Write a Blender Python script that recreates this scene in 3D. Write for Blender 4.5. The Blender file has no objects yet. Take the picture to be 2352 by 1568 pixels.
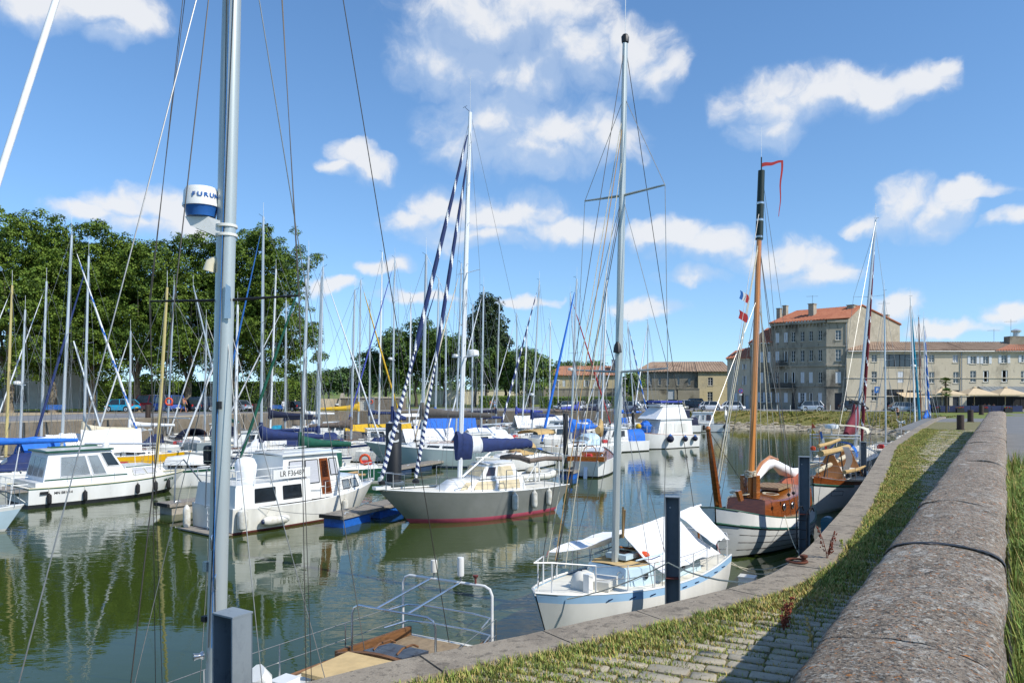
import bpy, math, random
from mathutils import Vector, Matrix
random.seed(7)
R = math.radians
SC = bpy.context.scene
COL = SC.collection
# ---------------------------------------------------------------- camera
# photo pixels are measured on a 2352 x 1568 copy; camera level, horizon at v=893
FU, CU, VH, CZ = 1750., 1176., 893., 2.3
WZ = -3.45                                   # water level
cam = bpy.data.cameras.new('camera'); co = bpy.data.objects.new('camera', cam); COL.objects.link(co)
co.location = (0, 0, CZ); co.rotation_euler = (R(90), 0, 0)
cam.sensor_width = 36; cam.lens = FU / 2352 * 36; cam.shift_y = (VH - 784) / 2352
cam.clip_start = .1; cam.clip_end = 9000
SC.camera = co
def at(u, v, D): return Vector(((u - CU) / FU * D, D, CZ - (v - VH) / FU * D))
def onz(u, v, z): return at(u, v, (CZ - z) * FU / (v - VH))
# ---------------------------------------------------------------- light
SUN_EL, SUN_AZ = R(43), math.atan2(.82, -.50)      # azimuth from +Y towards +X
sdir = Vector((math.sin(SUN_AZ) * math.cos(SUN_EL), math.cos(SUN_AZ) * math.cos(SUN_EL), math.sin(SUN_EL)))
sl = bpy.data.lights.new('sun', 'SUN'); so = bpy.data.objects.new('sun', sl); COL.objects.link(so)
sl.energy = 4.2; sl.angle = R(.53); sl.color = (1, .955, .88)
so.rotation_euler = sdir.to_track_quat('Z', 'Y').to_euler(); so.location = (40, -30, 60)
vs = SC.view_settings
vs.view_transform = 'Standard'; vs.look = 'None'; vs.gamma = 1; vs.use_curve_mapping = False; vs.exposure = 0.22
# ---------------------------------------------------------------- sky with cumulus clouds (direction space)
CLOUDS = [  # centre u,v and radii of the puffs, measured in the photo, turned into azimuth / elevation
 (230,20,150,60),(120,35,100,50),(300,55,80,45),(250,80,60,34),(40,15,80,45),
 (1120,55,200,120),(1260,40,150,95),(1010,140,115,75),(1330,125,140,80),(1450,125,95,85),(1160,165,210,75),(1520,160,55,60),
 (1140,275,165,75),(1280,295,150,85),(1080,330,80,55),(1230,355,150,60),(1400,310,70,55),
 (810,352,60,38),(852,384,66,32),(765,386,42,20),
 (370,468,85,50),(285,474,95,38),(200,486,100,25),(420,492,55,44),(330,512,130,30),
 (1020,478,95,48),(955,502,85,38),(1150,492,165,48),(1300,520,105,42),(1090,540,160,32),
 (1555,548,85,48),(1640,570,95,44),(1800,588,115,48),(1880,620,125,34),(1490,540,55,32),
 (1780,240,115,70),(1900,215,135,60),(2020,220,95,56),(2120,192,85,48),(1770,306,80,44),(2172,163,42,28),
 (2080,468,75,58),(2160,490,95,52),(2000,512,55,22),(2230,440,75,24),(2330,500,45,22),
 (1480,710,90,24),(2305,702,55,28),(2060,690,65,32),(2170,740,95,22),(890,605,55,20),(770,650,80,22),(960,690,80,16),(1200,690,70,15),(1600,640,80,20)]
W = bpy.data.worlds.new('World'); SC.world = W; W.cycles.sampling_method = 'MANUAL'; W.cycles.sample_map_resolution = 128; W.use_nodes = True
nt = W.node_tree; nt.nodes.clear(); ln = nt.links.new
def nn(t, kind, **kw):
    n = t.nodes.new(kind)
    for k, v in kw.items(): setattr(n, k, v)
    return n
def azel(u, v):
    x, y, z = (u - CU) / FU, 1., (VH - v) / FU
    return math.atan2(x, y), math.asin(z / math.sqrt(x*x + y*y + z*z))
dg = bpy.data.node_groups.new('cloud_density', 'ShaderNodeTree')
dg.interface.new_socket('P', in_out='INPUT', socket_type='NodeSocketVector')
dg.interface.new_socket('D', in_out='OUTPUT', socket_type='NodeSocketFloat')
gi, go = nn(dg, 'NodeGroupInput'), nn(dg, 'NodeGroupOutput'); gl = dg.links.new
wn = nn(dg, 'ShaderNodeTexNoise'); wn.inputs['Scale'].default_value = 13; wn.inputs['Detail'].default_value = 5; gl(gi.outputs[0], wn.inputs['Vector'])
ws_ = nn(dg, 'ShaderNodeVectorMath', operation='SUBTRACT'); gl(wn.outputs['Color'], ws_.inputs[0]); ws_.inputs[1].default_value = (.5, .5, .5)
wm = nn(dg, 'ShaderNodeVectorMath', operation='MULTIPLY_ADD'); gl(ws_.outputs[0], wm.inputs[0]); wm.inputs[1].default_value = (.085, .07, 0); gl(gi.outputs[0], wm.inputs[2])
cur = nn(dg, 'ShaderNodeVectorMath', operation='MULTIPLY'); gl(wm.outputs[0], cur.inputs[0]); cur.inputs[1].default_value = (1, 1, 0)
for (u, v, rx, ry) in CLOUDS:       # running maximum kept in z, so each puff waits for the one before it (keeps the shader small)
    a, e = azel(u, v); a1, _ = azel(u + rx, v); _, e1 = azel(u, v - ry); sx_, sy_ = 0.74 / abs(a1 - a), 0.74 / abs(e1 - e)
    ms = nn(dg, 'ShaderNodeVectorMath', operation='MULTIPLY_ADD'); gl(cur.outputs[0], ms.inputs[0]); ms.inputs[1].default_value = (sx_, sy_, 0); ms.inputs[2].default_value = (-a * sx_, -e * sy_, 0)
    gr = nn(dg, 'ShaderNodeTexGradient', gradient_type='SPHERICAL'); gl(ms.outputs[0], gr.inputs[0])
    cb = nn(dg, 'ShaderNodeCombineXYZ'); cb.inputs[0].default_value = -9; cb.inputs[1].default_value = -9; gl(gr.outputs['Fac'], cb.inputs[2])
    nx = nn(dg, 'ShaderNodeVectorMath', operation='MAXIMUM'); gl(cur.outputs[0], nx.inputs[0]); gl(cb.outputs[0], nx.inputs[1]); cur = nx
sz_ = nn(dg, 'ShaderNodeSeparateXYZ'); gl(cur.outputs[0], sz_.inputs[0]); acc = sz_.outputs[2]
# away from the view the same kind of fair-weather cloud goes on, from plain noise
fn = nn(dg, 'ShaderNodeTexNoise'); fn.inputs['Scale'].default_value = 4.2; fn.inputs['Detail'].default_value = 2; gl(gi.outputs[0], fn.inputs['Vector'])
fr = nn(dg, 'ShaderNodeMapRange'); gl(fn.outputs['Fac'], fr.inputs[0]); fr.inputs[1].default_value = .53; fr.inputs[2].default_value = .75; fr.inputs[4].default_value = .8
sx = nn(dg, 'ShaderNodeSeparateXYZ'); gl(gi.outputs[0], sx.inputs[0])
ab = nn(dg, 'ShaderNodeMath', operation='ABSOLUTE'); gl(sx.outputs[0], ab.inputs[0])
fa = nn(dg, 'ShaderNodeMapRange'); gl(ab.outputs[0], fa.inputs[0]); fa.inputs[1].default_value = .6; fa.inputs[2].default_value = .75
fb = nn(dg, 'ShaderNodeMapRange'); gl(sx.outputs[1], fb.inputs[0]); fb.inputs[1].default_value = .5; fb.inputs[2].default_value = .62
fm = nn(dg, 'ShaderNodeMath', operation='MAXIMUM'); gl(fa.outputs[0], fm.inputs[0]); gl(fb.outputs[0], fm.inputs[1])
f2 = nn(dg, 'ShaderNodeMath', operation='MULTIPLY'); gl(fm.outputs[0], f2.inputs[0]); gl(fr.outputs[0], f2.inputs[1])
mx = nn(dg, 'ShaderNodeMath', operation='MAXIMUM'); gl(acc, mx.inputs[0]); gl(f2.outputs[0], mx.inputs[1])
dn = nn(dg, 'ShaderNodeTexNoise'); dn.inputs['Scale'].default_value = 21; dn.inputs['Detail'].default_value = 7; dn.inputs['Roughness'].default_value = .6; gl(wm.outputs[0], dn.inputs['Vector'])
dm = nn(dg, 'ShaderNodeMath', operation='MULTIPLY_ADD'); gl(dn.outputs['Fac'], dm.inputs[0]); dm.inputs[1].default_value = 1.25; dm.inputs[2].default_value = -.56
gt = nn(dg, 'ShaderNodeMapRange'); gl(mx.outputs[0], gt.inputs[0]); gt.inputs[1].default_value = 0; gt.inputs[2].default_value = .16
dq = nn(dg, 'ShaderNodeMath', operation='MULTIPLY'); gl(dm.outputs[0], dq.inputs[0]); gl(gt.outputs[0], dq.inputs[1])
ds = nn(dg, 'ShaderNodeMath', operation='ADD'); gl(mx.outputs[0], ds.inputs[0]); gl(dq.outputs[0], ds.inputs[1])
gl(ds.outputs[0], go.inputs[0])
tc = nn(nt, 'ShaderNodeTexCoord'); sp = nn(nt, 'ShaderNodeSeparateXYZ'); ln(tc.outputs['Generated'], sp.inputs[0])
ma = nn(nt, 'ShaderNodeMath', operation='ARCTAN2'); ln(sp.outputs[0], ma.inputs[0]); ln(sp.outputs[1], ma.inputs[1])
me = nn(nt, 'ShaderNodeMath', operation='ARCSINE'); ln(sp.outputs[2], me.inputs[0])
cx = nn(nt, 'ShaderNodeCombineXYZ'); ln(ma.outputs[0], cx.inputs[0]); ln(me.outputs[0], cx.inputs[1])
g1 = nn(nt, 'ShaderNodeGroup', node_tree=dg); ln(cx.outputs[0], g1.inputs[0])
of = nn(nt, 'ShaderNodeVectorMath', operation='ADD'); ln(cx.outputs[0], of.inputs[0]); of.inputs[1].default_value = (.014, .034, 0)
g2 = nn(nt, 'ShaderNodeGroup', node_tree=dg); ln(of.outputs[0], g2.inputs[0])
al = nn(nt, 'ShaderNodeMapRange', interpolation_type='SMOOTHSTEP'); ln(g1.outputs[0], al.inputs[0]); al.inputs[1].default_value = .02; al.inputs[2].default_value = .72
df = nn(nt, 'ShaderNodeMath', operation='SUBTRACT'); ln(g1.outputs[0], df.inputs[0]); ln(g2.outputs[0], df.inputs[1])
sh = nn(nt, 'ShaderNodeMapRange', interpolation_type='SMOOTHSTEP'); ln(df.outputs[0], sh.inputs[0]); sh.inputs[1].default_value = -.16; sh.inputs[2].default_value = .60
cc = nn(nt, 'ShaderNodeMix', data_type='RGBA'); ln(sh.outputs[0], cc.inputs[0]); cc.inputs[6].default_value = (3.6, 4.35, 5.5, 1); cc.inputs[7].default_value = (5.35, 5.45, 5.65, 1)
sky = nn(nt, 'ShaderNodeTexSky', sky_type='NISHITA'); sky.sun_disc = False; sky.sun_elevation = SUN_EL; sky.sun_rotation = SUN_AZ
sky.air_density = 1.0; sky.dust_density = .12; sky.ozone_density = 3.4; sky.altitude = 0
sv = nn(nt, 'ShaderNodeVectorMath', operation='MULTIPLY_ADD'); ln(tc.outputs['Generated'], sv.inputs[0]); sv.inputs[1].default_value = (1, 1, .85); sv.inputs[2].default_value = (0, 0, .078)
sn_ = nn(nt, 'ShaderNodeVectorMath', operation='NORMALIZE'); ln(sv.outputs[0], sn_.inputs[0]); ln(sn_.outputs[0], sky.inputs['Vector'])     # keeps the clear-air colour down to the horizon
ax_ = nn(nt, 'ShaderNodeMapRange'); ln(sh.outputs[0], ax_.inputs[0]); ax_.inputs[3].default_value = .50; ax_.inputs[4].default_value = .93
am = nn(nt, 'ShaderNodeMath', operation='MULTIPLY'); ln(al.outputs[0], am.inputs[0]); ln(ax_.outputs[0], am.inputs[1])
mixc = nn(nt, 'ShaderNodeMix', data_type='RGBA'); ln(am.outputs[0], mixc.inputs[0]); hs = nn(nt, 'ShaderNodeHueSaturation'); hs.inputs['Saturation'].default_value = 1.13; hs.inputs['Value'].default_value = 1.14; ln(sky.outputs[0], hs.inputs['Color']); ln(hs.outputs[0], mixc.inputs[6]); ln(cc.outputs[2], mixc.inputs[7])
bg = nn(nt, 'ShaderNodeBackground'); ln(mixc.outputs[2], bg.inputs[0]); bg.inputs[1].default_value = .14
wo = nn(nt, 'ShaderNodeOutputWorld'); ln(bg.outputs[0], wo.inputs[0])
# ---------------------------------------------------------------- materials
def lin(h):
    h = h.lstrip('#'); o = []
    for i in (0, 2, 4):
        c = int(h[i:i+2], 16) / 255; o.append(c / 12.92 if c <= .04045 else ((c + .055) / 1.055) ** 2.4)
    return tuple(o)
MATS = {}
def mat(name, c, rough=.5, metal=0., var=.12, scale=3., bump=0., bscale=None, c2=None, coat=0., streak=0, detail=4):
    """procedural paint / stone / cloth: two-tone noise colour, roughness drift, optional relief"""
    if name in MATS: return MATS[name]
    if isinstance(c, str): c = lin(c)
    if isinstance(c2, str): c2 = lin(c2)
    m = bpy.data.materials.new(name); m.use_nodes = True; t = m.node_tree; l = t.links.new
    b = t.nodes['Principled BSDF']; b.inputs['Roughness'].default_value = rough; b.inputs['Metallic'].default_value = metal
    if coat: b.inputs['Coat Weight'].default_value = coat; b.inputs['Coat Roughness'].default_value = .08
    tc = nn(t, 'ShaderNodeTexCoord'); src = tc.outputs['Object']
    if streak:
        mp = nn(t, 'ShaderNodeMapping'); mp.inputs['Scale'].default_value = (1, 1, 1 / streak); l(src, mp.inputs[0]); src = mp.outputs[0]
    n = nn(t, 'ShaderNodeTexNoise'); n.inputs['Scale'].default_value = scale; n.inputs['Detail'].default_value = detail; n.inputs['Roughness'].default_value = .62
    l(src, n.inputs['Vector'])
    r = nn(t, 'ShaderNodeValToRGB'); l(n.outputs['Fac'], r.inputs[0])
    lo = c2 if c2 else tuple(x * (1 - var) for x in c); hi = c if c2 else tuple(min(1, x * (1 + var)) for x in c)
    r.color_ramp.elements[0].position = .34; r.color_ramp.elements[1].position = .66
    r.color_ramp.elements[0].color = (*lo, 1); r.color_ramp.elements[1].color = (*hi, 1)
    l(r.outputs[0], b.inputs['Base Color'])
    rr = nn(t, 'ShaderNodeMapRange'); l(n.outputs['Fac'], rr.inputs[0]); rr.inputs[3].default_value = max(.02, rough - .07); rr.inputs[4].default_value = min(1, rough + .07); l(rr.outputs[0], b.inputs['Roughness'])
    if bump:
        n2 = nn(t, 'ShaderNodeTexNoise'); n2.inputs['Scale'].default_value = bscale or scale * 6; n2.inputs['Detail'].default_value = 5; l(tc.outputs['Object'], n2.inputs['Vector'])
        bp = nn(t, 'ShaderNodeBump'); bp.inputs['Strength'].default_value = bump; bp.inputs['Distance'].default_value = .02; l(n2.outputs['Fac'], bp.inputs['Height']); l(bp.outputs[0], b.inputs['Normal'])
    MATS[name] = m; return m
def glassm(name, c, rough=.06, alpha=1.):
    if name in MATS: return MATS[name]
    m = mat(name, c, rough, var=.2, scale=.8)
    b = m.node_tree.nodes['Principled BSDF']; b.inputs['Specular IOR Level'].default_value = .8
    if alpha < 1: b.inputs['Alpha'].default_value = alpha
    return m
mat('gel', '#e2e2dd', .30, var=.08, scale=1.2, coat=.4, streak=3)
mat('gel_cream', '#dfd6b8', .32, var=.06, scale=1.2, streak=3)
mat('gel_old', '#d6d4ca', .4, var=.12, scale=2, streak=4)
mat('deck', '#dcd8ca', .6, var=.08, scale=4, bump=.1)
mat('deck_tan', '#c6ab79', .7, var=.1, scale=5, bump=.1)
mat('alu', '#c2c8cb', .36, .45, var=.06, scale=2, streak=6)
mat('alu_dark', '#7f868c', .42, .7, var=.08, scale=2)
mat('anod', '#b2bab8', .38, .35, var=.06, scale=1.6, streak=8)
mat('mast_white', '#e0e2e2', .32, .1, var=.05, scale=2, streak=6)
mat('mast_tan', '#bfae74', .45, .1, var=.1, scale=2, streak=8)
mat('steel', '#c3c6c8', .2, .9, var=.05)
mat('white_tube', '#dedfdc', .35, var=.08, scale=6)
mat('wire', '#8f8f8c', .4, .6, var=.1, scale=8)
mat('wire_dark', '#4b4742', .5, .4, var=.15, scale=8)
mat('rope', '#c4bda6', .85, var=.2, scale=30, bump=.4)
mat('rope_tan', '#a98a5c', .85, var=.2, scale=30, bump=.4)
mat('rope_blue', '#2c6fae', .8, var=.2, scale=30)
mat('rope_dark', '#3c3a35', .85, var=.2, scale=30)
mat('varnish', '#96581f', .25, var=.3, scale=4, coat=.5, streak=.15)
mat('mahogany', '#7b421d', .24, var=.3, scale=4, coat=.6, streak=.15)
mat('pine', '#b9783c', .3, var=.22, scale=2.5, coat=.4, streak=12)
mat('teak', '#8d7a5f', .75, var=.2, scale=8, bump=.2)
mat('planks', '#8c857a', .85, var=.25, scale=6, bump=.3)
mat('navy', '#1d2f5e', .8, var=.18, scale=5, bump=.25, bscale=6)
mat('navy_dark', '#161f3a', .8, var=.18, scale=5, bump=.25, bscale=6)
mat('royal', '#1c67c4', .75, var=.16, scale=4, bump=.3, bscale=5)
mat('violet', '#3d4aa0', .8, var=.16, scale=4, bump=.3, bscale=5)
mat('turq', '#1f8fae', .75, var=.15, scale=4)
mat('green_cloth', '#0e5240', .8, var=.18, scale=5, bump=.25, bscale=6)
mat('dkgreen', '#164d38', .4, var=.1)
mat('maroon', '#6b1a26', .8, var=.18, scale=5, bump=.3, bscale=6)
mat('redcloth', '#a92a2a', .8, var=.15)
mat('yellow_cloth', '#c9a21e', .75, var=.16, scale=5, bump=.3, bscale=6)
mat('brown_cloth', '#6d6157', .85, var=.16, scale=5, bump=.3, bscale=6)
mat('grey_cloth', '#5b5650', .85, var=.16, scale=5, bump=.3, bscale=6)
mat('tan_cloth', '#b79a66', .85, var=.14, scale=5, bump=.3, bscale=6)
mat('beige_cloth', '#c9bfa6', .85, var=.12, scale=5, bump=.3, bscale=6)
mat('white_cloth', '#e3e4e4', .8, var=.06, scale=4, bump=.3, bscale=5)
mat('terra_cloth', '#9a543c', .85, var=.12, scale=4, bump=.2, bscale=5)
mat('yellow', '#e0ac10', .35, var=.08)
mat('yellow_pale', '#d7bd5a', .4, var=.08)
mat('red', '#c8301c', .45, var=.1)
mat('orange', '#d8542a', .5, var=.12)
mat('navy_paint', '#1c2f55', .3, var=.08)
mat('blue_paint', '#2a62a8', .35, var=.1)
mat('float_blue', '#1f5fb4', .5, var=.16, scale=6)
mat('sky_paint', '#96bcdc', .35, var=.05, scale=2)
mat('pale_blue', '#bcd3de', .4, var=.05, scale=2)
mat('black', '#16181b', .5, var=.2)
mat('rubber', '#1a1b1d', .7, var=.2)
mat('boot_black', '#24272b', .5, var=.15)
mat('antifoul_red', '#6e3a34', .7, var=.2)
mat('antifoul_pink', '#b04e62', .6, var=.1, scale=3)
mat('antifoul_blue', '#1e3550', .7, var=.2)
mat('grey_hull', '#8d8f8a', .38, .35, var=.05, scale=1.1, coat=.1, c2='#82857f')
mat('celadon', '#a9bab6', .32, var=.04, scale=1.2, coat=.2)
mat('bluegrey', '#98a6ad', .35, var=.04, scale=1.2, coat=.2)
mat('wood_white', '#cfd0cd', .45, var=.06, scale=1.5)
mat('fender_w', '#d9d8d0', .45, var=.12, scale=5, c2='#bdb8a8')
mat('galv', '#8b979e', .45, .55, var=.16, scale=7, c2='#78838a')
mat('galv_dark', '#74808a', .5, .4, var=.14, scale=5)
mat('concrete', '#a29a8c', .9, var=.16, scale=6, bump=.3)
mat('plastic_teal', '#33687c', .45, var=.1, scale=3)
mat('skin', '#b98266', .6, var=.08, scale=10)
mat('hair', '#3a2a20', .7, var=.2, scale=30)
mat('pvc_clear', '#b9bdbb', .12, var=.1)
glassm('win', '#1e2429'); glassm('win_brown', '#37292a'); glassm('win_clear', '#8f9aa0', .08, .55); glassm('pane', '#2b343d', .05)
glassm('carglass', '#252e33', .05)
mat('curtain', '#b6b8bd', .8, var=.15, scale=8, streak=.05)
mat('solar', '#182338', .15, var=.15, scale=9)
mat('tar_green', '#12271f', .5, var=.15); mat('old_wood', '#6f4c2c', .6, var=.3, scale=5, bump=.2, streak=.2); mat('dark_hatch', '#3a414c', .3, var=.12)
def G(n): return MATS[n]
# ---------------------------------------------------------------- mesh helpers
V = Vector
class MB:
    """collects boxes, tubes, lofts ...; build() links them as ONE mesh object"""
    def __init__(s): s.v = []; s.f = []; s.m = []; s.k = 0
    def add(s, vs, fs):
        o = len(s.v); s.v += [tuple(p) for p in vs]
        for f in fs: s.f.append(tuple(i + o for i in f)); s.m.append(s.k)
        return s
    def box(s, c, d, rz=0., rx=0., ry=0.):
        M_ = Matrix.Rotation(rz, 3, 'Z') @ Matrix.Rotation(ry, 3, 'Y') @ Matrix.Rotation(rx, 3, 'X'); c = V(c)
        vs = [c + M_ @ V((d[0]/2*x, d[1]/2*y, d[2]/2*z)) for x, y, z in ((-1,-1,-1),(1,-1,-1),(1,1,-1),(-1,1,-1),(-1,-1,1),(1,-1,1),(1,1,1),(-1,1,1))]
        return s.add(vs, [(3,2,1,0),(4,5,6,7),(0,1,5,4),(1,2,6,5),(2,3,7,6),(3,0,4,7)])
    def span(s, a, b): 
        return s.box([(a[i]+b[i])/2 for i in range(3)], [abs(b[i]-a[i]) for i in range(3)])
    def rings(s, rs, closed=True, cap=True):
        n = len(rs[0]); vs = [p for r in rs for p in r]; fs = []
        for i in range(len(rs) - 1):
            for j in range(n if closed else n - 1):
                a, b = i*n + j, i*n + (j+1) % n; fs.append((a, b, b + n, a + n))
        if cap and closed: fs.append(tuple(range(n-1, -1, -1))); fs.append(tuple(range((len(rs)-1)*n, len(rs)*n)))
        return s.add(vs, fs)
    def tube(s, pts, r, n=6, cap=True, flat=1., twist=0):
        pts = [V(p) for p in pts]; rs = []; up = None
        for i, p in enumerate(pts):
            t = (pts[min(i+1, len(pts)-1)] - pts[max(i-1, 0)])
            t = t.normalized() if t.length > 1e-9 else V((0, 0, 1))
            if up is None: up = V((0, 0, 1)) if abs(t.z) < .9 else V((0, 1, 0))
            a = up.cross(t); a = a.normalized() if a.length > 1e-6 else V((1, 0, 0)); b = t.cross(a); up = b
            q = r[i] if isinstance(r, (list, tuple)) else r
            rs.append([p + a*math.cos(2*math.pi*j/n)*q + b*math.sin(2*math.pi*j/n)*q*flat for j in range(n)])
        return s.rings(rs, True, cap)
    def lathe(s, prof, o=(0,0,0), n=12, ax=V((0,0,1))):
        o = V(o); ax = V(ax).normalized(); a = ax.orthogonal().normalized(); b = ax.cross(a)
        return s.rings([[o + ax*z + (a*math.cos(2*math.pi*j/n) + b*math.sin(2*math.pi*j/n))*max(r, 1e-4) for j in range(n)] for r, z in prof])
    def ball(s, c, r, n=10, m=7, sc=(1,1,1)):
        c = V(c)
        return s.rings([[c + V((r*sc[0]*math.sin(math.pi*i/m)*math.cos(2*math.pi*j/n), r*sc[1]*math.sin(math.pi*i/m)*math.sin(2*math.pi*j/n), r*sc[2]*math.cos(math.pi*i/m))) for j in range(n)] for i in range(m, -1, -1)], True, False)
    def slab(s, poly, d):
        n = len(poly); d = V(d); vs = [V(p) for p in poly] + [V(p) + d for p in poly]
        return s.add(vs, [tuple(range(n-1, -1, -1)), tuple(range(n, 2*n))] + [(i, (i+1) % n, (i+1) % n + n, i + n) for i in range(n)])
    def sheet(s, grid, th=.012):
        """cloth / canopy: grid of points given a thickness along z and the surface normal"""
        nr, nc = len(grid), len(grid[0]); up = []
        for i in range(nr):
            row = []
            for j in range(nc):
                a = V(grid[min(i+1,nr-1)][j]) - V(grid[max(i-1,0)][j]); b = V(grid[i][min(j+1,nc-1)]) - V(grid[i][max(j-1,0)])
                q = a.cross(b); q = q.normalized() if q.length > 1e-9 else V((0,0,1)); row.append(V(grid[i][j]) + q*th)
            up.append(row)
        vs = [V(p) for r in grid for p in r] + [p for r in up for p in r]; N = nr*nc; fs = []
        for i in range(nr-1):
            for j in range(nc-1):
                a = i*nc + j; fs.append((a+1, a, a+nc, a+nc+1)); fs.append((a+N, a+1+N, a+nc+1+N, a+nc+N))
        e = [i for i in range(nc)] + [i*nc + nc-1 for i in range(1, nr)] + [(nr-1)*nc + j for j in range(nc-2, -1, -1)] + [i*nc for i in range(nr-2, 0, -1)]
        for i in range(len(e)): a, b = e[i], e[(i+1) % len(e)]; fs.append((a, b, b+N, a+N))
        return s.add(vs, fs)
    def build(s, name, m, parent=None, smooth=38):
        me = bpy.data.meshes.new(name); me.from_pydata(s.v, [], s.f)
        for q in (m if isinstance(m, (list, tuple)) else [m]): me.materials.append(G(q) if isinstance(q, str) else q)
        if any(s.m): me.polygons.foreach_set('material_index', s.m)
        if smooth:
            me.polygons.foreach_set('use_smooth', [True]*len(s.f)); me.set_sharp_from_angle(angle=R(smooth))
        o = bpy.data.objects.new(name, me); COL.objects.link(o); o.parent = parent
        return o
def tag(o, label=None, cat=None, group=None, kind=None):
    if label: o['label'] = label
    if cat: o['category'] = cat
    if group: o['group'] = group
    if kind: o['kind'] = kind
    return o
def thing(name, label, cat, loc=(0,0,0), rz=0., group=None):
    o = bpy.data.objects.new(name, None); COL.objects.link(o); o.location = loc; o.rotation_euler = (0, 0, rz); o.empty_display_size = .2
    return tag(o, label, cat, group)
def struct(name, mb, m, smooth=0): return tag(mb.build(name, m, None, smooth), kind='structure')
def dup(o, parent=None):
    c = o.copy(); COL.objects.link(c); c.parent = parent
    for ch in o.children: dup(ch, c)
    return c
def text(name, s, size, m, parent, M4, depth=.004, font=None, bold=0., sx=1., align='CENTER'):
    """flat lettering turned into a thin mesh; M4 places it (x right, y up, z out)"""
    cu = bpy.data.curves.new(name, 'FONT'); cu.body = s; cu.size = size; cu.extrude = depth; cu.align_x = align; cu.align_y = 'CENTER'; cu.offset = bold; cu.resolution_u = 3
    t = bpy.data.objects.new(name, cu); me = bpy.data.meshes.new_from_object(t); bpy.data.objects.remove(t); bpy.data.curves.remove(cu)
    me.name = name; me.materials.clear(); me.materials.append(G(m)); me.transform(M4 @ Matrix.Diagonal((sx, 1, 1, 1)))
    o = bpy.data.objects.new(name, me); COL.objects.link(o); o.parent = parent
    return o
def frame(o, x, y):
    """4x4 with origin o, x axis, y axis"""
    x = V(x).normalized(); z = x.cross(V(y)).normalized(); y = z.cross(x)
    return Matrix(((x.x, y.x, z.x, o[0]), (x.y, y.y, z.y, o[1]), (x.z, y.z, z.z, o[2]), (0, 0, 0, 1)))
def lerp(a, b, t): return a + (b - a) * t
def pw(x, pts):
    if x <= pts[0][0]: return pts[0][1]
    for (a, p), (b, q) in zip(pts, pts[1:]):
        if x <= b: return p + (q - p) * (x - a) / (b - a)
    return pts[-1][1]
# ================================================================ SETTING
from mathutils import noise as NZ
def layered(name, base, base2, layers, rough=.9, bump=.4, bscale=40, scale=4, dist=.02, zs=1., metal=0.):
    """stone/ground material: two-tone base plus stains, lichens ... each (noise scale, threshold, softness, colour)"""
    m = bpy.data.materials.new(name); m.use_nodes = True; t = m.node_tree; l = t.links.new
    b = t.nodes['Principled BSDF']; b.inputs['Roughness'].default_value = rough
    b.inputs['Metallic'].default_value = metal
    g = nn(t, 'ShaderNodeNewGeometry'); src = g.outputs['Position']
    if zs != 1: mz = nn(t, 'ShaderNodeVectorMath', operation='MULTIPLY'); l(src, mz.inputs[0]); mz.inputs[1].default_value = (1, 1, zs); src = mz.outputs[0]
    def noi(sc, d=5, r=.6):
        n = nn(t, 'ShaderNodeTexNoise'); n.inputs['Scale'].default_value = sc; n.inputs['Detail'].default_value = d; n.inputs['Roughness'].default_value = r; l(src, n.inputs['Vector']); return n.outputs['Fac']
    mx = nn(t, 'ShaderNodeMix', data_type='RGBA'); f = nn(t, 'ShaderNodeMapRange'); l(noi(scale), f.inputs[0]); f.inputs[1].default_value = .32; f.inputs[2].default_value = .68
    l(f.outputs[0], mx.inputs[0]); mx.inputs[6].default_value = (*lin(base), 1); mx.inputs[7].default_value = (*lin(base2), 1); cur = mx.outputs[2]
    for (sc, th, so_, colr, amt) in layers:
        f = nn(t, 'ShaderNodeMapRange', interpolation_type='SMOOTHSTEP'); l(noi(sc, 6, .65), f.inputs[0]); f.inputs[1].default_value = th; f.inputs[2].default_value = th + so_; f.inputs[4].default_value = amt
        m2 = nn(t, 'ShaderNodeMix', data_type='RGBA'); l(f.outputs[0], m2.inputs[0]); l(cur, m2.inputs[6]); m2.inputs[7].default_value = (*lin(colr), 1); cur = m2.outputs[2]
    l(cur, b.inputs['Base Color'])
    bp = nn(t, 'ShaderNodeBump'); bp.inputs['Strength'].default_value = bump; bp.inputs['Distance'].default_value = dist; l(noi(bscale, 6, .7), bp.inputs['Height']); l(bp.outputs[0], b.inputs['Normal'])
    MATS[name] = m; return m
layered('lichen_stone', '#8b7c69', '#a49583', [(1.7, .55, .08, '#5d5548', .75), (2.3, .575, .07, '#b8b2a6', .7), (7, .53, .12, '#5f564a', .7), (30, .52, .07, '#4a443b', .7), (17, .57, .04, '#c8c2b4', .9), (40, .555, .05, '#bcb6aa', .9), (23, .61, .03, '#c07a34', .95), (60, .55, .06, '#38332d', .8), (3, .62, .04, '#c9c4b9', .9), (48, .62, .03, '#c4742c', .9)], .95, 1., 30, 2.2, .05)
layered('coping_stone', '#8c8170', '#a09482', [(1.1, .5, .15, '#756b5d', .75), (5, .53, .12, '#5f574b', .75), (16, .57, .08, '#4c463d', .7), (30, .58, .1, '#5f594f', .6), (55, .6, .06, '#bab2a3', .6)], .92, .5, 45, 1.1)
layered('cobble', '#9f9682', '#b3a994', [(1.1, .52, .2, '#88835c', .75), (26, .58, .1, '#6a6559', .6), (60, .6, .08, '#b9b3a6', .6)], .88, .5, 50, 6)
layered('joint_soil', '#6a6440', '#7d7450', [(3, .5, .15, '#68702f', .85), (14, .55, .1, '#857b60', .6)], .97, .6, 40, 5)
layered('asphalt', '#6c6c6a', '#7a7977', [(.5, .55, .2, '#8c8981', .6), (60, .6, .08, '#55544f', .6)], .9, .35, 90, .8)
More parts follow.
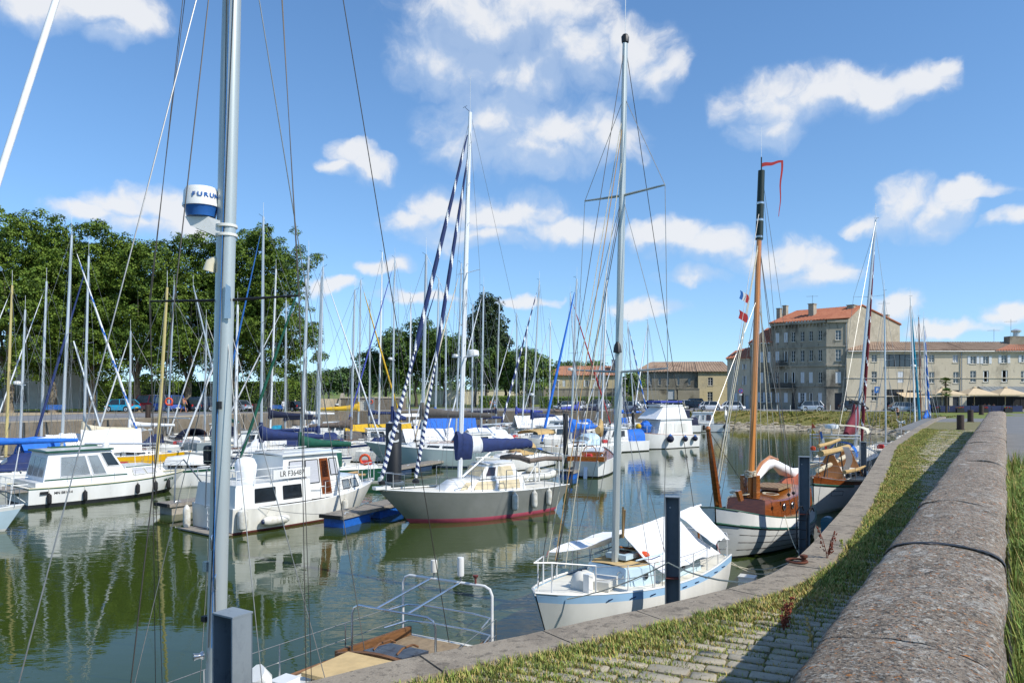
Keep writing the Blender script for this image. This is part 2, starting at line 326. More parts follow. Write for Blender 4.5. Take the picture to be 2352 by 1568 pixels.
layered('asphalt_far', '#77777a', '#868687', [(.15, .5, .2, '#94928c', .6)], .9, .2, 60, .3)
layered('gravel', '#a8957a', '#bfae93', [(.25, .5, .1, '#8f8258', .7), (.8, .56, .1, '#7d7a48', .7), (30, .58, .1, '#84745d', .6)], .95, .5, 60, 1.2)
layered('quay_pave', '#9c8f78', '#b3a58c', [(.4, .5, .15, '#8c8168', .6), (12, .58, .1, '#7b725d', .5)], .94, .3, 50, .6)
layered('bank_grass', '#6d6a30', '#868041', [(.22, .50, .12, '#8f7d48', .7), (.9, .53, .12, '#5d6428', .7), (.10, .56, .05, '#8b8274', .6), (3, .60, .1, '#a08a5a', .6)], .97, 1.2, 3.2, .5, .25)
layered('bank_stone', '#a99d86', '#bdb29c', [(1.2, .52, .08, '#7e7462', .9), (5, .55, .08, '#6a6354', .7), (.4, .6, .08, '#8a7b50', .6)], .95, 1.2, 2.2, 1.6, .3)
layered('lawn', '#5d6a2a', '#75803a', [(.15, .55, .15, '#8e8448', .6)], .97, .6, 8, .3, .1)
layered('quay_stone', '#6e6454', '#82786a', [(.5, .52, .2, '#5f5748', .8), (3, .58, .1, '#4d4a38', .6), (9, .62, .08, '#b0a792', .6)], .93, .5, 18, .8, .04)
# ---- basin outline: near quay, right bank top, far quay, left quay
NEAR = [(-60,-13),(-12,-1.2),(-5,3.3),(-1.56,5.96),(-1.02,6.38),(.117,7.07),(.61,7.41),(1.19,7.8),(1.7,8.14),(2.85,9.04),(3.5,9.8),(4.13,10.75),(5.15,12.5),(7.08,15.9),(10.65,22.5),(14.5,29.7),(17.1,34),(29.3,53.7),(40,70),(50,86)]
BTOP = [(58,104),(57.5,117.5),(45,120.5),(32,121.8)]
FARQ = [(10,122.2),(-10,122.4),(-26,122.5)]
LEFT = [(-27,106),(-28.5,92),(-30,80),(-33.4,70.8),(-40.2,61.7),(-46,50),(-75,10)]
def resample(pts, step):
    o = [V((*pts[0], 0))]
    for a, b in zip(pts, pts[1:]):
        a, b = V((*a, 0)), V((*b, 0)); n = max(1, int((b - a).length / step))
        for i in range(1, n + 1): o.append(a.lerp(b, i / n))
    return o
def smoothline(pts, step):
    """Catmull-Rom through the points"""
    P = [V((*p, 0)) for p in pts]; o = []
    for i in range(len(P) - 1):
        p0, p1, p2, p3 = P[max(i-1,0)], P[i], P[i+1], P[min(i+2, len(P)-1)]
        n = max(2, int((p2 - p1).length / step))
        for k in range(n):
            t = k / n; o.append(.5*((2*p1) + (p2-p0)*t + (2*p0-5*p1+4*p2-p3)*t*t + (3*p1-p0-3*p2+p3)*t**3))
    o.append(P[-1]); return o
def gz(x, y):
    right = pw(y, [(60, -.05), (100, -1.25)]); left = pw(y, [(84, -.45), (122, -1.25)])
    c = pw(x - .62*y, [(-40, 0.), (-10, 1.)])
    return lerp(left, right, c)
edge = smoothline(NEAR, .9) + resample([NEAR[-1]] + BTOP + FARQ + LEFT + [NEAR[0]], 4)[1:-1]
C0 = V((-5, 50, 0)); g = MB(); prev = None
for s_ in (1, 1.012, 1.05, 1.13, 1.3, 1.6, 2.2, 4, 9, 30, 120):
    ring = []
    for p in edge:
        q = C0 + (p - C0) * s_; ring.append(V((q.x, q.y, gz(q.x, q.y) - (3 if s_ > 20 else 0))))
    if prev: g.rings([prev, ring], True, False)
    prev = ring
struct('ground', g, 'lawn', 0)
w = MB(); 
for a, b in zip(edge, edge[1:] + edge[:1]):
    za, zb = gz(a.x, a.y), gz(b.x, b.y); w.add([(a.x,a.y,-6.5),(b.x,b.y,-6.5),(b.x,b.y,zb),(a.x,a.y,za)], [(0,1,2,3)])
struct('quay_wall_face', w, 'quay_stone', 0)
# ---- water
wm_ = bpy.data.materials.new('water'); wm_.use_nodes = True; t = wm_.node_tree; l = t.links.new
b = t.nodes['Principled BSDF']; b.inputs['IOR'].default_value = 1.33; b.inputs['Roughness'].default_value = .015; b.inputs['Specular IOR Level'].default_value = .62
g_ = nn(t, 'ShaderNodeNewGeometry'); mp = nn(t, 'ShaderNodeMapping'); l(g_.outputs['Position'], mp.inputs[0]); mp.inputs['Scale'].default_value = (.8, 1.5, 1)
nz = nn(t, 'ShaderNodeTexNoise'); nz.inputs['Scale'].default_value = .05; nz.inputs['Detail'].default_value = 3; l(g_.outputs['Position'], nz.inputs['Vector'])
cr = nn(t, 'ShaderNodeValToRGB'); l(nz.outputs['Fac'], cr.inputs[0]); cr.color_ramp.elements[0].color = (*lin('#2f3a16'), 1); cr.color_ramp.elements[1].color = (*lin('#3b4a1e'), 1); l(cr.outputs[0], b.inputs['Base Color'])
n1 = nn(t, 'ShaderNodeTexNoise'); n1.inputs['Scale'].default_value = 1.3; n1.inputs['Detail'].default_value = 2.5; n1.inputs['Roughness'].default_value = .5; l(mp.outputs[0], n1.inputs['Vector'])
n2 = nn(t, 'ShaderNodeTexNoise'); n2.inputs['Scale'].default_value = 7; n2.inputs['Detail'].default_value = 2; l(mp.outputs[0], n2.inputs['Vector'])
n3 = nn(t, 'ShaderNodeTexNoise'); n3.inputs['Scale'].default_value = .09; n3.inputs['Detail'].default_value = 2; l(g_.outputs['Position'], n3.inputs['Vector'])
pm = nn(t, 'ShaderNodeMapRange'); l(n3.outputs['Fac'], pm.inputs[0]); pm.inputs[1].default_value = .38; pm.inputs[2].default_value = .62; pm.inputs[3].default_value = .2; pm.inputs[4].default_value = 1
h1 = nn(t, 'ShaderNodeMath', operation='MULTIPLY'); l(n2.outputs['Fac'], h1.inputs[0]); h1.inputs[1].default_value = .13
h2 = nn(t, 'ShaderNodeMath', operation='ADD'); l(n1.outputs['Fac'], h2.inputs[0]); l(h1.outputs[0], h2.inputs[1])
bp = nn(t, 'ShaderNodeBump'); l(h2.outputs[0], bp.inputs['Height']); bp.inputs['Distance'].default_value = .017; l(pm.outputs[0], bp.inputs['Strength']); l(bp.outputs[0], b.inputs['Normal'])
MATS['water'] = wm_
struct('water', MB().add([(-140,-80,WZ),(90,-80,WZ),(90,135,WZ),(-140,135,WZ)], [(0,1,2,3)]), 'water')
# ---- right bank: grass slope, stony foot
S_ = resample([(51,86),(48.5,93),(45,97),(38,103),(30,109),(25,122.1)], 1.5); N_ = len(S_)
T_ = [V((*p, 0)) for p in [(50,86),(58,104),(57.5,117.5),(45,120.5),(32,121.8),(25,122.1)]]
Tl = resample([tuple(p[:2]) for p in T_], .2)
def alongT(t): return Tl[int(t * (len(Tl) - 1))]
rows = []
for k in range(15):
    f = k / 14; row = []
    for i, p in enumerate(S_):
        q = alongT(i / (N_ - 1)); r_ = p.lerp(q, f)
        z = pw(f, [(0, WZ - .35), (.16, WZ + .12), (.34, WZ + .75), (.9, gz(q.x, q.y) - .12), (1, gz(q.x, q.y) - .01)]) + (NZ.noise(V((r_.x*.5, r_.y*.5, 3)))*.22 if 0 < k < 13 else 0)
        row.append(V((r_.x, r_.y, z)))
    rows.append(row)
struct('grass_bank', MB().rings(rows[4:], False), 'bank_grass', 60)
struct('stony_shore', MB().rings(rows[:5], False), 'bank_stone', 60)
rk = random.Random(3); mbs = []
for k in range(5):
    mb = MB(); mb.rings([[V((math.cos(a*1.047)*r_*rk.uniform(.7, 1.2), math.sin(a*1.047)*r_*rk.uniform(.7, 1.2), z)) for a in range(6)] for r_, z in ((.9, 0), (1, .25), (.6, .5))]); mbs.append(mb)
sh_ = MB()
for i in range(420):
    p = S_[rk.randrange(2, N_ - 2)]; q = alongT(.5); f = rk.uniform(.06, .36); i2 = S_.index(p); q = alongT(i2/(N_-1)); r_ = p.lerp(q, f); r_.x += rk.uniform(-.7, .7)
    z = pw(f, [(0, WZ - .35), (.16, WZ + .12), (.34, WZ + .75), (1, -1)]); sc = rk.uniform(.12, .42); m_ = rk.choice(mbs); cs, sn = math.cos(i), math.sin(i)
    sh_.add([(r_.x + (x*cs - y*sn)*sc*1.3, r_.y + (x*sn + y*cs)*sc, z + zz*sc*.9 - .04) for x, y, zz in m_.v], m_.f)
tag(sh_.build('shore_stones', 'bank_stone', None, 30), 'loose pale stones scattered along the waterline below the grass bank', 'stones', kind='stuff')
# rough grass tufts on the bank
bg_ = MB()
for i in range(5200):
    t_ = rk.random(); j = int(t_*(N_-2)); f = rk.uniform(.33, .98); p = S_[j].lerp(alongT(j/(N_-1)), f)
    k = f*14; a_, b_ = rows[int(k)][j], rows[min(14, int(k)+1)][j]; z = lerp(a_.z, b_.z, k - int(k)); h = rk.uniform(.1, .3)*(.35 + abs(NZ.noise(V((p.x*.2, p.y*.2, 0))))*2); p.x += rk.uniform(-.8, .8)
    for q in range(3):
        an = rk.uniform(0, 3.14); dx, dy = math.cos(an)*h*.5, math.sin(an)*h*.5; bg_.k = rk.choice((0, 0, 1, 2))
        bg_.add([(p.x - dx, p.y - dy, z - .03), (p.x + dx, p.y + dy, z - .03), (p.x + dx*.3 + rk.uniform(-.1, .1), p.y + dy*.3, z + h)], [(0, 1, 2)])
mat('gr1', '#66702c', .9, var=.25, scale=2); mat('gr2', '#8d8a45', .9, var=.2, scale=2); mat('gr3', '#a99356', .9, var=.2, scale=2)
tag(bg_.build('bank_tufts', ['gr1', 'gr2', 'gr3'], None, 0), 'rough dry grass tufts growing on the sloping right bank', 'grass', kind='stuff')
# ---- left quay surfaces
def offs(pts, d):
    o = []
    for i, p in enumerate(pts):
        t_ = (pts[min(i+1, len(pts)-1)] - pts[max(i-1, 0)]).normalized(); o.append(p + V((t_.y, -t_.x, 0)) * -d)
    return o
LS = resample([(-26,122.5)] + LEFT[:6] + [(-62, 28)], 3)
def strip(name, d0, d1, m, dz, line=LS):
    a, b = offs(line, -d0), offs(line, -d1)
    rr = [[V((p.x, p.y, gz(p.x, p.y) + dz)) for p in q] for q in (a, [x.lerp(y, .5) for x, y in zip(a, b)], b)]
    return struct(name, MB().rings(rr, False), m)
# outward normal of the left quay points away from the water (towards -x)
strip('quay_margin_left', .0, 3.6, 'quay_pave', .012)
strip('road_left', 3.6, 17.5, 'asphalt_far', .02)
strip('gravel_verge', 17.5, 40, 'gravel', .03)
# ---- far quay road and car park
z2 = -1.25
FS = resample([(34, 121.9)] + FARQ, 4)
struct('far_quay_margin', MB().rings([[V((p.x, p.y, z2 + .012)) for p in FS], [V((p.x, p.y + 2.2, z2 + .012)) for p in FS]], False), 'quay_pave')
struct('street', MB().add([(-26,124.7,z2+.02),(36,124.1,z2+.02),(46,122.2,z2+.02),(60,119.5,z2+.02),(120,117,z2+.02),(120,125.8,z2+.02),(60,126,z2+.02),(40,150,z2+.02),(8,152,z2+.02),(-26,131,z2+.02)], [tuple(range(10))]), 'asphalt_far')
# ---- near quay: coping blocks, cobbles
ed = smoothline(NEAR, .25); L_ = [0.]
for a, b in zip(ed, ed[1:]): L_.append(L_[-1] + (b - a).length)
def epos(s_):
    for i in range(len(L_) - 1):
        if L_[i+1] >= s_: f = (s_ - L_[i]) / (L_[i+1] - L_[i]); return ed[i].lerp(ed[i+1], f), (ed[i+1] - ed[i]).normalized()
    return ed[-1], (ed[-1] - ed[-2]).normalized()
quay = struct('quay_kerb', MB().box((-20, -3, -.3), (.5, .5, .3)), 'coping_stone')
s0 = next(L_[i] for i, p in enumerate(ed) if p.x > -7 and p.y > 0); s1 = next((L_[i] for i, p in enumerate(ed) if p.y > 62), L_[-1]); i = 0; cr_ = random.Random(5)
while s0 < s1:
    ln_ = cr_.uniform(1.1, 1.7); mb = MB(); a_ = []; n_ = 5
    for k in range(n_ + 1):
        p, t_ = epos(s0 + .008 + (ln_ - .016) * k / n_); nr = V((t_.y, -t_.x, 0)); wd = .46
        dz = cr_.uniform(-.004, .004) if k in (0, n_) else 0
        a_.append([p - nr*.03 + V((0,0,-.55)), p - nr*.03 + V((0,0,-.03)), p + V((0,0,.02 + dz)), p + nr*(wd-.02) + V((0,0,.025 + dz)), p + nr*wd + V((0,0,-.1)), p + nr*wd + V((0,0,-.55))])
    mb.rings(a_); mb.build('kerb_block', 'coping_stone', quay, 30); s0 += ln_
WD = V((.544, .839, 0)); WN = V((.839, -.544, 0)); W0 = V((2.4, 5.17, 0))        # parapet: direction, right normal, a point of its left edge
def inquay(p):
    """distance from the kerb's inner line and from the parapet's left face"""
    return (p - W0).dot(WN)
edn = [(p, (b_ - a_).normalized()) for p, a_, b_ in zip(ed, ed, ed[1:] + ed[-1:]) if (b_ - a_).length > 0]
edn = [e for e in edn if -9 < e[0].x < 45]
import numpy as np
EP = np.array([(e[0].x, e[0].y) for e in edn]); ET = [e[1] for e in edn]
def kerbd(p):
    i_ = int(((EP[:,0] - p.x)**2 + (EP[:,1] - p.y)**2).argmin()); t_ = ET[i_]; return (p.x - EP[i_,0])*t_.y - (p.y - EP[i_,1])*t_.x
so_ = []
cobbles = struct('cobble_bed', MB().rings([[V((p.x, p.y, -.018)) for p in offs(resample([(-7,1.8)] + NEAR[3:18], .6), -.36)], [V((p.x, p.y, -.018)) for p in [V((*q[:2], 0)) for q in (lambda a: [W0 + WD*lerp(-6.5, 58, k/(len(a)-1)) + WN*.1 for k in range(len(a))])(resample([(-7,1.6)] + NEAR[3:18], .6))]]], False), 'joint_soil')
AX = V((.91, -.415, 0)).normalized(); AY = V((-AX.y, AX.x, 0)); cr_ = random.Random(11); cells = []
j = -4
yy = -2.
while yy < 44:
    wd = cr_.uniform(.115, .155); xx = -8 + cr_.uniform(0, .3); o_ = W0 + WD * yy
    while xx < 1:
        ln_ = cr_.uniform(.17, .34); c = o_ + AX*(xx + ln_/2) + AY*0
        if (c.y > 2.5 and c.y < 46 and inquay(c) < .05 and abs(c.x)/c.y < .75) and kerbd(c) > .49: cells.append((c, ln_, wd))
        xx += ln_ + .022
    yy += (wd + .036) / AY.dot(WD)
cells.sort(key=lambda c: c[0].length)
shapes = []
for k in range(14):
    r1 = random.Random(k); mb = MB()
    def rg(f, z): return [V((x*f[0] + r1.uniform(-.03, .03), y*f[1] + r1.uniform(-.05, .05), z + r1.uniform(-.0035, .0035))) for x, y in ((-.5,-.38),(-.42,-.5),(.42,-.5),(.5,-.38),(.5,.38),(.42,.5),(-.42,.5),(-.5,.38))]
    mb.rings([rg((1, 1), -.07), rg((1, 1), -.006), rg((.95, .9), .002)]); shapes.append(mb)
meshes = []
for k, mb in enumerate(shapes):
    o = mb.build('cobble', 'cobble', cobbles, 50); meshes.append(o)
used = 0; rest = MB()
for n_, (c, ln_, wd) in enumerate(cells):
    k = n_ % 14; ang = math.atan2(AX.y, AX.x) + cr_.uniform(-.06, .06); dz = cr_.uniform(-.009, .004)
    if n_ < 300:
        o = meshes[k] if n_ < 14 else meshes[k].copy()
        if n_ >= 14: COL.objects.link(o)
        o.location = (c.x, c.y, dz); o.rotation_euler = (0, 0, ang); o.scale = (ln_, wd, 1)
    else:
        cs, sn = math.cos(ang), math.sin(ang)
        rest.add([(c.x + x*ln_*cs - y*wd*sn, c.y + x*ln_*sn + y*wd*cs, z + dz) for x, y, z in shapes[k].v], shapes[k].f)
tag(rest.build('cobbles_far', 'cobble', cobbles, 50), kind='stuff')
# ---- grass in the joints and along the kerb, weeds right of the parapet
gr = MB(); gx = random.Random(21)
mat('gg1', '#71883a', .8, var=.3, scale=3); mat('gg2', '#949a4a', .8, var=.25, scale=3); mat('gg3', '#b8a264', .85, var=.2, scale=3); mat('gg4', '#536a26', .8, var=.3, scale=3)
def blade(p, h, lean, k):
    an = gx.uniform(0, 6.283); wx, wy = -math.sin(an)*.0028*(1 + p.y*.16), math.cos(an)*.0028*(1 + p.y*.16); dx, dy = math.cos(an)*lean, math.sin(an)*lean; gr.k = k
    gr.add([(p.x - wx, p.y - wy, p.z), (p.x + wx, p.y + wy, p.z), (p.x + dx*.45 - wx*.7, p.y + dy*.45 - wy*.7, p.z + h*.62), (p.x + dx*.45 + wx*.7, p.y + dy*.45 + wy*.7, p.z + h*.62), (p.x + dx, p.y + dy, p.z + h)], [(0, 1, 3, 2), (2, 3, 4)])
cnt = 0
for n_ in range(300000):
    if cnt > 240000: break
    inj = gx.random() < .72
    if inj:                       # in the joints of the paving
        c0, l0, w0_ = cells[int(len(cells)*gx.random()**1.15)]; c = c0 + AX*gx.uniform(-.5, .5)*l0 + AY*(gx.choice((-.5, .5))*w0_ + gx.choice((-1, 1))*.014 + gx.gauss(0, .014)); dd = inquay(c)
    else:
        yw = 3.2 * (14 ** gx.random())
        if yw > 40: continue
        c = W0 + WD*((yw - W0.y)/WD.y); dd = -gx.uniform(-.02, 6.5); c = c + WN*dd
        if kerbd(c) > 1.5 and gx.random() < .7: continue
    if c.y < 3 or abs(c.x)/c.y > .72: continue
    kd = kerbd(c)
    if kd < .45: continue
    e_ = min(1, max(0, (1.45 - kd) / .8)); n_v = NZ.noise(V((c.x*.8, c.y*.8, 7))) * .55 + NZ.noise(V((c.x*2.6, c.y*2.6, 2)))*.5
    dens = .34 + e_*.7 + max(0, n_v + .12)*1.2 + (.35 if dd > -.28 else 0)
    if inj: dens = max(.8, dens)
    elif e_ < .75: dens *= pw(c.y, [(8, 1.), (13, .62), (25, .42), (40, .4)])
    if gx.random() > dens: continue
    dry = NZ.noise(V((c.x*.9, c.y*.9, 30))) + e_*.15
    h0 = .026 + .036*e_ + .034*max(0, n_v)
    for q in range(3 + int(4*e_)):
        p = V((c.x + gx.uniform(-.03, .03), c.y + gx.uniform(-.03, .03), -.025)); h = h0*gx.uniform(.5, 1.5)
        blade(p, h, h*gx.uniform(.2, .9), gx.choices((0, 1, 2, 3), (.34, .56, .30 + max(0, dry)*1.4, .08))[0]); cnt += 1
tag(gr.build('grass', ['gg1', 'gg2', 'gg3', 'gg4'], None, 0), 'green and straw coloured grass growing between the quay cobbles', 'grass', kind='stuff')
# ---- parapet wall with rounded coping blocks
par = thing('parapet_wall', 'long weathered stone parapet wall with rounded lichen covered coping', 'wall', W0 + WD*(-4))
par.rotation_euler = (0, 0, math.atan2(WD.y, WD.x)); PWd = .80                       # local x along the wall, y to the left (water side)
MB().box((22.5, -PWd/2, .3), (46.4, .66, 1.28)).build('wall_body', 'lichen_stone', par, 0)
def coping(x0, x1, rr):
    mb = MB(); rs = []; n_ = max(3, int((x1 - x0)/(.07 if x0 < 9 else .2)))
    for k in range(n_ + 1):
        x = lerp(x0, x1, k/n_); r_ = []; ends = k in (0, n_)
        for a in range(19):
            th = math.pi*a/18; y = math.cos(th)*PWd/2*(.995 if ends else 1) - PWd/2; z = .93 + (math.sin(th)**.50)*.20*(.985 if ends else 1)
            nzv = NZ.noise(V((x*1.1, y*3.1, z*3.1 + rr)))*.022 + NZ.noise(V((x*5, y*7, z*7)))*.014 + NZ.noise(V((x*15, y*17, z*17)))*.006; r_.append(V((x, y + math.cos(th)*nzv, z + math.sin(th)*nzv)))
        r_ += [V((x, -PWd + .03, .80)), V((x, -.03, .80))]; rs.append(r_)
    return mb.rings(rs)
xs = [-2.5, -.1, 2.35, 4.93, 7.6, 10.2, 13, 15.4, 18.1, 20.6, 23.3, 26, 28.4, 31, 33.7, 36.2, 39, 41.6, 44.2, 46]
for k, (a, b_) in enumerate(zip(xs, xs[1:])): coping(a + .006, b_ - .006, k*7).build('coping_block', 'lichen_stone', par, 60)
mb = MB(); mb.rings([[V((4.93 + dx, math.cos(math.pi*a/18)*(PWd/2+.006) - PWd/2, .93 + (math.sin(math.pi*a/18)**.50)*.209)) for a in range(19)] for dx in (-.035, .035)], False); mat('tar', '#26292e', .7, var=.2)
mb.build('joint_seal', 'tar', par)
# street side of the parapet: worn asphalt, weed strip
def sheetz(name, s0, s1, d0, d1, m, dz, n=24):
    rr = [[(lambda q: V((q.x, q.y, gz(q.x, q.y) + dz)))(W0 + WD*lerp(s0, s1, i/n) + WN*lerp(d0, d1, j/6)) for j in range(7)] for i in range(n+1)]; return struct(name, MB().rings(rr, False), m)
sheetz('street_side', -9, 125, PWd + .02, 34, 'asphalt', .028); sheetz('quay_end_paving', 43, 66, -4.6, PWd + .01, 'asphalt', .024, 10)
wd_ = MB(); gr = wd_; gx = random.Random(31)
for n_ in range(9000):
    s_ = -3 + 24*gx.random()**2.2; d_ = PWd + .06 + abs(gx.gauss(0, .22)); p = W0 + WD*s_ + WN*d_
    if d_ > 1.7: continue
    p.z = -.03; h = gx.uniform(.1, .55)*(1.2 if NZ.noise(V((s_*.7, 0, 5))) > 0 else .6); blade(p, h, h*gx.uniform(.1, .6), gx.choice((0, 0, 1, 3, 0, 2)))
for n_ in range(60):
    s_ = -1 + 14*gx.random()**1.5; p = W0 + WD*s_ + WN*(PWd + .15 + abs(gx.gauss(0, .25))); H = gx.uniform(.4, 1.0)
    for q in range(70):
        f = gx.random(); pp = V((p.x + gx.gauss(0, .05), p.y + gx.gauss(0, .05), f*H)); blade(pp, gx.uniform(.01, .06), gx.uniform(.05, .12), gx.choice((0, 3, 0)))
tag(wd_.build('weeds', ['gg1', 'gg2', 'gg3', 'gg4'], None, 0), 'tall green weeds along the street side of the parapet', 'weeds', kind='stuff')
# a few single plants
mat('dock', '#7a3a26', .8, var=.3, scale=9)
def dock(x, lab, H, base, mtl='dock', n_=5, lean=.25):
    o = thing('weed_plant', lab, 'plant', base); rr = random.Random(int(x*100))
    for k in range(n_):
        an = rr.uniform(0, 6.28); h = H*rr.uniform(.6, 1); pts = [V((math.cos(an)*lean*h*t_*t_, math.sin(an)*lean*h*t_*t_, h*t_ - .03)) for t_ in (0, .35, .7, 1)]
        st = MB().tube(pts, [.006, .005, .004, .002], 4).build('stem', mtl, o); sd = MB()
        for q in range(26):
            t_ = rr.uniform(.35, 1); c = pts[0].lerp(pts[3], t_) + V((rr.gauss(0, .014), rr.gauss(0, .014), 0)); sd.ball(c, rr.uniform(.006, .014), 4, 3)
        tag(sd.build('seed_head', mtl, st), kind='stuff')
    return o
for x, lab, H, u, v, m_ in ((1, 'dry red dock plant in the wall shade, nearest the camera', .42, 1800, 1452, 'dock'), (2, 'thin red dock plant leaning over the sunlit cobbles near the kerb', .5, 1900, 1290, 'dock'), (3, 'single dry straw stalk standing against the parapet foot', .5, 1868, 1500, 'gg3'), (4, 'pale green thistle plant beside the parapet foot', .3, 1938, 1268, 'gg2')):
    dock(x, lab, H, onz(u, v, -.03), m_, 1 if x > 2 else 4)
# ================================================================ BUILDINGS
layered('limestone', '#bdb199', '#c8bca4', [(.35, .52, .2, '#8f8674', .7), (2.2, .58, .12, '#736c5e', .5), (.12, .55, .15, '#c2b8a2', .5)], .92, .25, 20, .5, zs=.4)
layered('limestone_dark', '#918a7b', '#a69e8d', [(.3, .5, .16, '#4d4840', .85), (1.6, .55, .12, '#3b3732', .6), (.15, .57, .12, '#b5ac98', .7)], .93, .3, 18, .5, zs=.4)
layered('rubble', '#9a917f', '#a9a08e', [(1.8, .57, .06, '#b9b09c', .8), (.3, .52, .2, '#776f60', .6), (6, .6, .06, '#6b6455', .6)], .95, .5, 10, .8, .05)
layered('ochre_wall', '#bfae86', '#cbbb97', [(.25, .5, .2, '#8f8670', .7), (1.5, .57, .12, '#6f685a', .6)], .93, .2, 16, .5)
layered('stained_wall', '#857e6c', '#989080', [(.22, .5, .15, '#4a463e', .8), (.6, .58, .12, '#a6946c', .6)], .94, .2, 16, .5)
layered('tiles', '#9f5f44', '#ae7052', [(.3, .5, .2, '#8e5138', .6), (3, .55, .1, '#7d3d24', .5), (9, .6, .08, '#cf8455', .6)], .9, .4, 14, 1)
layered('tiles_old', '#8d7763', '#a08872', [(.4, .5, .15, '#6b5444', .7), (3, .55, .1, '#57483c', .6), (9, .6, .08, '#b9906c', .6)], .93, .5, 14, 1)
layered('tiles_mid', '#9a6a50', '#aa7a5e', [(.4, .5, .15, '#805844', .7), (3, .55, .1, '#6b4c3c', .5), (9, .6, .08, '#bd9474', .6)], .93, .5, 14, 1)
mat('shutter', '#cdd0d1', .6, var=.06); mat('frame_w', '#d5d5d0', .5, var=.05); mat('door_dark', '#2b2d33', .5, var=.15); mat('door_grey', '#a9aeb3', .5, var=.08)
mat('door_brown', '#4b3527', .5, var=.15); mat('iron', '#1c1d1f', .6, var=.2); mat('interior', '#1b1a19', .9, var=.3); mat('zinc', '#8f9599', .45, .4, var=.1)
mat('parasol', '#cbb592', .85, var=.07, scale=3); mat('blue_panel', '#1d2c54', .7, var=.15); mat('sign_black', '#15151a', .5, var=.1); mat('white_render', '#cfc9bb', .85, var=.08, scale=1)
mat('cream_render', '#ddd1b2', .85, var=.08, scale=.6)
def done(o):
    for c in o.children: c.location -= o.location
    return o
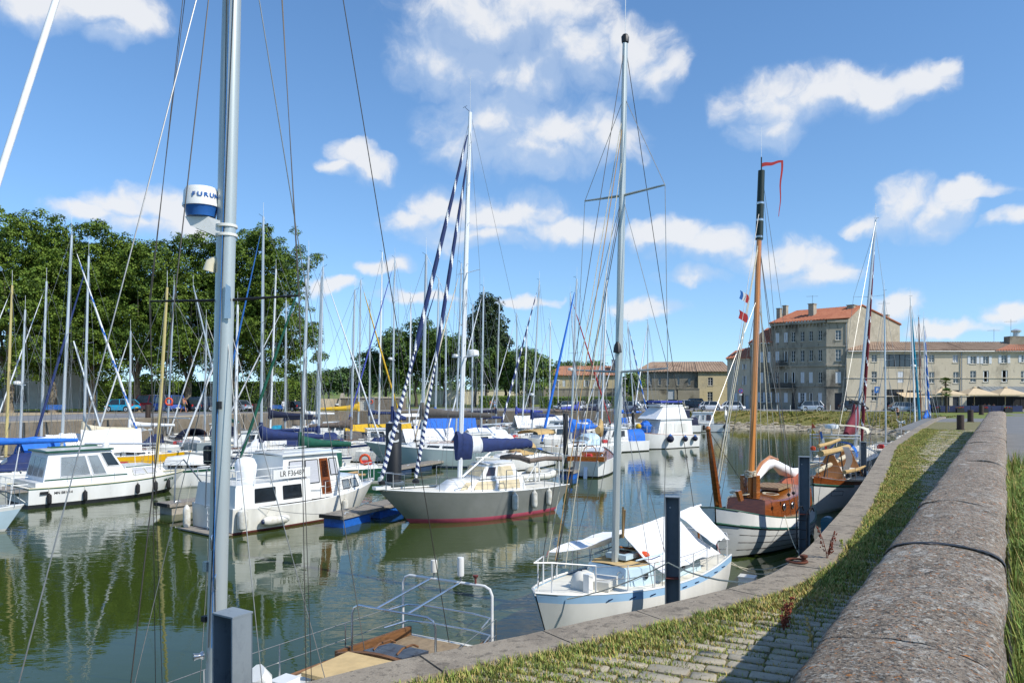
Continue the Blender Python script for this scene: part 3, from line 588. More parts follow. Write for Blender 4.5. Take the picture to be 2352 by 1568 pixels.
class Fac:
    """one facade: wall with real openings between two ground points; s runs left to right seen from outside"""
    def __init__(f, root, a, b, zb, zt, m, name='wall', zt2=None):
        f.root = root; f.a = V((a[0], a[1], 0)); f.b = V((b[0], b[1], 0)); f.ex = (f.b - f.a).normalized(); f.W = (f.b - f.a).length
        f.n = f.ex.cross(V((0,0,1))); f.zb = zb; f.zt = zt; f.m = m; f.holes = []; f.items = []; f.name = name; f.shade = None; f.zt2 = zt2 if zt2 is not None else zt
    def px(f, u, v):
        k = (u - CU)/FU; s_ = (k*f.a.y - f.a.x)/(f.ex.x - k*f.ex.y); D = f.a.y + f.ex.y*s_; return s_, CZ - (v - VH)/FU*D
    def p(f, s_, z, d=0.): return f.a + f.ex*s_ + V((0,0,z)) + f.n*d
    def win(f, u0, v0, u1, v1, kind='w', **kw):
        s0, z1 = f.px(u0, v0); s1, z0 = f.px(u1, v1); f.holes.append((s0, s1, max(z0, f.zb + .02), z1)); f.items.append((s0, s1, max(z0, f.zb + .02), z1, kind, kw))
    def bar(f, mb, s0, s1, z0, z1, d0, d1):
        q = [f.p(s0, z0, d0), f.p(s1, z0, d0), f.p(s1, z1, d0), f.p(s0, z1, d0)]; mb.slab(q, f.n*(d1 - d0))
    def course(f, name, z, h, d, m, s0=0, s1=None):
        mb = MB(); f.bar(mb, s0, f.W if s1 is None else s1, z, z + h, -.02, d); return mb.build(name, m, f.root, 0)
    def make(f, rev=.22):
        ss = sorted({0., f.W} | {h[0] for h in f.holes} | {h[1] for h in f.holes}); zs = sorted({f.zb, f.zt} | {h[2] for h in f.holes} | {h[3] for h in f.holes}); mb = MB()
        for s0, s1 in zip(ss, ss[1:]):
            for z0, z1 in zip(zs, zs[1:]):
                cs, cz_ = (s0+s1)/2, (z0+z1)/2
                if any(h[0] < cs < h[1] and h[2] < cz_ < h[3] for h in f.holes): continue
                mb.add([f.p(s0,z0), f.p(s1,z0), f.p(s1,z1), f.p(s0,z1)], [(0,1,2,3)])
        for s0, s1, z0, z1 in f.holes:
            o = [f.p(s0,z0), f.p(s1,z0), f.p(s1,z1), f.p(s0,z1)]; i = [q - f.n*rev for q in o]
            mb.add(o + i, [(0,4,5,1),(1,5,6,2),(2,6,7,3),(3,7,4,0)])
        wall = mb.build(f.name, f.m, f.root, 0)
        for s0, s1, z0, z1, kind, kw in f.items:
            fr = MB(); wd = s1 - s0; h = z1 - z0; t_ = min(.07, wd*.09)
            if kind == 'c':                                                     # closed shutters
                f.bar(fr, s0+.01, (s0+s1)/2-.012, z0+.01, z1-.01, -.1, -.05); w_ = fr.build('shutter', 'shutter', f.root, 0)
                r2 = MB(); f.bar(r2, (s0+s1)/2+.012, s1-.01, z0+.01, z1-.01, -.1, -.05); r2.build('shutter', 'shutter', f.root, 0); continue
            if kind == 'd':
                f.bar(fr, s0, s1, z0, z1, -rev, -rev+.05); dr = fr.build('door', kw.get('m', 'door_dark'), f.root, 0)
                k2 = MB(); f.bar(k2, s1-.22, s1-.14, z0+h*.4, z0+h*.4+.1, -rev+.051, -rev+.11); k2.build('handle', 'alu_dark', dr, 0); continue
            for a_, b_ in ((s0, s0+t_), (s1-t_, s1)): f.bar(fr, a_, b_, z0, z1, -rev+.02, -rev+.1)
            for a_, b_ in ((z0, z0+t_), (z1-t_, z1)): f.bar(fr, s0+t_*.9, s1-t_*.9, a_, b_, -rev+.02, -rev+.1)
            nv, nh = kw.get('n', (1, 2))
            if kind != 'o':
                for k in range(1, nv+1): c = lerp(s0, s1, k/(nv+1)); f.bar(fr, c-t_*.6, c+t_*.6, z0+t_*.9, z1-t_*.9, -rev+.02, -rev+.1)
                for k in range(1, nh+1): c = lerp(z0, z1, k/(nh+1)); f.bar(fr, s0+t_*.9, s1-t_*.9, c-t_*.3, c+t_*.3, -rev+.03, -rev+.09)
            w_ = fr.build('window', kw.get('fm', 'frame_w'), f.root, 0)
            pn = MB(); f.bar(pn, s0+t_*.5, s1-t_*.5, z0+t_*.5, z1-t_*.5, -rev+.025 - (.3 if kind == 'o' else 0), -rev+.045 - (.3 if kind == 'o' else 0)); pn.build('pane', kw.get('pm', 'interior' if kind == 'o' else 'pane'), w_, 0)
            sl_ = MB(); f.bar(sl_, s0-.08, s1+.08, z0-.1, z0-.003, -.02, .09); sl_.build('sill', kw.get('sm', 'limestone'), w_, 0)
            if kind == 'o':                                                     # casement standing open against the reveal
                for sg, c in ((1, s0), (-1, s1)):
                    lf = MB(); q = f.p(c + sg*.09, z0+.03, -rev+.1); lf.slab([q, q + f.n*(-.0) + f.ex*sg*wd*.16, q + f.ex*sg*wd*.16 + V((0,0,h-.06)), q + V((0,0,h-.06))], f.n*.03); lf.build('casement', 'frame_w', w_, 0)
            if kind == 's':
                for sg, c in ((-1, s0), (1, s1)):
                    lf = MB(); a_, b_ = (c - wd*.52, c - .03) if sg < 0 else (c + .03, c + wd*.52); f.bar(lf, a_, b_, z0, z1, .012, .055); lf.build('shutter', 'shutter', w_, 0)
        return wall
def roofslab(root, name, pts, m, th=.16, rib=0.):
    """tiled slope: polygon of 4 corners (eave left, eave right, ridge right, ridge left); rib = pitch of the tile columns"""
    a, b, c, d = [V(p) for p in pts]; mb = MB(); nrm = (b - a).cross(d - a).normalized()
    if nrm.z < 0: nrm = -nrm
    n_ = max(2, int(((b - a).length) / rib) * 4) if rib else 1; m_ = 10 if rib else 1; gr_ = []
    for i in range(m_ + 1):
        row = []
        for j in range(n_ + 1):
            p = a.lerp(b, j/n_).lerp(d.lerp(c, j/n_), i/m_); row.append(p + nrm*((abs((j % 4) - 2) - 1)*.05 if rib else 0) + nrm*.012*(i % 2))
        gr_.append(row)
    mb.sheet(gr_, th if nrm.dot((gr_[1][0]-gr_[0][0]).cross(gr_[0][1]-gr_[0][0])) > 0 else -th)
    return mb.build(name, m, root, 0)
def chimney(root, p, w_, h, roof=None, m='rubble'):
    o = MB().box((p[0], p[1], p[2] + h/2), (w_, w_*.7, h), rz=.8).build('chimney', m, root, 0)
    MB().box((p[0], p[1], p[2] + h + .06), (w_*1.15, w_*.85, .12), rz=.8).build('chimney_cap', 'limestone_dark', o, 0)
def antenna(root, p, h):
    mb = MB().tube([p, V(p) + V((0,0,h))], .03, 5); q = V(p) + V((0,0,h*.9)); mb.tube([q + V((-1,.2,0)), q + V((.9,-.2,0))], .02, 4)
    for k in range(5): c = q + V((-.8 + k*.4, .16-k*.08, 0)); mb.tube([c + V((0,.25,.0)), c + V((0,-.25,0))], .012, 4)
    mb.build('antenna', 'alu_dark', root, 0)
def Z2(x, y): return 1636.5 + x/4.965, 660.4 + y/4.965
def Z3(x, y): return 1895 + x/4.55, 660.4 + y/4.55
def Z4(x, y): return 1205.9 + x/4.819, 746.5 + y/4.819
zb = -1.26
A, A2, B_, C_, G_ = (42.9,137.5), (45.8,134.7), (52.4,127.0), (55.7,126.4), (69.5,136.5)
K_ = (60.2, 146.0); A3 = (51.0, 146.5)
# ---- tall town house
h = thing('town_house', 'tall grey stone town house with orange tiled roof and blackened balconies', 'house', (52, 127, zb))
f = Fac(h, A2, B_, zb, 13.75, 'limestone_dark')
for i, x in enumerate((738, 835, 920, 1025, 1121, 1225)):
    t_ = (x - 738)/487; w_ = 22
    a, b = Z2(x-w_, lerp(518, 488, t_)), Z2(x+w_, lerp(628, 602, t_)); f.win(*a, *b, ('c','c','s','w','w','w')[i] if i != 2 else 'w', n=(1,2))
    a, b = Z2(x-w_, lerp(726, 705, t_)), Z2(x+w_, lerp(852, 836, t_)); f.win(*a, *b, ('c','o','w','w','w','w')[i], n=(1,2))
    a, b = Z2(x-w_, 962), Z2(x+w_, 1086); f.win(*a, *b, ('w','o','o','c','c','w')[i], n=(1,2))
    if i != 2:
        a, b = Z2(x-w_, 1198), Z2(x+w_, 1308); f.win(*a, *b, ('c','c','','s','o','c')[i], n=(1,2))
    else: f.win(*Z2(x-16, 1198), *Z2(x+18, 1385), 'd', m='door_dark')
f.make()
for z, hh, d in ((f.zb+3.95, .22, .14), (f.zb+7.35, .3, .2), (f.zb+10.6, .2, .13), (13.35, .42, .42)): f.course('string_course', z, hh, d, 'limestone_dark')
for k in range(16): mb = MB(); s_ = .3 + k*(f.W-.6)/15; f.bar(mb, s_-.07, s_+.07, 12.85, 13.34, -.02, .3); mb.build('cornice_bracket', 'limestone_dark', h, 0)
def balcony(x0, x1, ytop, ybot):
    s0, z1 = f.px(*Z2(x0, ytop)); s1, z0 = f.px(*Z2(x1, ybot)); b0 = MB(); f.bar(b0, s0, s1, z0, z0+.14, 0, .85); o = b0.build('balcony', 'limestone_dark', h, 0); r_ = MB()
    for z in (z0+.2, z0+.95): f.bar(r_, s0, s1, z, z+.05, .78, .83); f.bar(r_, s0, s0+.05, z, z+.05, 0, .8); f.bar(r_, s1-.05, s1, z, z+.05, 0, .8)
    n_ = int((s1-s0)/.13)
    for k in range(n_+1): c = lerp(s0, s1, k/n_); f.bar(r_, c-.025, c+.025, z0+.14, z0+.97, .785, .825)
    r_.build('railing', 'iron', o, 0)
    for c in (s0+.3, s1-.3): b1 = MB(); f.bar(b1, c-.1, c+.1, z0-.45, z0-.003, 0, .55); b1.build('bracket', 'limestone_dark', o, 0)
balcony(668, 958, 1085, 1150); balcony(757, 870, 838, 895)
f2_ = Fac(h, A, A2, zb, 10.45, 'limestone_dark', 'wing_wall')
for x in (560, 643):
    for y0, y1, k in ((732, 852, 'c'), (966, 1086, 'c' if x == 560 else 'w'), (1192, 1308, 's')): f2_.win(*Z2(x-18, y0), *Z2(x+18, y1), k)
f2_.make(); f2_.course('string_course', 10.1, .35, .3, 'limestone_dark')
f3 = Fac(h, B_, C_, zb, 13.75, 'limestone_dark', 'corner_wall')
for y0, y1, k in ((485, 598, 'w'), (702, 834, 'w'), (960, 1088, 'c')): f3.win(*Z2(1403, y0), *Z2(1468, y1), k, n=(1, 2))
f3.win(*Z2(1393, 1200), *Z2(1480, 1395), 'd'); f3.make()
for z, hh, d in ((zb+3.95, .22, .14), (zb+7.35, .3, .2), (zb+10.6, .2, .13), (13.35, .42, .42)): f3.course('string_course', z, hh, d, 'limestone_dark')
p = f3.p(f3.W-.25, 0, .12); MB().tube([p + V((0,0,zb+.1)), p + V((0,0,13.3))], .07, 6).build('downpipe', 'zinc', h)
P1 = V((59.2, 128.96, 16.3)); P0 = V((51.4, 137.4, 16.3)); e = .35
gw = MB(); gw.slab([(C_[0],C_[1],zb), (G_[0],G_[1],zb), (G_[0],G_[1],13.7), tuple(P1), (C_[0],C_[1],13.95)], (-.18, .25, 0)); gw.build('gable_wall', 'rubble', h, 0)
bk = MB()
for a, b in ((G_, K_), (K_, A3), (A3, A2)): bk.add([(a[0],a[1],zb),(b[0],b[1],zb),(b[0],b[1],13.6),(a[0],a[1],13.6)], [(0,1,2,3)])
bk.build('rear_wall', 'rubble', h, 0)
bk = MB(); A4 = (47.5, 142.5); bk.add([(A[0],A[1],zb),(A4[0],A4[1],zb),(A4[0],A4[1],10.4),(A[0],A[1],10.4)], [(0,1,2,3)]); bk.build('wing_side_wall', 'rubble', h, 0)
rf = roofslab(h, 'roof', [(A2[0]-.5,A2[1]-.4,13.78), (B_[0]-.1,B_[1]-.55,13.78), P1, P0], 'tiles', rib=.55)
roofslab(h, 'roof_corner', [(B_[0]-.1,B_[1]-.55,13.78), (C_[0]+.1,C_[1]-.45,13.95), P1 + V((.02,0,0)), P1], 'tiles')
roofslab(h, 'roof_hip', [(A3[0],A3[1],13.7), (A2[0]-.5,A2[1]-.4,13.78), P0, P0 + V((.1,.1,0))], 'tiles')
roofslab(h, 'roof_rear', [(G_[0]+.3,G_[1],13.7), (K_[0],K_[1],13.6), P0, P1], 'tiles')
vg = MB().tube([(C_[0]-.05,C_[1]-.1,14.1), P1 + V((0,-.1,.2)), (G_[0]+.1,G_[1]-.1,13.9)], .14, 6); vg.build('verge_tiles', 'tiles', h)
roofslab(h, 'wing_roof', [(A[0]-.4,A[1]-.35,10.45), (A2[0],A2[1]-.4,10.45), (A2[0]+3,A2[1]+4,13.4), (A[0]+4.2,A[1]+3.2,13.4)], 'tiles', rib=.55)
for u, v, D, w_, hh in ((1790, 726, 137, .95, 2.2), (1804, 722, 137.5, .95, 2.4), (1866, 715, 131.5, 1.3, 2.1), (1957, 717, 129.3, 1.6, 2.0), (2037, 737, 138, .9, 1.9), (2027, 737, 138.5, .7, 1.7)):
    q = at(u, v, D); chimney(h, (q.x, q.y, q.z - .9), w_, hh)
antenna(h, at(1866, 702, 131.5), 1.8); antenna(h, at(2031, 722, 138), 2.2)
done(h)
# ---- small house left of it
h = thing('small_house', 'narrow pale house with open white shutters beside the tall grey house', 'house', (41, 139, zb))
S0 = (39.8, 140.9); f = Fac(h, S0, A, zb, 7.75, 'limestone')
for x in (265, 365):
    for y0, y1 in ((872, 930), (1006, 1108)): f.win(*Z2(x-11, y0), *Z2(x+11, y1), 's')
f.win(*Z2(330, 1205), *Z2(357, 1395), 'd', m='door_brown'); f.win(*Z2(370, 1228), *Z2(412, 1395), 'd', m='door_grey'); f.win(*Z2(248, 1200), *Z2(282, 1320), 'c'); f.make()
f.course('cornice', 7.6, .25, .25, 'limestone')
MB().slab([(39.8,140.9,zb),(43.6,145.6,zb),(43.6,145.6,7.75),(39.8,140.9,7.75)], (.2,-.15,0)).build('side_wall', 'limestone', h, 0)
roofslab(h, 'roof', [(S0[0]-.4,S0[1]-.3,7.8),(A[0],A[1]-.4,7.8),(A[0]+2.2,A[1]+3,10.2),(S0[0]+2.6,S0[1]+3.6,9.4)], 'tiles', rib=.6); done(h)
# ---- long three-storey range at the right
def lowhouse(name, lab, u0, u1, wins, awn=None):
    Y = 126.; x0, x1 = (u0-CU)/FU*Y, (u1-CU)/FU*Y; h = thing(name, lab, 'house', ((x0+x1)/2, Y, zb)); f = Fac(h, (x0, Y), (x1, Y), zb, 8.5, 'limestone')
    for (a, b, c, d, k, kw) in wins: f.win(*Z3(a, b), *Z3(c, d), k, **kw)
    f.make(); f.course('cornice', 8.4, .2, .3, 'limestone')
    for z in (4.05, 1.05): f.course('string_course', z, .16, .1, 'limestone')
    roofslab(h, 'roof', [(x0, Y-.45, 8.55), (x1, Y-.45, 8.55), (x1, Y+5, 10.25), (x0 + (3 if u0 < 2000 else 0), Y+5, 10.25)], 'tiles_old', rib=.42)
    MB().span((x0, Y+5.2, zb), (x1, Y+9.8, 9.6)).build('rear_block', 'limestone', h, 0)
    g = MB().tube([(x0, Y-.52, 8.48), (x1, Y-.52, 8.48)], .08, 6); g.build('gutter', 'zinc', h)
    MB().tube([(x1-.2, Y-.14, zb+.1), (x1-.2, Y-.14, 8.4)], .07, 6).build('downpipe', 'zinc', h)
    return h, f
h, f = lowhouse('terrace_house', 'long cream stone terrace house with one wide dark glazed window', 1944.5, 2210, [
    (620,697,1007,828,'w',dict(n=(6,0),fm='iron')),(1088,700,1145,780,'w',dict(n=(1,2))),(1335,700,1395,782,'w',dict(n=(1,0),pm='curtain')),(487,700,545,775,'w',{}),
    (487,875,543,990,'w',{}),(760,875,820,993,'c',{}),(1088,880,1145,995,'w',{}),(1340,880,1398,998,'w',{}),(620,1062,822,1262,'w',dict(n=(3,1),fm='iron')),(485,1065,545,1180,'w',{}),
    (1335,1070,1402,1285,'d',{}),(1085,1075,1300,1270,'w',dict(n=(4,0),fm='iron')),(860,1075,1010,1262,'w',dict(n=(2,1),fm='iron'))])
aw = MB(); a = f.p(*f.px(*Z3(745, 1098)), .02); b = f.p(*f.px(*Z3(1030, 1098)), .02); aw.slab([a, b, b + V((0,-2.6,-.75)), a + V((0,-2.6,-.75))], (0,0,.06)); aw.build('awning', 'parasol', h, 0); done(h)
h, f = lowhouse('cafe_house', 'cream stone house with pale open shutters above the terrace parasols', 2210.4, 2420, [
    (1520,715,1580,795,'s',{}),(1652,715,1710,795,'s',{}),(1843,705,1903,788,'s',{}),(2052,705,2110,780,'s',{}),(1518,868,1580,985,'w',{}),(1650,868,1712,985,'o',{}),(1843,862,1910,985,'o',{}),(2048,870,2110,985,'w',{}),
    (1480,1100,2300,1270,'w',dict(n=(9,0),fm='iron',pm='interior'))])
q0, q1 = f.p(*f.px(*Z3(1600, 1037)), .02), f.p(*f.px(*Z3(2100, 1037)), .02)
cn = MB(); cn.slab([q0, q1, q1 + V((.3,-3,-.9)), q0 + V((-.4,-3,-.9))], (0,0,.07)); o = cn.build('glass_canopy', 'zinc', h, 0)
for k in range(10): a = q0.lerp(q1, k/9); b = (q0 + V((-.4,-3,-.9))).lerp(q1 + V((.3,-3,-.9)), k/9); MB().tube([a + V((0,0,.09)), b + V((0,0,.09))], .045, 4).build('canopy_rib', 'alu', o)
q = at(2334, 786, 130); MB().box((q.x, q.y, q.z), (3.2, 1.6, 2.0)).build('chimney', 'stained_wall', h, 0)
MB().lathe([(.5,0),(.5,.7),(.75,.75),(.8,1.0),(.3,1.25),(.02,1.3)], (q.x, q.y, q.z+1), 14).build('chimney_cowl', 'alu', h)
antenna(h, at(2322, 790, 131), 4.3); antenna(h, at(2283, 790, 131), 2.6); 
q = at(2327, 800, 128); roofslab(h, 'hip_roof', [at(2286, 806, 125.4), at(2400, 806, 125.4), at(2345, 788, 130.8), at(2328, 788, 130.8)], 'tiles', rib=.45); done(h)
# ---- farther range behind the car park
def plain(name, lab, a, b, zt, m, wins, rm='tiles_old', dep=9, rise=2.2, hip=(2, 3)):
    h = thing(name, lab, 'building', ((a[0]+b[0])/2, (a[1]+b[1])/2, zb)); f = Fac(h, a, b, zb, zt, m)
    for (x0, y0, x1, y1, k, kw) in wins: f.win(*Z4(x0, y0), *Z4(x1, y1), k, **kw)
    f.make(); f.course('cornice', zt-.1, .25, .25, m); i = -f.n
    ev = [f.p(-.4, zt, .45), f.p(f.W+.4, zt, .45)]; rg = [f.p(hip[0], zt+rise, -dep/2), f.p(f.W-hip[1], zt+rise, -dep/2)]; bkk = [f.p(-.4, zt, -dep), f.p(f.W+.4, zt, -dep)]
    roofslab(h, 'roof', [ev[0], ev[1], rg[1], rg[0]], rm, rib=.6); roofslab(h, 'roof_end', [bkk[0], ev[0], rg[0], rg[0] + i*.05], rm); roofslab(h, 'roof_end', [ev[1], bkk[1], rg[1] + i*.05, rg[1]], rm)
    mb = MB()
    for s_ in (0, f.W): mb.add([f.p(s_, zb), f.p(s_, zb, -dep), f.p(s_, zt, -dep), f.p(s_, zt)], [(0,1,2,3)])
    mb.build('side_wall', m, h, 0); return h, f
h, f = plain('corner_building', 'yellowish stone building end behind the parked white cars', (38.6,158), (45.2,158), 5.8, 'ochre_wall', [(2025,580,2080,668,'w',{}),(2020,738,2078,852,'w',dict(n=(1,3))),(2240,580,2268,668,'w',{}),(2240,740,2268,852,'w',{})], hip=(.3, .3)); done(h)
h, f = plain('stained_building', 'long dark stained stone building with small windows behind the car park', (26.2,161), (38.5,158.3), 5.8, 'stained_wall', [(x-13,578,x+13,664,'w',{}) for x in (1300, 1390, 1490, 1580, 1697, 1818)], hip=(3, .3)); done(h)
h, f = plain('orange_roof_building', 'low ochre building with broad orange tile roof beyond the hedge', (7.2,172), (23.3,171), 5.25, 'ochre_wall', [(x-15,608,x+15,682,k,{}) for x, k in ((280,'c'),(352,'w'),(430,'c'),(680,'s'),(806,'s'),(905,'w'))] + [(x-12,730,x+12,800,'w',{}) for x in (420, 490)], 'tiles_mid', hip=(4, .5)); 
chimney(h, (23.4, 173, 6.6), 1.3, 2.2); done(h)
MB_ = MB(); h = thing('yard_wall', 'grey stained yard wall with an arched pale gate behind the cars', 'wall', (25, 155, zb))
f = Fac(h, (6.5, 156), (38.3, 155.6), zb, 2.35, 'stained_wall'); f.win(*Z4(1582, 712), *Z4(1655, 850), 'd', m='door_grey'); f.win(*Z4(1680,700), *Z4(1692, 850), 'd', m='door_dark'); f.make(); f.course('coping', 2.3, .15, .12, 'limestone_dark'); done(h)
h = thing('white_boundary_wall', 'cream boundary wall seen under the trees beyond the far quay', 'wall', (-6, 176, zb)); MB().span((-19,176,zb), (9,176.3,1.9)).build('wall', 'cream_render', h, 0); MB().span((-19.1,175.9,1.9), (9.1,176.4,2.02)).build('coping', 'limestone', h, 0); done(h)
# ---- shop at the far left, behind the plane trees
h = thing('shop_building', 'modern white shop building with black sign band behind the plane trees', 'shop', (-64, 104, -.45))
a, b = (-80., 101.), (-60.5, 107.5); f = Fac(h, a, b, -.5, 7.4, 'white_render')
f.win(-60, 872, 22, 915, 'w', n=(3,0), fm='alu_dark'); f.win(30, 876, 62, 925, 'w', n=(1,0), fm='alu_dark'); f.make()
s0, z1 = f.px(-70, 806); s1, z0 = f.px(70, 829); mb = MB(); f.bar(mb, s0, s1, z0, z1, .005, .15); sg = mb.build('sign_band', 'sign_black', h, 0)
for s_, u in (('US', 11), ('ARI', 37)):
    q = f.px(u, 818); text('sign_lettering', s_, .95, 'frame_w', sg, frame(f.p(q[0], q[1], .155), f.ex, V((0,0,1))), .01, bold=.012)
MB().slab([f.p(-.6, 7.4, .5), f.p(f.W+.6, 7.4, .5), f.p(f.W+.6, 7.4, -10), f.p(-.6, 7.4, -10)], (0,0,.4)).build('roof', 'zinc', h, 0)
mb = MB(); mb.slab([f.p(f.W, -.5), f.p(f.W, -.5, -10), f.p(f.W, 7.4, -10), f.p(f.W, 7.4)], f.ex*-.2); mb.build('side_wall', 'white_render', h, 0); done(h)
# ---- stone abutment and steps at the head of the basin
h = thing('stone_steps', 'stone steps climbing the abutment at the head of the basin', 'steps', (-31, 128, -1.25))
for k in range(9): MB().span((-32.6, 127.2 + k*.33, -1.3), (-29.4, 127.53 + k*.33, -1.25 + (k+1)*.21)).build('step', 'limestone', h, 0)
for x in (-33.0, -29.0): MB().slab([(x-.2,127,-1.3),(x-.2,131,-1.3),(x-.2,131,1.6),(x-.2,130.2,1.6),(x-.2,127,-.6)], (.4,0,0)).build('cheek_wall', 'limestone_dark', h, 0)
done(h)
h = thing('abutment_wall', 'rough grey stone abutment wall beside the steps', 'wall', (-24, 129, -1.25)); MB().span((-28.7,128.6,-1.3), (-18.5,133,.75)).build('wall', 'quay_stone', h, 0); MB().span((-28.8,128.5,.75), (-18.4,133.1,.9)).build('coping', 'limestone', h, 0); done(h)
for lab, u, D, w_, hh, buoy in (('white utility cabinet standing in front of the abutment wall', 834, 127.5, 1.15, 1.6, 0), ('grey utility cabinet with an orange lifebuoy on its face', 853, 127, .95, 2.1, 1)):
    q = at(u, 900, D); o = thing('utility_cabinet', lab, 'cabinet', (q.x, D, z2)); MB().box((0,0,hh/2), (w_,.6,hh)).build('body', 'white_render' if not buoy else 'zinc', o, 0); MB().box((0,0,hh+.05), (w_*1.1,.7,.1)).build('lid', 'concrete', o, 0); MB().box((w_*.3,-.31,hh*.5), (.05,.04,.2)).build('handle', 'alu_dark', o, 0)
    if buoy: r_ = [V((.3*math.cos(a*.5236), -.36, hh*.68 + .3*math.sin(a*.5236))) for a in range(13)]; MB().tube(r_, .085, 6, False).build('lifebuoy', 'orange', o)
# ---- cafe terrace
def parasol(u, lab):
    D = 116.; x = (u-CU)/FU*D; o = thing('parasol', lab, 'parasol', (x, D, z2+.03), group='cafe terrace parasols'); mb = MB(); n_ = 4; hw = 2.3
    top = V((0,0,3.75)); rim = [V((hw*sx_, hw*sy_, 2.72)) for sx_, sy_ in ((-1,-1),(1,-1),(1,1),(-1,1))]
    for k in range(4):
        a, b = rim[k], rim[(k+1) % 4]; m_ = (a+b)/2*.98 + V((0,0,.06)); mb.add([top, a, m_], [(0,1,2)]); mb.add([top, m_, b], [(0,1,2)]); mb.add([a, m_, m_ - V((0,0,.2)), a - V((0,0,.2))], [(3,2,1,0)]); mb.add([m_, b, b - V((0,0,.2)), m_ - V((0,0,.2))], [(3,2,1,0)])
    mb.build('canopy', 'parasol', o, 0); MB().tube([(0,0,0),(0,0,3.7)], .06, 8).build('pole', 'parasol', o); MB().lathe([(.02,.0),(.3,.02),(.26,.16),(.02,.2)], (0,0,3.68), 8).build('vent_cap', 'parasol', o); MB().box((0,0,.06), (.9,.9,.12)).build('base', 'concrete', o, 0)
    for k in range(4): MB().tube([V((0,0,3.3)), rim[k]*.97 + V((0,0,.02))], .02, 4).build('rib', 'pine', o)
parasol(2164, 'square cream parasol beside the palm at the terrace end'); parasol(2238, 'square cream parasol, the middle one of the three'); parasol(2309, 'square cream parasol nearest the right picture edge')
for k in range(9):
    u = 2145 + k*24; D = 114.6; x = (u-CU)/FU*D; o = thing('windbreak_panel', 'dark blue terrace windbreak panel, %s from the left in its row' % ('first','second','third','fourth','fifth','sixth','seventh','eighth','ninth')[k], 'panel', (x, D, z2+.03), group='terrace windbreak panels')
    MB().span((-.74,-.02,.08), (.74,.02,1.0)).build('cloth', 'blue_panel', o, 0)
    for s_ in (-.75, .75): MB().tube([(s_,0,0),(s_,0,1.06)], .025, 5).build('post', 'iron', o)
for k in range(4):
    u = 2150 + k*55; D = 113.9; o = thing('flower_box', 'red geraniums in a dark cafe planter box, %s from the left' % ('first','second','third','fourth')[k], 'planter', ((u-CU)/FU*D, D, z2+.03), group='cafe flower boxes'); MB().box((0,0,.28), (1.1,.4,.56)).build('box', 'iron', o, 0)
    fl = MB(); rr = random.Random(k)
    for q in range(40): fl.k = rr.choice((0, 0, 1)); fl.ball((rr.uniform(-.55,.55), rr.uniform(-.2,.2), .62 + rr.random()*.22), rr.uniform(.04,.09), 5, 3)
    fl.build('flowers', ['redcloth', 'gg1'], o)
# ================================================================ TREES, HEDGE
def leafmat(name, c1, c2):
    m = mat(name, c1, .62, var=.2, scale=.9, c2=c2); b = m.node_tree.nodes['Principled BSDF']; b.inputs['Specular IOR Level'].default_value = .3
    return m
for n_, a, b in (('leaf1', '#587222', '#405816'), ('leaf2', '#6c802a', '#50661d'), ('leaf3', '#425a19', '#2e4311'), ('leafd1', '#35482a', '#27361f'), ('leafd2', '#41532e', '#2e3e22'), ('leaff1', '#56703a', '#445c2d'), ('leaff2', '#647d40', '#4d6632')): leafmat(n_, a, b)
mat('bark', '#8a7f6b', .9, var=.25, scale=3, bump=.5, c2='#5d5446'); mat('bark_dark', '#4b4236', .9, var=.25, scale=3, bump=.5)
def crown(name, blobs, n, size, mats_, parent, seed, keep=.0):
    """foliage as many leafy clumps set on the shells of the given ellipsoids (cx,cy,cz,rx,ry,rz); every clump is a ball of three-leaf sprigs, so the crown has lit tops, dark gaps and an uneven outline"""
    rr = random.Random(seed); mb = MB(); tot = sum((b[3]*b[4]*b[5])**.667 for b in blobs); per = 34; mats_ = list(mats_)
    for b in blobs:
        for i in range(max(2, int(n/per * (b[3]*b[4]*b[5])**.667 / tot))):
            d = V((rr.gauss(0,1), rr.gauss(0,1), rr.gauss(0,1) + .15)).normalized(); q = rr.uniform(.62, 1.12); cc = V((b[0] + d.x*b[3]*q, b[1] + d.y*b[4]*q, b[2] + d.z*b[5]*q)); rc = size*rr.uniform(2.0, 4.2); tone = rr.random()
            for j in range(int(per*(rc/(3*size))**2)):
                e = V((rr.gauss(0,1), rr.gauss(0,1), rr.gauss(0,1) + .45)).normalized(); c = cc + V((e.x*rc, e.y*rc, e.z*rc*.72))*rr.uniform(.55, 1.08)
                mb.k = min(len(mats_)-1, int((tone*.6 + rr.random()*.4)*len(mats_))); s_ = size*rr.uniform(.55, 1.25); up = (e + V((rr.gauss(0,.45), rr.gauss(0,.45), rr.gauss(0,.4) + .5))).normalized(); a = up.orthogonal().normalized(); f0 = up.cross(a)
                th = rr.uniform(0, 6.28); a, f0 = a*math.cos(th) + f0*math.sin(th), f0*math.cos(th) - a*math.sin(th)
                for k in range(3):
                    an = k*2.1 + rr.uniform(-.4, .4); f_ = a*math.cos(an) + f0*math.sin(an); g_ = f0*math.cos(an) - a*math.sin(an); o_ = c + f_*s_*.12
                    mb.add([o_, o_ + f_*s_*.5 + g_*s_*.4 + up*s_*.12, o_ + f_*s_*.95 - up*s_*.15, o_ + f_*s_*.5 - g_*s_*.4 + up*s_*.12], [(0,1,2,3)])
    return mb.build(name, mats_, parent, 0)
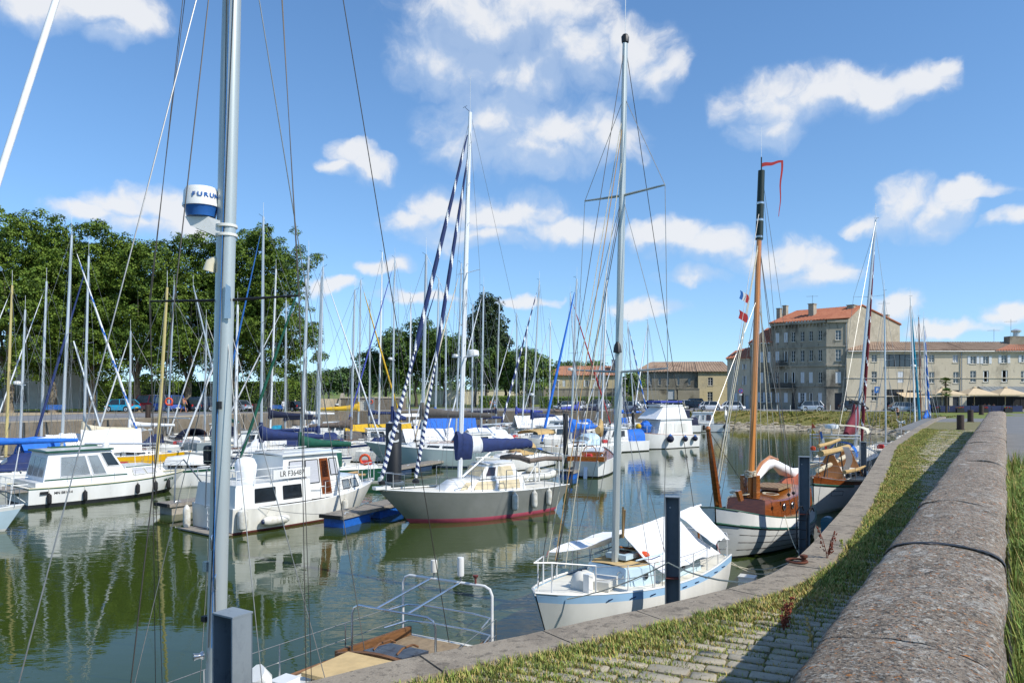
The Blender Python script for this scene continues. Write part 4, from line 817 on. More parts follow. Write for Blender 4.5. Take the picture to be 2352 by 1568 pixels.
def trunk(parent, H, r, limbs, seed, m='bark', z0=-.2):
    rr = random.Random(seed); pts = [V((0,0,z0)), V((rr.uniform(-.1,.1), 0, H*.3)), V((rr.uniform(-.25,.25), rr.uniform(-.2,.2), H*.65)), V((rr.uniform(-.3,.3), 0, H))]
    t_ = MB().tube(pts, [r*1.35, r, r*.9, r*.7], 10).build('trunk', m, parent)
    for (dx, dy, dz, h0, rl) in limbs:
        b0 = pts[2].lerp(pts[3], h0); mid = b0 + V((dx*.45, dy*.45, dz*.62)); end = b0 + V((dx, dy, dz))
        lb = MB().tube([b0, mid, end], [rl, rl*.7, rl*.2], 7).build('limb', m, t_)
def plane(u, D, Rr, top_v, seed, lab, low_v=885, n=14500):
    z0 = gz((u-CU)/FU*D, D); x = (u-CU)/FU*D; o = thing('plane_tree', lab, 'tree', (x, D, z0), group='plane trees along the left quay'); ht = CZ - (top_v - VH)/FU*D - z0; lo = CZ - (low_v - VH)/FU*D - z0
    rr = random.Random(seed); bl = []; mid = (ht + lo)/2
    for k in range(8): an = k*.785 + rr.uniform(-.3,.3); bl.append((math.cos(an)*Rr*.62, math.sin(an)*Rr*.55, lerp(lo, ht, rr.uniform(.2,.55)), Rr*.5, Rr*.5, (ht-lo)*.24))
    for k in range(6): an = k*1.05 + rr.uniform(-.3,.3); bl.append((math.cos(an)*Rr*.45, math.sin(an)*Rr*.45, lerp(lo, ht, rr.uniform(.55,.8)), Rr*.45, Rr*.45, (ht-lo)*.2))
    for k in range(7): an = rr.uniform(0,6.28); q = rr.uniform(.1,.8); bl.append((math.cos(an)*Rr*q, math.sin(an)*Rr*q, lerp(lo, ht, rr.uniform(.8,1.0) - q*.12), Rr*rr.uniform(.13,.24), Rr*.2, (ht-lo)*rr.uniform(.05,.1)))
    bl.append((0,0,ht*.82,Rr*.5,Rr*.5,ht*.16)); bl.append((rr.uniform(-1,1),0,lerp(lo,ht,.35),Rr*.6,Rr*.6,(ht-lo)*.3))
    crown('crown', bl, n, .31, ('leaf1','leaf2','leaf3'), o, seed, .10)
    trunk(o, lo*1.5, .48, [(math.cos(a)*Rr*.6, math.sin(a)*Rr*.6, (ht-lo)*.55, rr.uniform(.3,.95), .2) for a in (0.3, 1.6, 2.7, 3.9, 5.2)], seed)
plane(20, 93, 7.9, 484, 1, 'plane tree at the left picture edge in front of the shop', 893)
plane(120, 97, 7.9, 505, 2, 'plane tree behind the blue bench at the left', 893)
plane(212, 99, 7.9, 515, 3, 'plane tree with pale trunk left of the turquoise car', 893)
plane(318, 101, 7.9, 540, 4, 'plane tree right behind the turquoise car', 893)
plane(430, 105, 7.9, 545, 5, 'plane tree behind the blue van', 893)
plane(540, 108, 7.9, 528, 6, 'plane tree behind the tall foreground mast', 893)
plane(622, 110, 7.9, 530, 7, 'plane tree at the right end of the left quay row', 893)
def tree(name, lab, u, D, hw, top_v, low_v, seed, mats_, n, size, group, cone=False, th=.3):
    x = (u-CU)/FU*D; o = thing(name, lab, 'tree', (x, D, z2), group=group); ht = CZ - (top_v-VH)/FU*D - z2; lo = CZ - (low_v-VH)/FU*D - z2; Rr = hw/FU*D; rr = random.Random(seed); bl = []
    if cone:
        for k in range(9): t_ = k/8; r_ = Rr*pw(t_, [(0,.75),(.25,1),(.6,.8),(.85,.5),(1,.22)]); bl.append((rr.uniform(-.2,.2)*r_, rr.uniform(-.2,.2)*r_, lerp(lo+1, ht-1.4, t_), r_, r_, (ht-lo)*.11))
    else:
        for k in range(10): an = k*.63 + rr.uniform(-.3,.3); q = rr.uniform(.3,.62); bl.append((math.cos(an)*Rr*q, math.sin(an)*Rr*q, lerp(lo, ht, rr.uniform(.25,.78)), Rr*.48, Rr*.48, (ht-lo)*.24))
        bl.append((0,0,lerp(lo,ht,.55),Rr*.75,Rr*.7,(ht-lo)*.4))
    crown('crown', bl, int(n*1.5), size, mats_, o, seed); trunk(o, max(lo*1.4, 1.5), th, [(Rr*.4,0,(ht-lo)*.5,.5,.14), (-Rr*.4,.3,(ht-lo)*.5,.6,.14), (0,-Rr*.4,(ht-lo)*.45,.7,.12)], seed, 'bark_dark')
gT = 'trees beyond the far quay'
tree('poplar', 'tall dark columnar poplar rising behind the far trees', 1117, 165, 50, 672, 850, 21, ('leafd1','leafd2'), 4200, .55, gT, True)
tree('broadleaf_tree', 'broad green tree behind the blue striped furled sails', 955, 150, 92, 740, 893, 22, ('leaf1','leaff1','leaf3'), 4600, .5, gT)
tree('broadleaf_tree', 'rounded green tree left of the tall poplar', 1020, 155, 62, 765, 895, 23, ('leaf1','leaff2','leaf3'), 2600, .5, gT)
tree('broadleaf_tree', 'green tree at the foot of the poplar', 1090, 150, 74, 792, 898, 24, ('leaf3','leaff1'), 2600, .5, gT)
tree('broadleaf_tree', 'green tree just right of the poplar foot', 1160, 151, 62, 806, 900, 25, ('leaf1','leaf3'), 2200, .5, gT)
tree('broadleaf_tree', 'bushy tree left of the orange roofed building', 1217, 148, 58, 808, 902, 26, ('leaf2','leaff1'), 2400, .5, gT)
tree('broadleaf_tree', 'low bushy tree at the left of the far green mass', 885, 152, 56, 806, 897, 27, ('leaf3','leaff1'), 1800, .5, gT)
tree('broadleaf_tree', 'small tree showing between the stained building and its neighbour', 1452, 152, 24, 858, 905, 28, ('leaf2','leaff1'), 900, .45, gT)
tree('broadleaf_tree', 'distant tree top above the orange roof', 1300, 200, 40, 832, 868, 29, ('leaff1','leaff2'), 900, .6, gT)
tree('broadleaf_tree', 'smaller distant tree top right of the orange roof ridge', 1370, 205, 26, 836, 866, 30, ('leaff1','leaff2'), 600, .6, gT)
for k, (u, hw, tv) in enumerate(((755, 34, 862), (800, 40, 853), (845, 36, 862), (905, 34, 850), (700, 30, 866))):
    tree('hazy_tree', ('far dark tree left of the low gap in the trees', 'far rounded tree in the low gap above the steps', 'far tree right of the steps', 'far tree merging into the broad green tree', 'far tree at the right end of the plane row')[k], u, 260, hw, tv, 895, 40+k, ('leafd2','leaff1'), 900, .95, 'far trees on the horizon')
tl = MB(); rr = random.Random(77)                                # far belt of woodland that reads as one mass
for i in range(9000):
    u = rr.uniform(-500, 2900); D = rr.uniform(420, 520); hgt = (6 + 5*abs(NZ.noise(V((u*.006, 0, 1)))) + 2*NZ.noise(V((u*.05, 0, 1)))); x = (u-CU)/FU*D; z = z2 + hgt*rr.random()**.6; s_ = 1.3
    tl.k = rr.randrange(2); a = V((rr.gauss(0,1), rr.gauss(0,1), rr.gauss(0,1))).normalized(); b = a.orthogonal().normalized(); c = V((x, D, z)); tl.add([c + a*s_, c + b*s_, c - a*s_, c - b*s_], [(0,1,2,3)])
tag(tl.build('far_woodland', ['leafd2', 'leaff1'], None, 0), 'low belt of distant woodland along the horizon', 'woodland', kind='stuff')
def hedge(u0, u1, D, top, lab, seed):
    x0, x1 = (u0-CU)/FU*D, (u1-CU)/FU*D; o = thing('clipped_hedge', lab, 'hedge', ((x0+x1)/2, D, z2)); hw = (x1-x0)/2; H = top - z2
    core = MB().span((-hw+.15,-.5,0), (hw-.15,.5,H-.15)).build('core', 'leafd1', o, 0); mb = MB(); rr = random.Random(seed)
    for i in range(int(hw*430)):
        p = V((rr.uniform(-hw,hw), -.6 + rr.gauss(0,.04), rr.uniform(0,H))) if rr.random() < .7 else V((rr.uniform(-hw,hw), rr.uniform(-.6,.6), H + rr.gauss(0,.05)))
        s_ = rr.uniform(.09,.2); a = V((rr.gauss(0,1), rr.gauss(0,.6), rr.gauss(0,1))).normalized(); b = a.orthogonal().normalized(); mb.k = rr.randrange(3); mb.add([p+a*s_, p+b*s_*.6, p-a*s_, p-b*s_*.6], [(0,1,2,3)])
    mb.build('foliage', ['leaf3','leaf1','leaf2'], o, 0)
hedge(1238, 1452, 139, .80, 'long clipped green hedge in front of the ochre building', 1); hedge(1100, 1208, 141, .9, 'shorter clipped hedge left of the long one', 2)
hedge(-120, 735, 124, 3.4, 'dark hedge in the shade behind the parked vans', 3)
# palms at the cafe
def palm(u, D, ht, seed, lab):
    o = thing('palm_tree', lab, 'palm', ((u-CU)/FU*D, D, z2+.02), group='cafe palms'); MB().tube([(0,0,-.1),(.05,0,ht*.5),(0,0,ht)], [.17,.14,.13], 8).build('trunk', 'bark_dark', o); rr = random.Random(seed)
    for k in range(26):
        an = k*2.4; el = rr.uniform(-.5, 1.3); L = rr.uniform(.8, 1.1); d = V((math.cos(an)*math.cos(el), math.sin(an)*math.cos(el), math.sin(el))); c = V((0,0,ht)); mb = MB(); mid = c + d*L*.55; mb.tube([c, mid], .015, 4); sd = d.cross(V((0,0,1))).normalized(); up = sd.cross(d)
        for q in range(9): t_ = -1.25 + q*.3125; e = mid + (d*math.cos(t_) + sd*math.sin(t_))*L*.55 - V((0,0,.16*L)); w_ = (sd*math.cos(t_) - d*math.sin(t_))*.035; mb.add([mid, (mid+e)/2 + w_*1.6, e, (mid+e)/2 - w_*1.6], [(0,1,2,3)])
        mb.build('frond', 'leaf1' if k % 3 else 'leaf3', o, 0)
palm(2172, 117.5, 4.6, 3, 'taller fan palm behind the left parasol'); palm(2173.5, 113.2, 2.9, 4, 'shorter fan palm in front of the left parasol')
# ================================================================ BOATS
def stripes(mb, pts, r, n, pitch, frac, seg=None):
    """furled sail: tube along pts with a helical second colour (material slot 1)"""
    pts = [V(p) for p in pts]; L = (pts[-1] - pts[0]).length; m_ = seg or max(8, int(L/.11)); d = (pts[-1] - pts[0]).normalized(); a = d.orthogonal().normalized(); b = d.cross(a); base = len(mb.v); vs = []
    for i in range(m_ + 1):
        t_ = i/m_; p = pts[0].lerp(pts[-1], t_); q = r*pw(t_, [(0,.75),(.08,1),(.5,.95),(.93,.5),(1,.25)])
        vs += [p + (a*math.cos(6.2832*j/n) + b*math.sin(6.2832*j/n))*q for j in range(n)]
    for i in range(m_):
        for j in range(n):
            k = i*n + j; k2 = i*n + (j+1) % n; mb.k = 1 if ((j/n + i/m_*L/pitch) % 1) < frac else 0
            mb.add([], []); mb.f.append((base+k, base+k2, base+k2+n, base+k+n)); mb.m.append(mb.k)
    mb.v += [tuple(p) for p in vs]; mb.k = 0
    return mb
class Boat:
    """local frame: x forward, y to port, z up from the waterline"""
    def __init__(s, name, lab, cat, u, D, L, hd, group=None, pos=None):
        s.x = pos[0] if pos else (u - CU)/FU*D; s.y = pos[1] if pos else D; s.L = L; s.hd = R(hd); s.o = thing(name, lab, cat, (s.x, s.y, WZ), s.hd, group); s.lab = lab
        s.d = V((math.cos(s.hd), math.sin(s.hd), 0)); s.n = V((-math.sin(s.hd), math.cos(s.hd), 0))
    def loc(s, P): q = V(P) - V((s.x, s.y, WZ)); return V((q.dot(s.d), q.dot(s.n), q.z))
    def wor(s, p): return V((s.x, s.y, WZ)) + s.d*p[0] + s.n*p[1] + V((0,0,p[2]))
    def xu(s, u, y=0.):
        k = (u - CU)/FU; X, Y = s.x + s.n.x*y, s.y + s.n.y*y; return (k*Y - X)/(s.d.x - k*s.d.y)
    def hull(s, B, fb, m, stripe=None, boot='boot_black', ws=.72, rake=.7, ovh=.4, deck='deck', full=.85, draft=.4, sw=.14, bw=.10, rail='gel', chine=None, bottom=None, tum=0.):
        L = s.L; s.B = B; s.fb = fb; N = 22
        def half(t): return B/2*((ws + (1-ws)*math.sin(math.pi/2*min(1, t/.45))) if t < .45 else max(.015, math.cos(math.pi/2*((t-.45)/.55))**full))
        def sheer(t): a, b, c = fb[2], fb[1], fb[0]; return a*(1-t)*(1-2*t) + 4*b*t*(1-t) + c*t*(2*t-1)     # quadratic through stern, mid, bow
        s.half, s.sheer = half, sheer
        def P(t, w, sg):
            zd = sheer(t); wl = .93 - .42*max(0, (t-.5)*2)**1.6
            if w >= 0: y = half(t)*(wl + (1-wl)*w**.7 + tum*4*w*(1-w)); z = zd*w
            else: y = half(t)*wl*(1 - (-w)**1.6); z = draft*w
            x = -L/2 + L*t - (rake*(1-max(w, -.4)))*max(0, (t-.5)*2)**2 + (ovh*(1-max(w, -.4)))*max(0, (.5-t)*2)**3
            return V((x, sg*y, z))
        s.P = P; top = 1 - sw if stripe else 1.
        groups = [('hull', [1., .82, .6, .4, .22, bw] if not stripe else [top, .7, .5, .32, .2, bw], m), ('boot_stripe', [bw, 0, -.35, -1.], boot)]
        if stripe: groups.insert(1, ('sheer_stripe', [1., top], stripe))
        for nm, W_, mm in groups:
            mb = MB()
            for sg in (1, -1):
                rs = [[P(i/N, w, sg) for w in W_] for i in range(N + 1)]
                if sg < 0: rs = [r_[::-1] for r_ in rs]
                mb.rings(rs, False, False)
            for a, b in zip(W_, W_[1:]): mb.add([P(0,a,1), P(0,b,1), P(0,b,-1), P(0,a,-1)], [(0,1,2,3)])
            mb.build(nm, mm, s.o, 50)
        dk = MB(); dk.rings([[V((P(i/N,1,1).x, y*max(.004, half(i/N)-.02), sheer(i/N) - .05 + .05*(1-y*y)*min(1, half(i/N)))) for y in (-1,-.5,0,.5,1)] for i in range(N+1)], False, False); dk.build('deck', deck, s.o, 50)
        for sg in (1, -1):
            MB().tube([P(i/N, 1, sg)*1 + V((0, -sg*.02, .015)) for i in range(N+1)], .03 if L > 6 else .02, 5).build('toe_rail', rail, s.o)
        return s
    def zd(s, x): return s.sheer(max(0, min(1, (x + s.L/2)/s.L)))
    def hw(s, x): return s.half(max(0, min(1, (x + s.L/2)/s.L)))
    def cabin(s, x0, x1, w0, w1, h0, h1, m='gel', top=None, wins=(), wm='win', name='cabin', tilt=.1, front=.35, back=.05, zoff=0., wh=(.35, .75), round_=True):
        """trunk cabin: x0 aft, x1 fore, half widths, heights; wins = (x from, x to)"""
        def zb_(x): return (s.zd(x) - .06 + zoff) if not isinstance(zoff, tuple) else zoff[0]
        N = 8; xs_ = [lerp(x0, x1, k/N) for k in range(N+1)]
        def wid(x): t_ = (x-x0)/(x1-x0); return lerp(w0, w1, t_**1.6)*(1 if not round_ or t_ < .86 else 1 - (t_-.86)*1.6)
        def ht(x): return lerp(h0, h1, (x-x0)/(x1-x0))
        def ring(f, ins, dx):
            r_ = []
            pts = [(x, 1) for x in xs_] + [(x, -1) for x in reversed(xs_)]
            for x, sg in pts:
                t_ = (x-x0)/(x1-x0); r_.append(V((x - dx*front*t_ + dx*back*(1-t_), sg*max(.02, wid(x) - ins), zb_(x) + ht(x)*f)))
            return r_
        rs = [ring(0, 0, 0), ring(.92, tilt*.9, .92), ring(1, tilt + .06, 1)]
        mb = MB(); mb.rings(rs, True, False); c = mb.build(name, m, s.o, 45)
        tp = MB(); n2 = len(xs_); rows_ = []
        for i in range(n2):
            l_, r_ = rs[2][i], rs[2][2*n2-1-i]; rows_.append([l_.lerp(r_, q) + V((0,0,.07*math.sin(math.pi*q)*min(1, abs(l_.y)))) for q in (0,.25,.5,.75,1)])
        tp.rings(rows_, False, False); tp.build('cabin_top', top or m, c, 50)
        for (a, b) in wins:
            for sg in (1, -1):
                def q(x, f): t_ = (x-x0)/(x1-x0); return V((x - f*front*t_ + f*back*(1-t_), sg*(wid(x) - tilt*f + .012), zb_(x) + ht(x)*f))
                quad = [q(a, wh[0]), q(b, wh[0]), q(b, wh[1]), q(a, wh[1])]
                if sg > 0: quad = quad[::-1]
                wn_ = MB(); wn_.slab(quad, (0, sg*.012, 0)); wn_.build('window', wm, c, 0)
        s.cab = c; return c
    def hood(s, x0, x1, w, h, m, z=None, rows=6, clear=None, name='sprayhood', lean=.0):
        z = s.zd((x0+x1)/2) if z is None else z; g_ = []
        for i in range(rows+1):
            t_ = i/rows; hh = h*pw(t_, [(0,1),(.5,.98),(1,.25 if lean else .86)]); x = lerp(x0, x1, t_); g_.append([V((x, w*math.cos(math.pi*j/10)*(1-.1*t_), z + hh*math.sin(math.pi*j/10)**.6)) for j in range(11)])
        o = MB().sheet(g_, .02).build(name, m, s.o, 60)
        if clear:
            gl_ = MB(); r_ = rows - 1; gg = [[p*1.0 + V((.03,0,.02)) for p in g_[r_-1][2:9]], [p + V((.03,0,.02)) for p in g_[r_][2:9]]]; gl_.sheet(gg, .008); gl_.build('hood_window', clear, o, 0)
        return o
    def rails(s, m='steel', n=6, h=.62, x0=-.44, x1=.40, pul=True, push=True, r=.011, lines=(1., .52)):
        xs_ = [lerp(x0, x1, k/(n-1))*s.L for k in range(n)]
        for sg in (1, -1):
            tops = []
            for x in xs_:
                p = V((x, sg*(s.hw(x) - .07), s.zd(x))); MB().tube([p, p + V((0,0,h))], r, 5).build('stanchion', m, s.o); tops.append(p)
            for f in lines: MB().tube([p + V((0,0,h*f)) for p in tops], r*.5, 4).build('lifeline', 'wire', s.o)
        if pul:
            b = V((s.L/2 - .05, 0, s.zd(s.L/2))); a = [V((x1*s.L, sg*(s.hw(x1*s.L)-.07), s.zd(x1*s.L))) for sg in (1,-1)]; U_ = V((0,0,h*1.04)); md = [V((lerp(x1*s.L, s.L/2, .72), sg*.2, s.zd(s.L/2))) for sg in (1,-1)]
            MB().tube([a[0], a[0]+U_, md[0]+U_, b+U_+V((.08,0,.03)), md[1]+U_, a[1]+U_, a[1]], r*1.2, 5).build('pulpit', m, s.o)
            for q in md: MB().tube([q + V((0,0,-.05)), q + U_], r*1.1, 5).build('pulpit_leg', m, s.o)
        if push:
            a = [V((x0*s.L, sg*(s.hw(x0*s.L)-.07), s.zd(x0*s.L))) for sg in (1,-1)]; e = [V((-s.L/2+.08, sg*(s.half(0)-.12), s.zd(-s.L/2))) for sg in (1,-1)]; U_ = V((0,0,h))
            MB().tube([a[0], a[0]+U_, e[0]+U_, e[1]+U_, a[1]+U_, a[1]], r*1.2, 5).build('pushpit', m, s.o)
            for q in e: MB().tube([q, q+U_], r*1.1, 5).build('pushpit_leg', m, s.o)
    def rig(s, x, top, r=.07, m='alu', spr=((.62, .75),), furl=None, boom=None, zb=None, stays=True, whip=1., rw=None, base=None, lower=True, vane=True, bowx=None, aft=True, radar=None):
        """mast at local x (top = photo pixel of the masthead), spreaders, wires, furled headsail, boom with sail cover"""
        D = s.wor((x,0,0)).y; z0 = (s.zd(x) + .3) if zb is None else zb; b = V((x, 0, z0)) if base is None else V(base); Dm = s.wor(b).y; t_ = s.loc(at(top[0], top[1], Dm)); s.mtop = t_; s.mbase = b
        rw = rw or (.004 + .00013*Dm)
        ms = MB(); ms.tube([b, b.lerp(t_, .6), t_], [r, r*.97, r*.7], 10, flat=.72); mst = ms.build('mast', m, s.o); s.mast = mst
        bx = s.L/2 - .15 if bowx is None else bowx; bow = V((bx, 0, s.zd(bx) + .05)); fore = b.lerp(t_, .985)
        tips = []
        for f, hs in spr:
            c = b.lerp(t_, f); tp = []
            for sg in (1, -1): e = c + V((-.12, sg*hs, .06)); MB().tube([c, e], [.03, .018], 6, flat=.5).build('spreader', m, mst); tp.append(e)
            tips.append(tp)
        if stays:
            for k, sg in enumerate((1, -1)):
                ch = V((x - .15, sg*(s.hw(x) - .06), s.zd(x))); pts = [b.lerp(t_, .97)] + [tp[k] for tp in reversed(tips)] + [ch]; MB().tube(pts, rw, 4).build('shroud', 'wire', s.o)
                if lower and tips:
                    ro = b.lerp(t_, spr[0][0] - .015); MB().tube([ro, ch + V((.35,0,0))], rw, 4).build('lower_shroud', 'wire', s.o); MB().tube([ro, ch - V((.35,0,0))], rw, 4).build('lower_shroud', 'wire', s.o)
            if aft: MB().tube([t_, V((-s.L/2 + .1, 0, s.zd(-s.L/2)))], rw, 4).build('backstay', 'wire', s.o)
            if not furl: MB().tube([fore, bow], rw, 4).build('forestay', 'wire', s.o)
        if furl:
            rf_, mats_, pitch, frac = furl; lo, hi = bow + V((0,0,.35)), fore; MB().tube([bow, fore], rw, 4).build('forestay', 'wire', s.o)
            stripes(MB(), [lo, lo.lerp(hi, .93)], rf_, 8, pitch, frac).build('furled_sail', list(mats_), s.o, 60); MB().lathe([(rf_*1.1,0),(rf_*1.5,.02),(rf_*1.5,.12),(rf_*.8,.16)], bow + V((-.02,0,.14)), 8).build('furler_drum', 'black', s.o)
        if boom:
            zb_, L_, cov, hh = boom; p0 = b + V((-.05, 0, zb_)); p1 = p0 + V((-L_, 0, .06)); MB().tube([p0, p1], .055, 8).build('boom', m if m != 'mast_tan' else 'alu', s.o)
            if cov:
                g_ = []
                for i in range(13):
                    t2 = i/12; c = p0.lerp(p1, t2) + V((0,0,.02)); h2 = hh*pw(t2, [(0,1.0),(.1,.82),(.35,.55),(.7,.40),(1,.24)]); w2 = hh*pw(t2, [(0,.3),(.12,.34),(.6,.26),(1,.16)]); ww = math.sin(i*2.3)*.02*hh
                    g_.append([c + V((0, math.sin(a)*w2 + ww, -.09 + (1-math.cos(a))*.5*(h2 + .09))) for a in [6.2832*k/12 for k in range(12)]])
                MB().rings(g_).build('sail_cover', cov, s.o, 60)
                if hh > .3: MB().tube([b.lerp(t_, .0) + V((0,0,zb_-.15)), V((b.x, 0, b.z + zb_ + hh*1.25))], [r*1.9, r*1.35], 10).build('cover_collar', cov, s.o)
                mm = MB(); 
        if whip: MB().tube([t_, t_ + V((0,.02,whip))], .008 + rw*.4, 4).build('whip_aerial', 'mast_white', mst)
        if vane:
            v_ = MB().tube([t_ + V((0,0,.0)), t_ + V((.28,0,.16))], .012, 4); v_.tube([t_ + V((.28,-.16,.18)), t_ + V((.28,.16,.18))], .01, 4); v_.build('wind_vane', 'black', mst)
        if radar:
            c = b.lerp(t_, radar) + V((.35,0,0)); MB().lathe([(.02,-.1),(.22,-.1),(.25,0),(.23,.1),(.1,.14),(.01,.145)], c, 12).build('radar_dome', 'gel', mst); MB().obx(c + V((-.3,0,-.14)), (.5,.1,.06)).build('radar_bracket', 'alu', mst, 0)
        return t_
    def wires(s, lst, name='halyard'):
        for a, b, m, r in lst: MB().tube([a, b], r, 4).build(name, m, s.o)
def obx(s, c, d): return s.box(c, d)
MB.obx = obx
def fender(b, lab, x, sg, r=.11, L=.55, m='fender_w', z=None, horiz=False, group=None, ball=False, tip=None):
    """hangs on the boat's side on its own rope: a thing of its own"""
    tt = (x + b.L/2)/b.L; zc = (b.zd(x)*.42 if z is None else z); w = zc/b.zd(x); p = b.P(tt, max(0, min(1, w)), sg); pos = b.wor((p.x, p.y + sg*(r + .01), zc)); o = thing('fender', lab, 'fender', pos, b.hd, group)
    if ball: MB().lathe([(.01,-r),(r*.6,-r*.8),(r*.95,-r*.3),(r,0),(r*.95,.3*r),(r*.6,.85*r),(r*.2,1.1*r),(.02,1.25*r)], (0,0,0), 14).build('body', m, o); MB().lathe([(r*.62,.8*r),(r*.25,1.12*r),(.03,1.35*r)], (0,0,.01), 12).build('cap', tip or m, o); top = V((0,0,1.2*r))
    elif horiz: MB().lathe([(.02,-L/2),(r*.6,-L*.47),(r*.95,-L*.36),(r,-L*.2),(r,L*.2),(r*.95,L*.36),(r*.6,L*.47),(.02,L/2)], (0,0,0), 14, V((1,0,0))).build('body', m, o); MB().lathe([(r*.5,0),(r*.42,.05),(.02,.08)], (-L/2+.02,0,0), 10, V((-1,0,0))).build('cap', tip or m, o); top = V((-L/2,0,r*.3))
    else: MB().lathe([(.02,-L/2),(r*.5,-L*.48),(r*.9,-L*.4),(r,-L*.28),(r,L*.28),(r*.9,L*.4),(r*.4,L*.48),(r*.3,L*.56),(.02,L*.57)], (0,0,0), 12).build('body', m, o); top = V((0,0,L*.55))
    e = b.wor(b.P(tt, 1, sg) + V((0, -sg*.05, .12))); q = e - pos; le = V((q.dot(b.d), q.dot(b.n), q.z)); MB().tube([top, top.lerp(le, .8) + V((0,sg*.02,0)), le], .008, 4).build('lanyard', 'rope', o)
    return o
def line(name, lab, pts, r=.012, m='rope', sag=.0, cat='rope', group=None):
    p = [V(q) for q in pts]; o = []
    for a, b in zip(p, p[1:]):
        for k in range(6): t_ = k/6; o.append(a.lerp(b, t_) - V((0,0,sag*4*t_*(1-t_))))
    o.append(p[-1]); base = o[0]; ob = MB().tube([q - base for q in o], r, 5).build(name, m); ob.location = base; return tag(ob, lab, cat, group)
def wheelgen(b, p, lab=None, m='gel', r=.5, k=3, pole=1.6, face=0.):
    """wind generator on its own pole: part of the boat"""
    p = V(p); o = MB().tube([p, p + V((0,0,pole))], .03, 6).build('wind_generator_pole', 'white_tube' if m == 'gel' else 'alu', b.o); c = p + V((0,0,pole)); h = MB().lathe([(.01,-.22),(.09,-.12),(.1,.1),(.04,.2)], c, 10, V((math.cos(face), math.sin(face), 0))); f = V((math.cos(face), math.sin(face), 0)); h.build('generator_body', m, o)
    tl_ = MB().slab([c - f*.2, c - f*.65 + V((0,0,.2)), c - f*.7 + V((0,0,-.12))], f.cross(V((0,0,1)))*.02); tl_.build('tail_fin', m, o, 0); sd = f.cross(V((0,0,1)))
    for i in range(k):
        a = i*6.2832/k + .4; d = sd*math.cos(a) + V((0,0,1))*math.sin(a); e = d.cross(f); MB().slab([c + f*.2 + d*.05 - e*.04, c + f*.2 + d*.05 + e*.05, c + f*.2 + d*r + e*.02, c + f*.2 + d*r - e*.015], f*.015).build('blade', m if m != 'gel' else 'gel', o, 0)
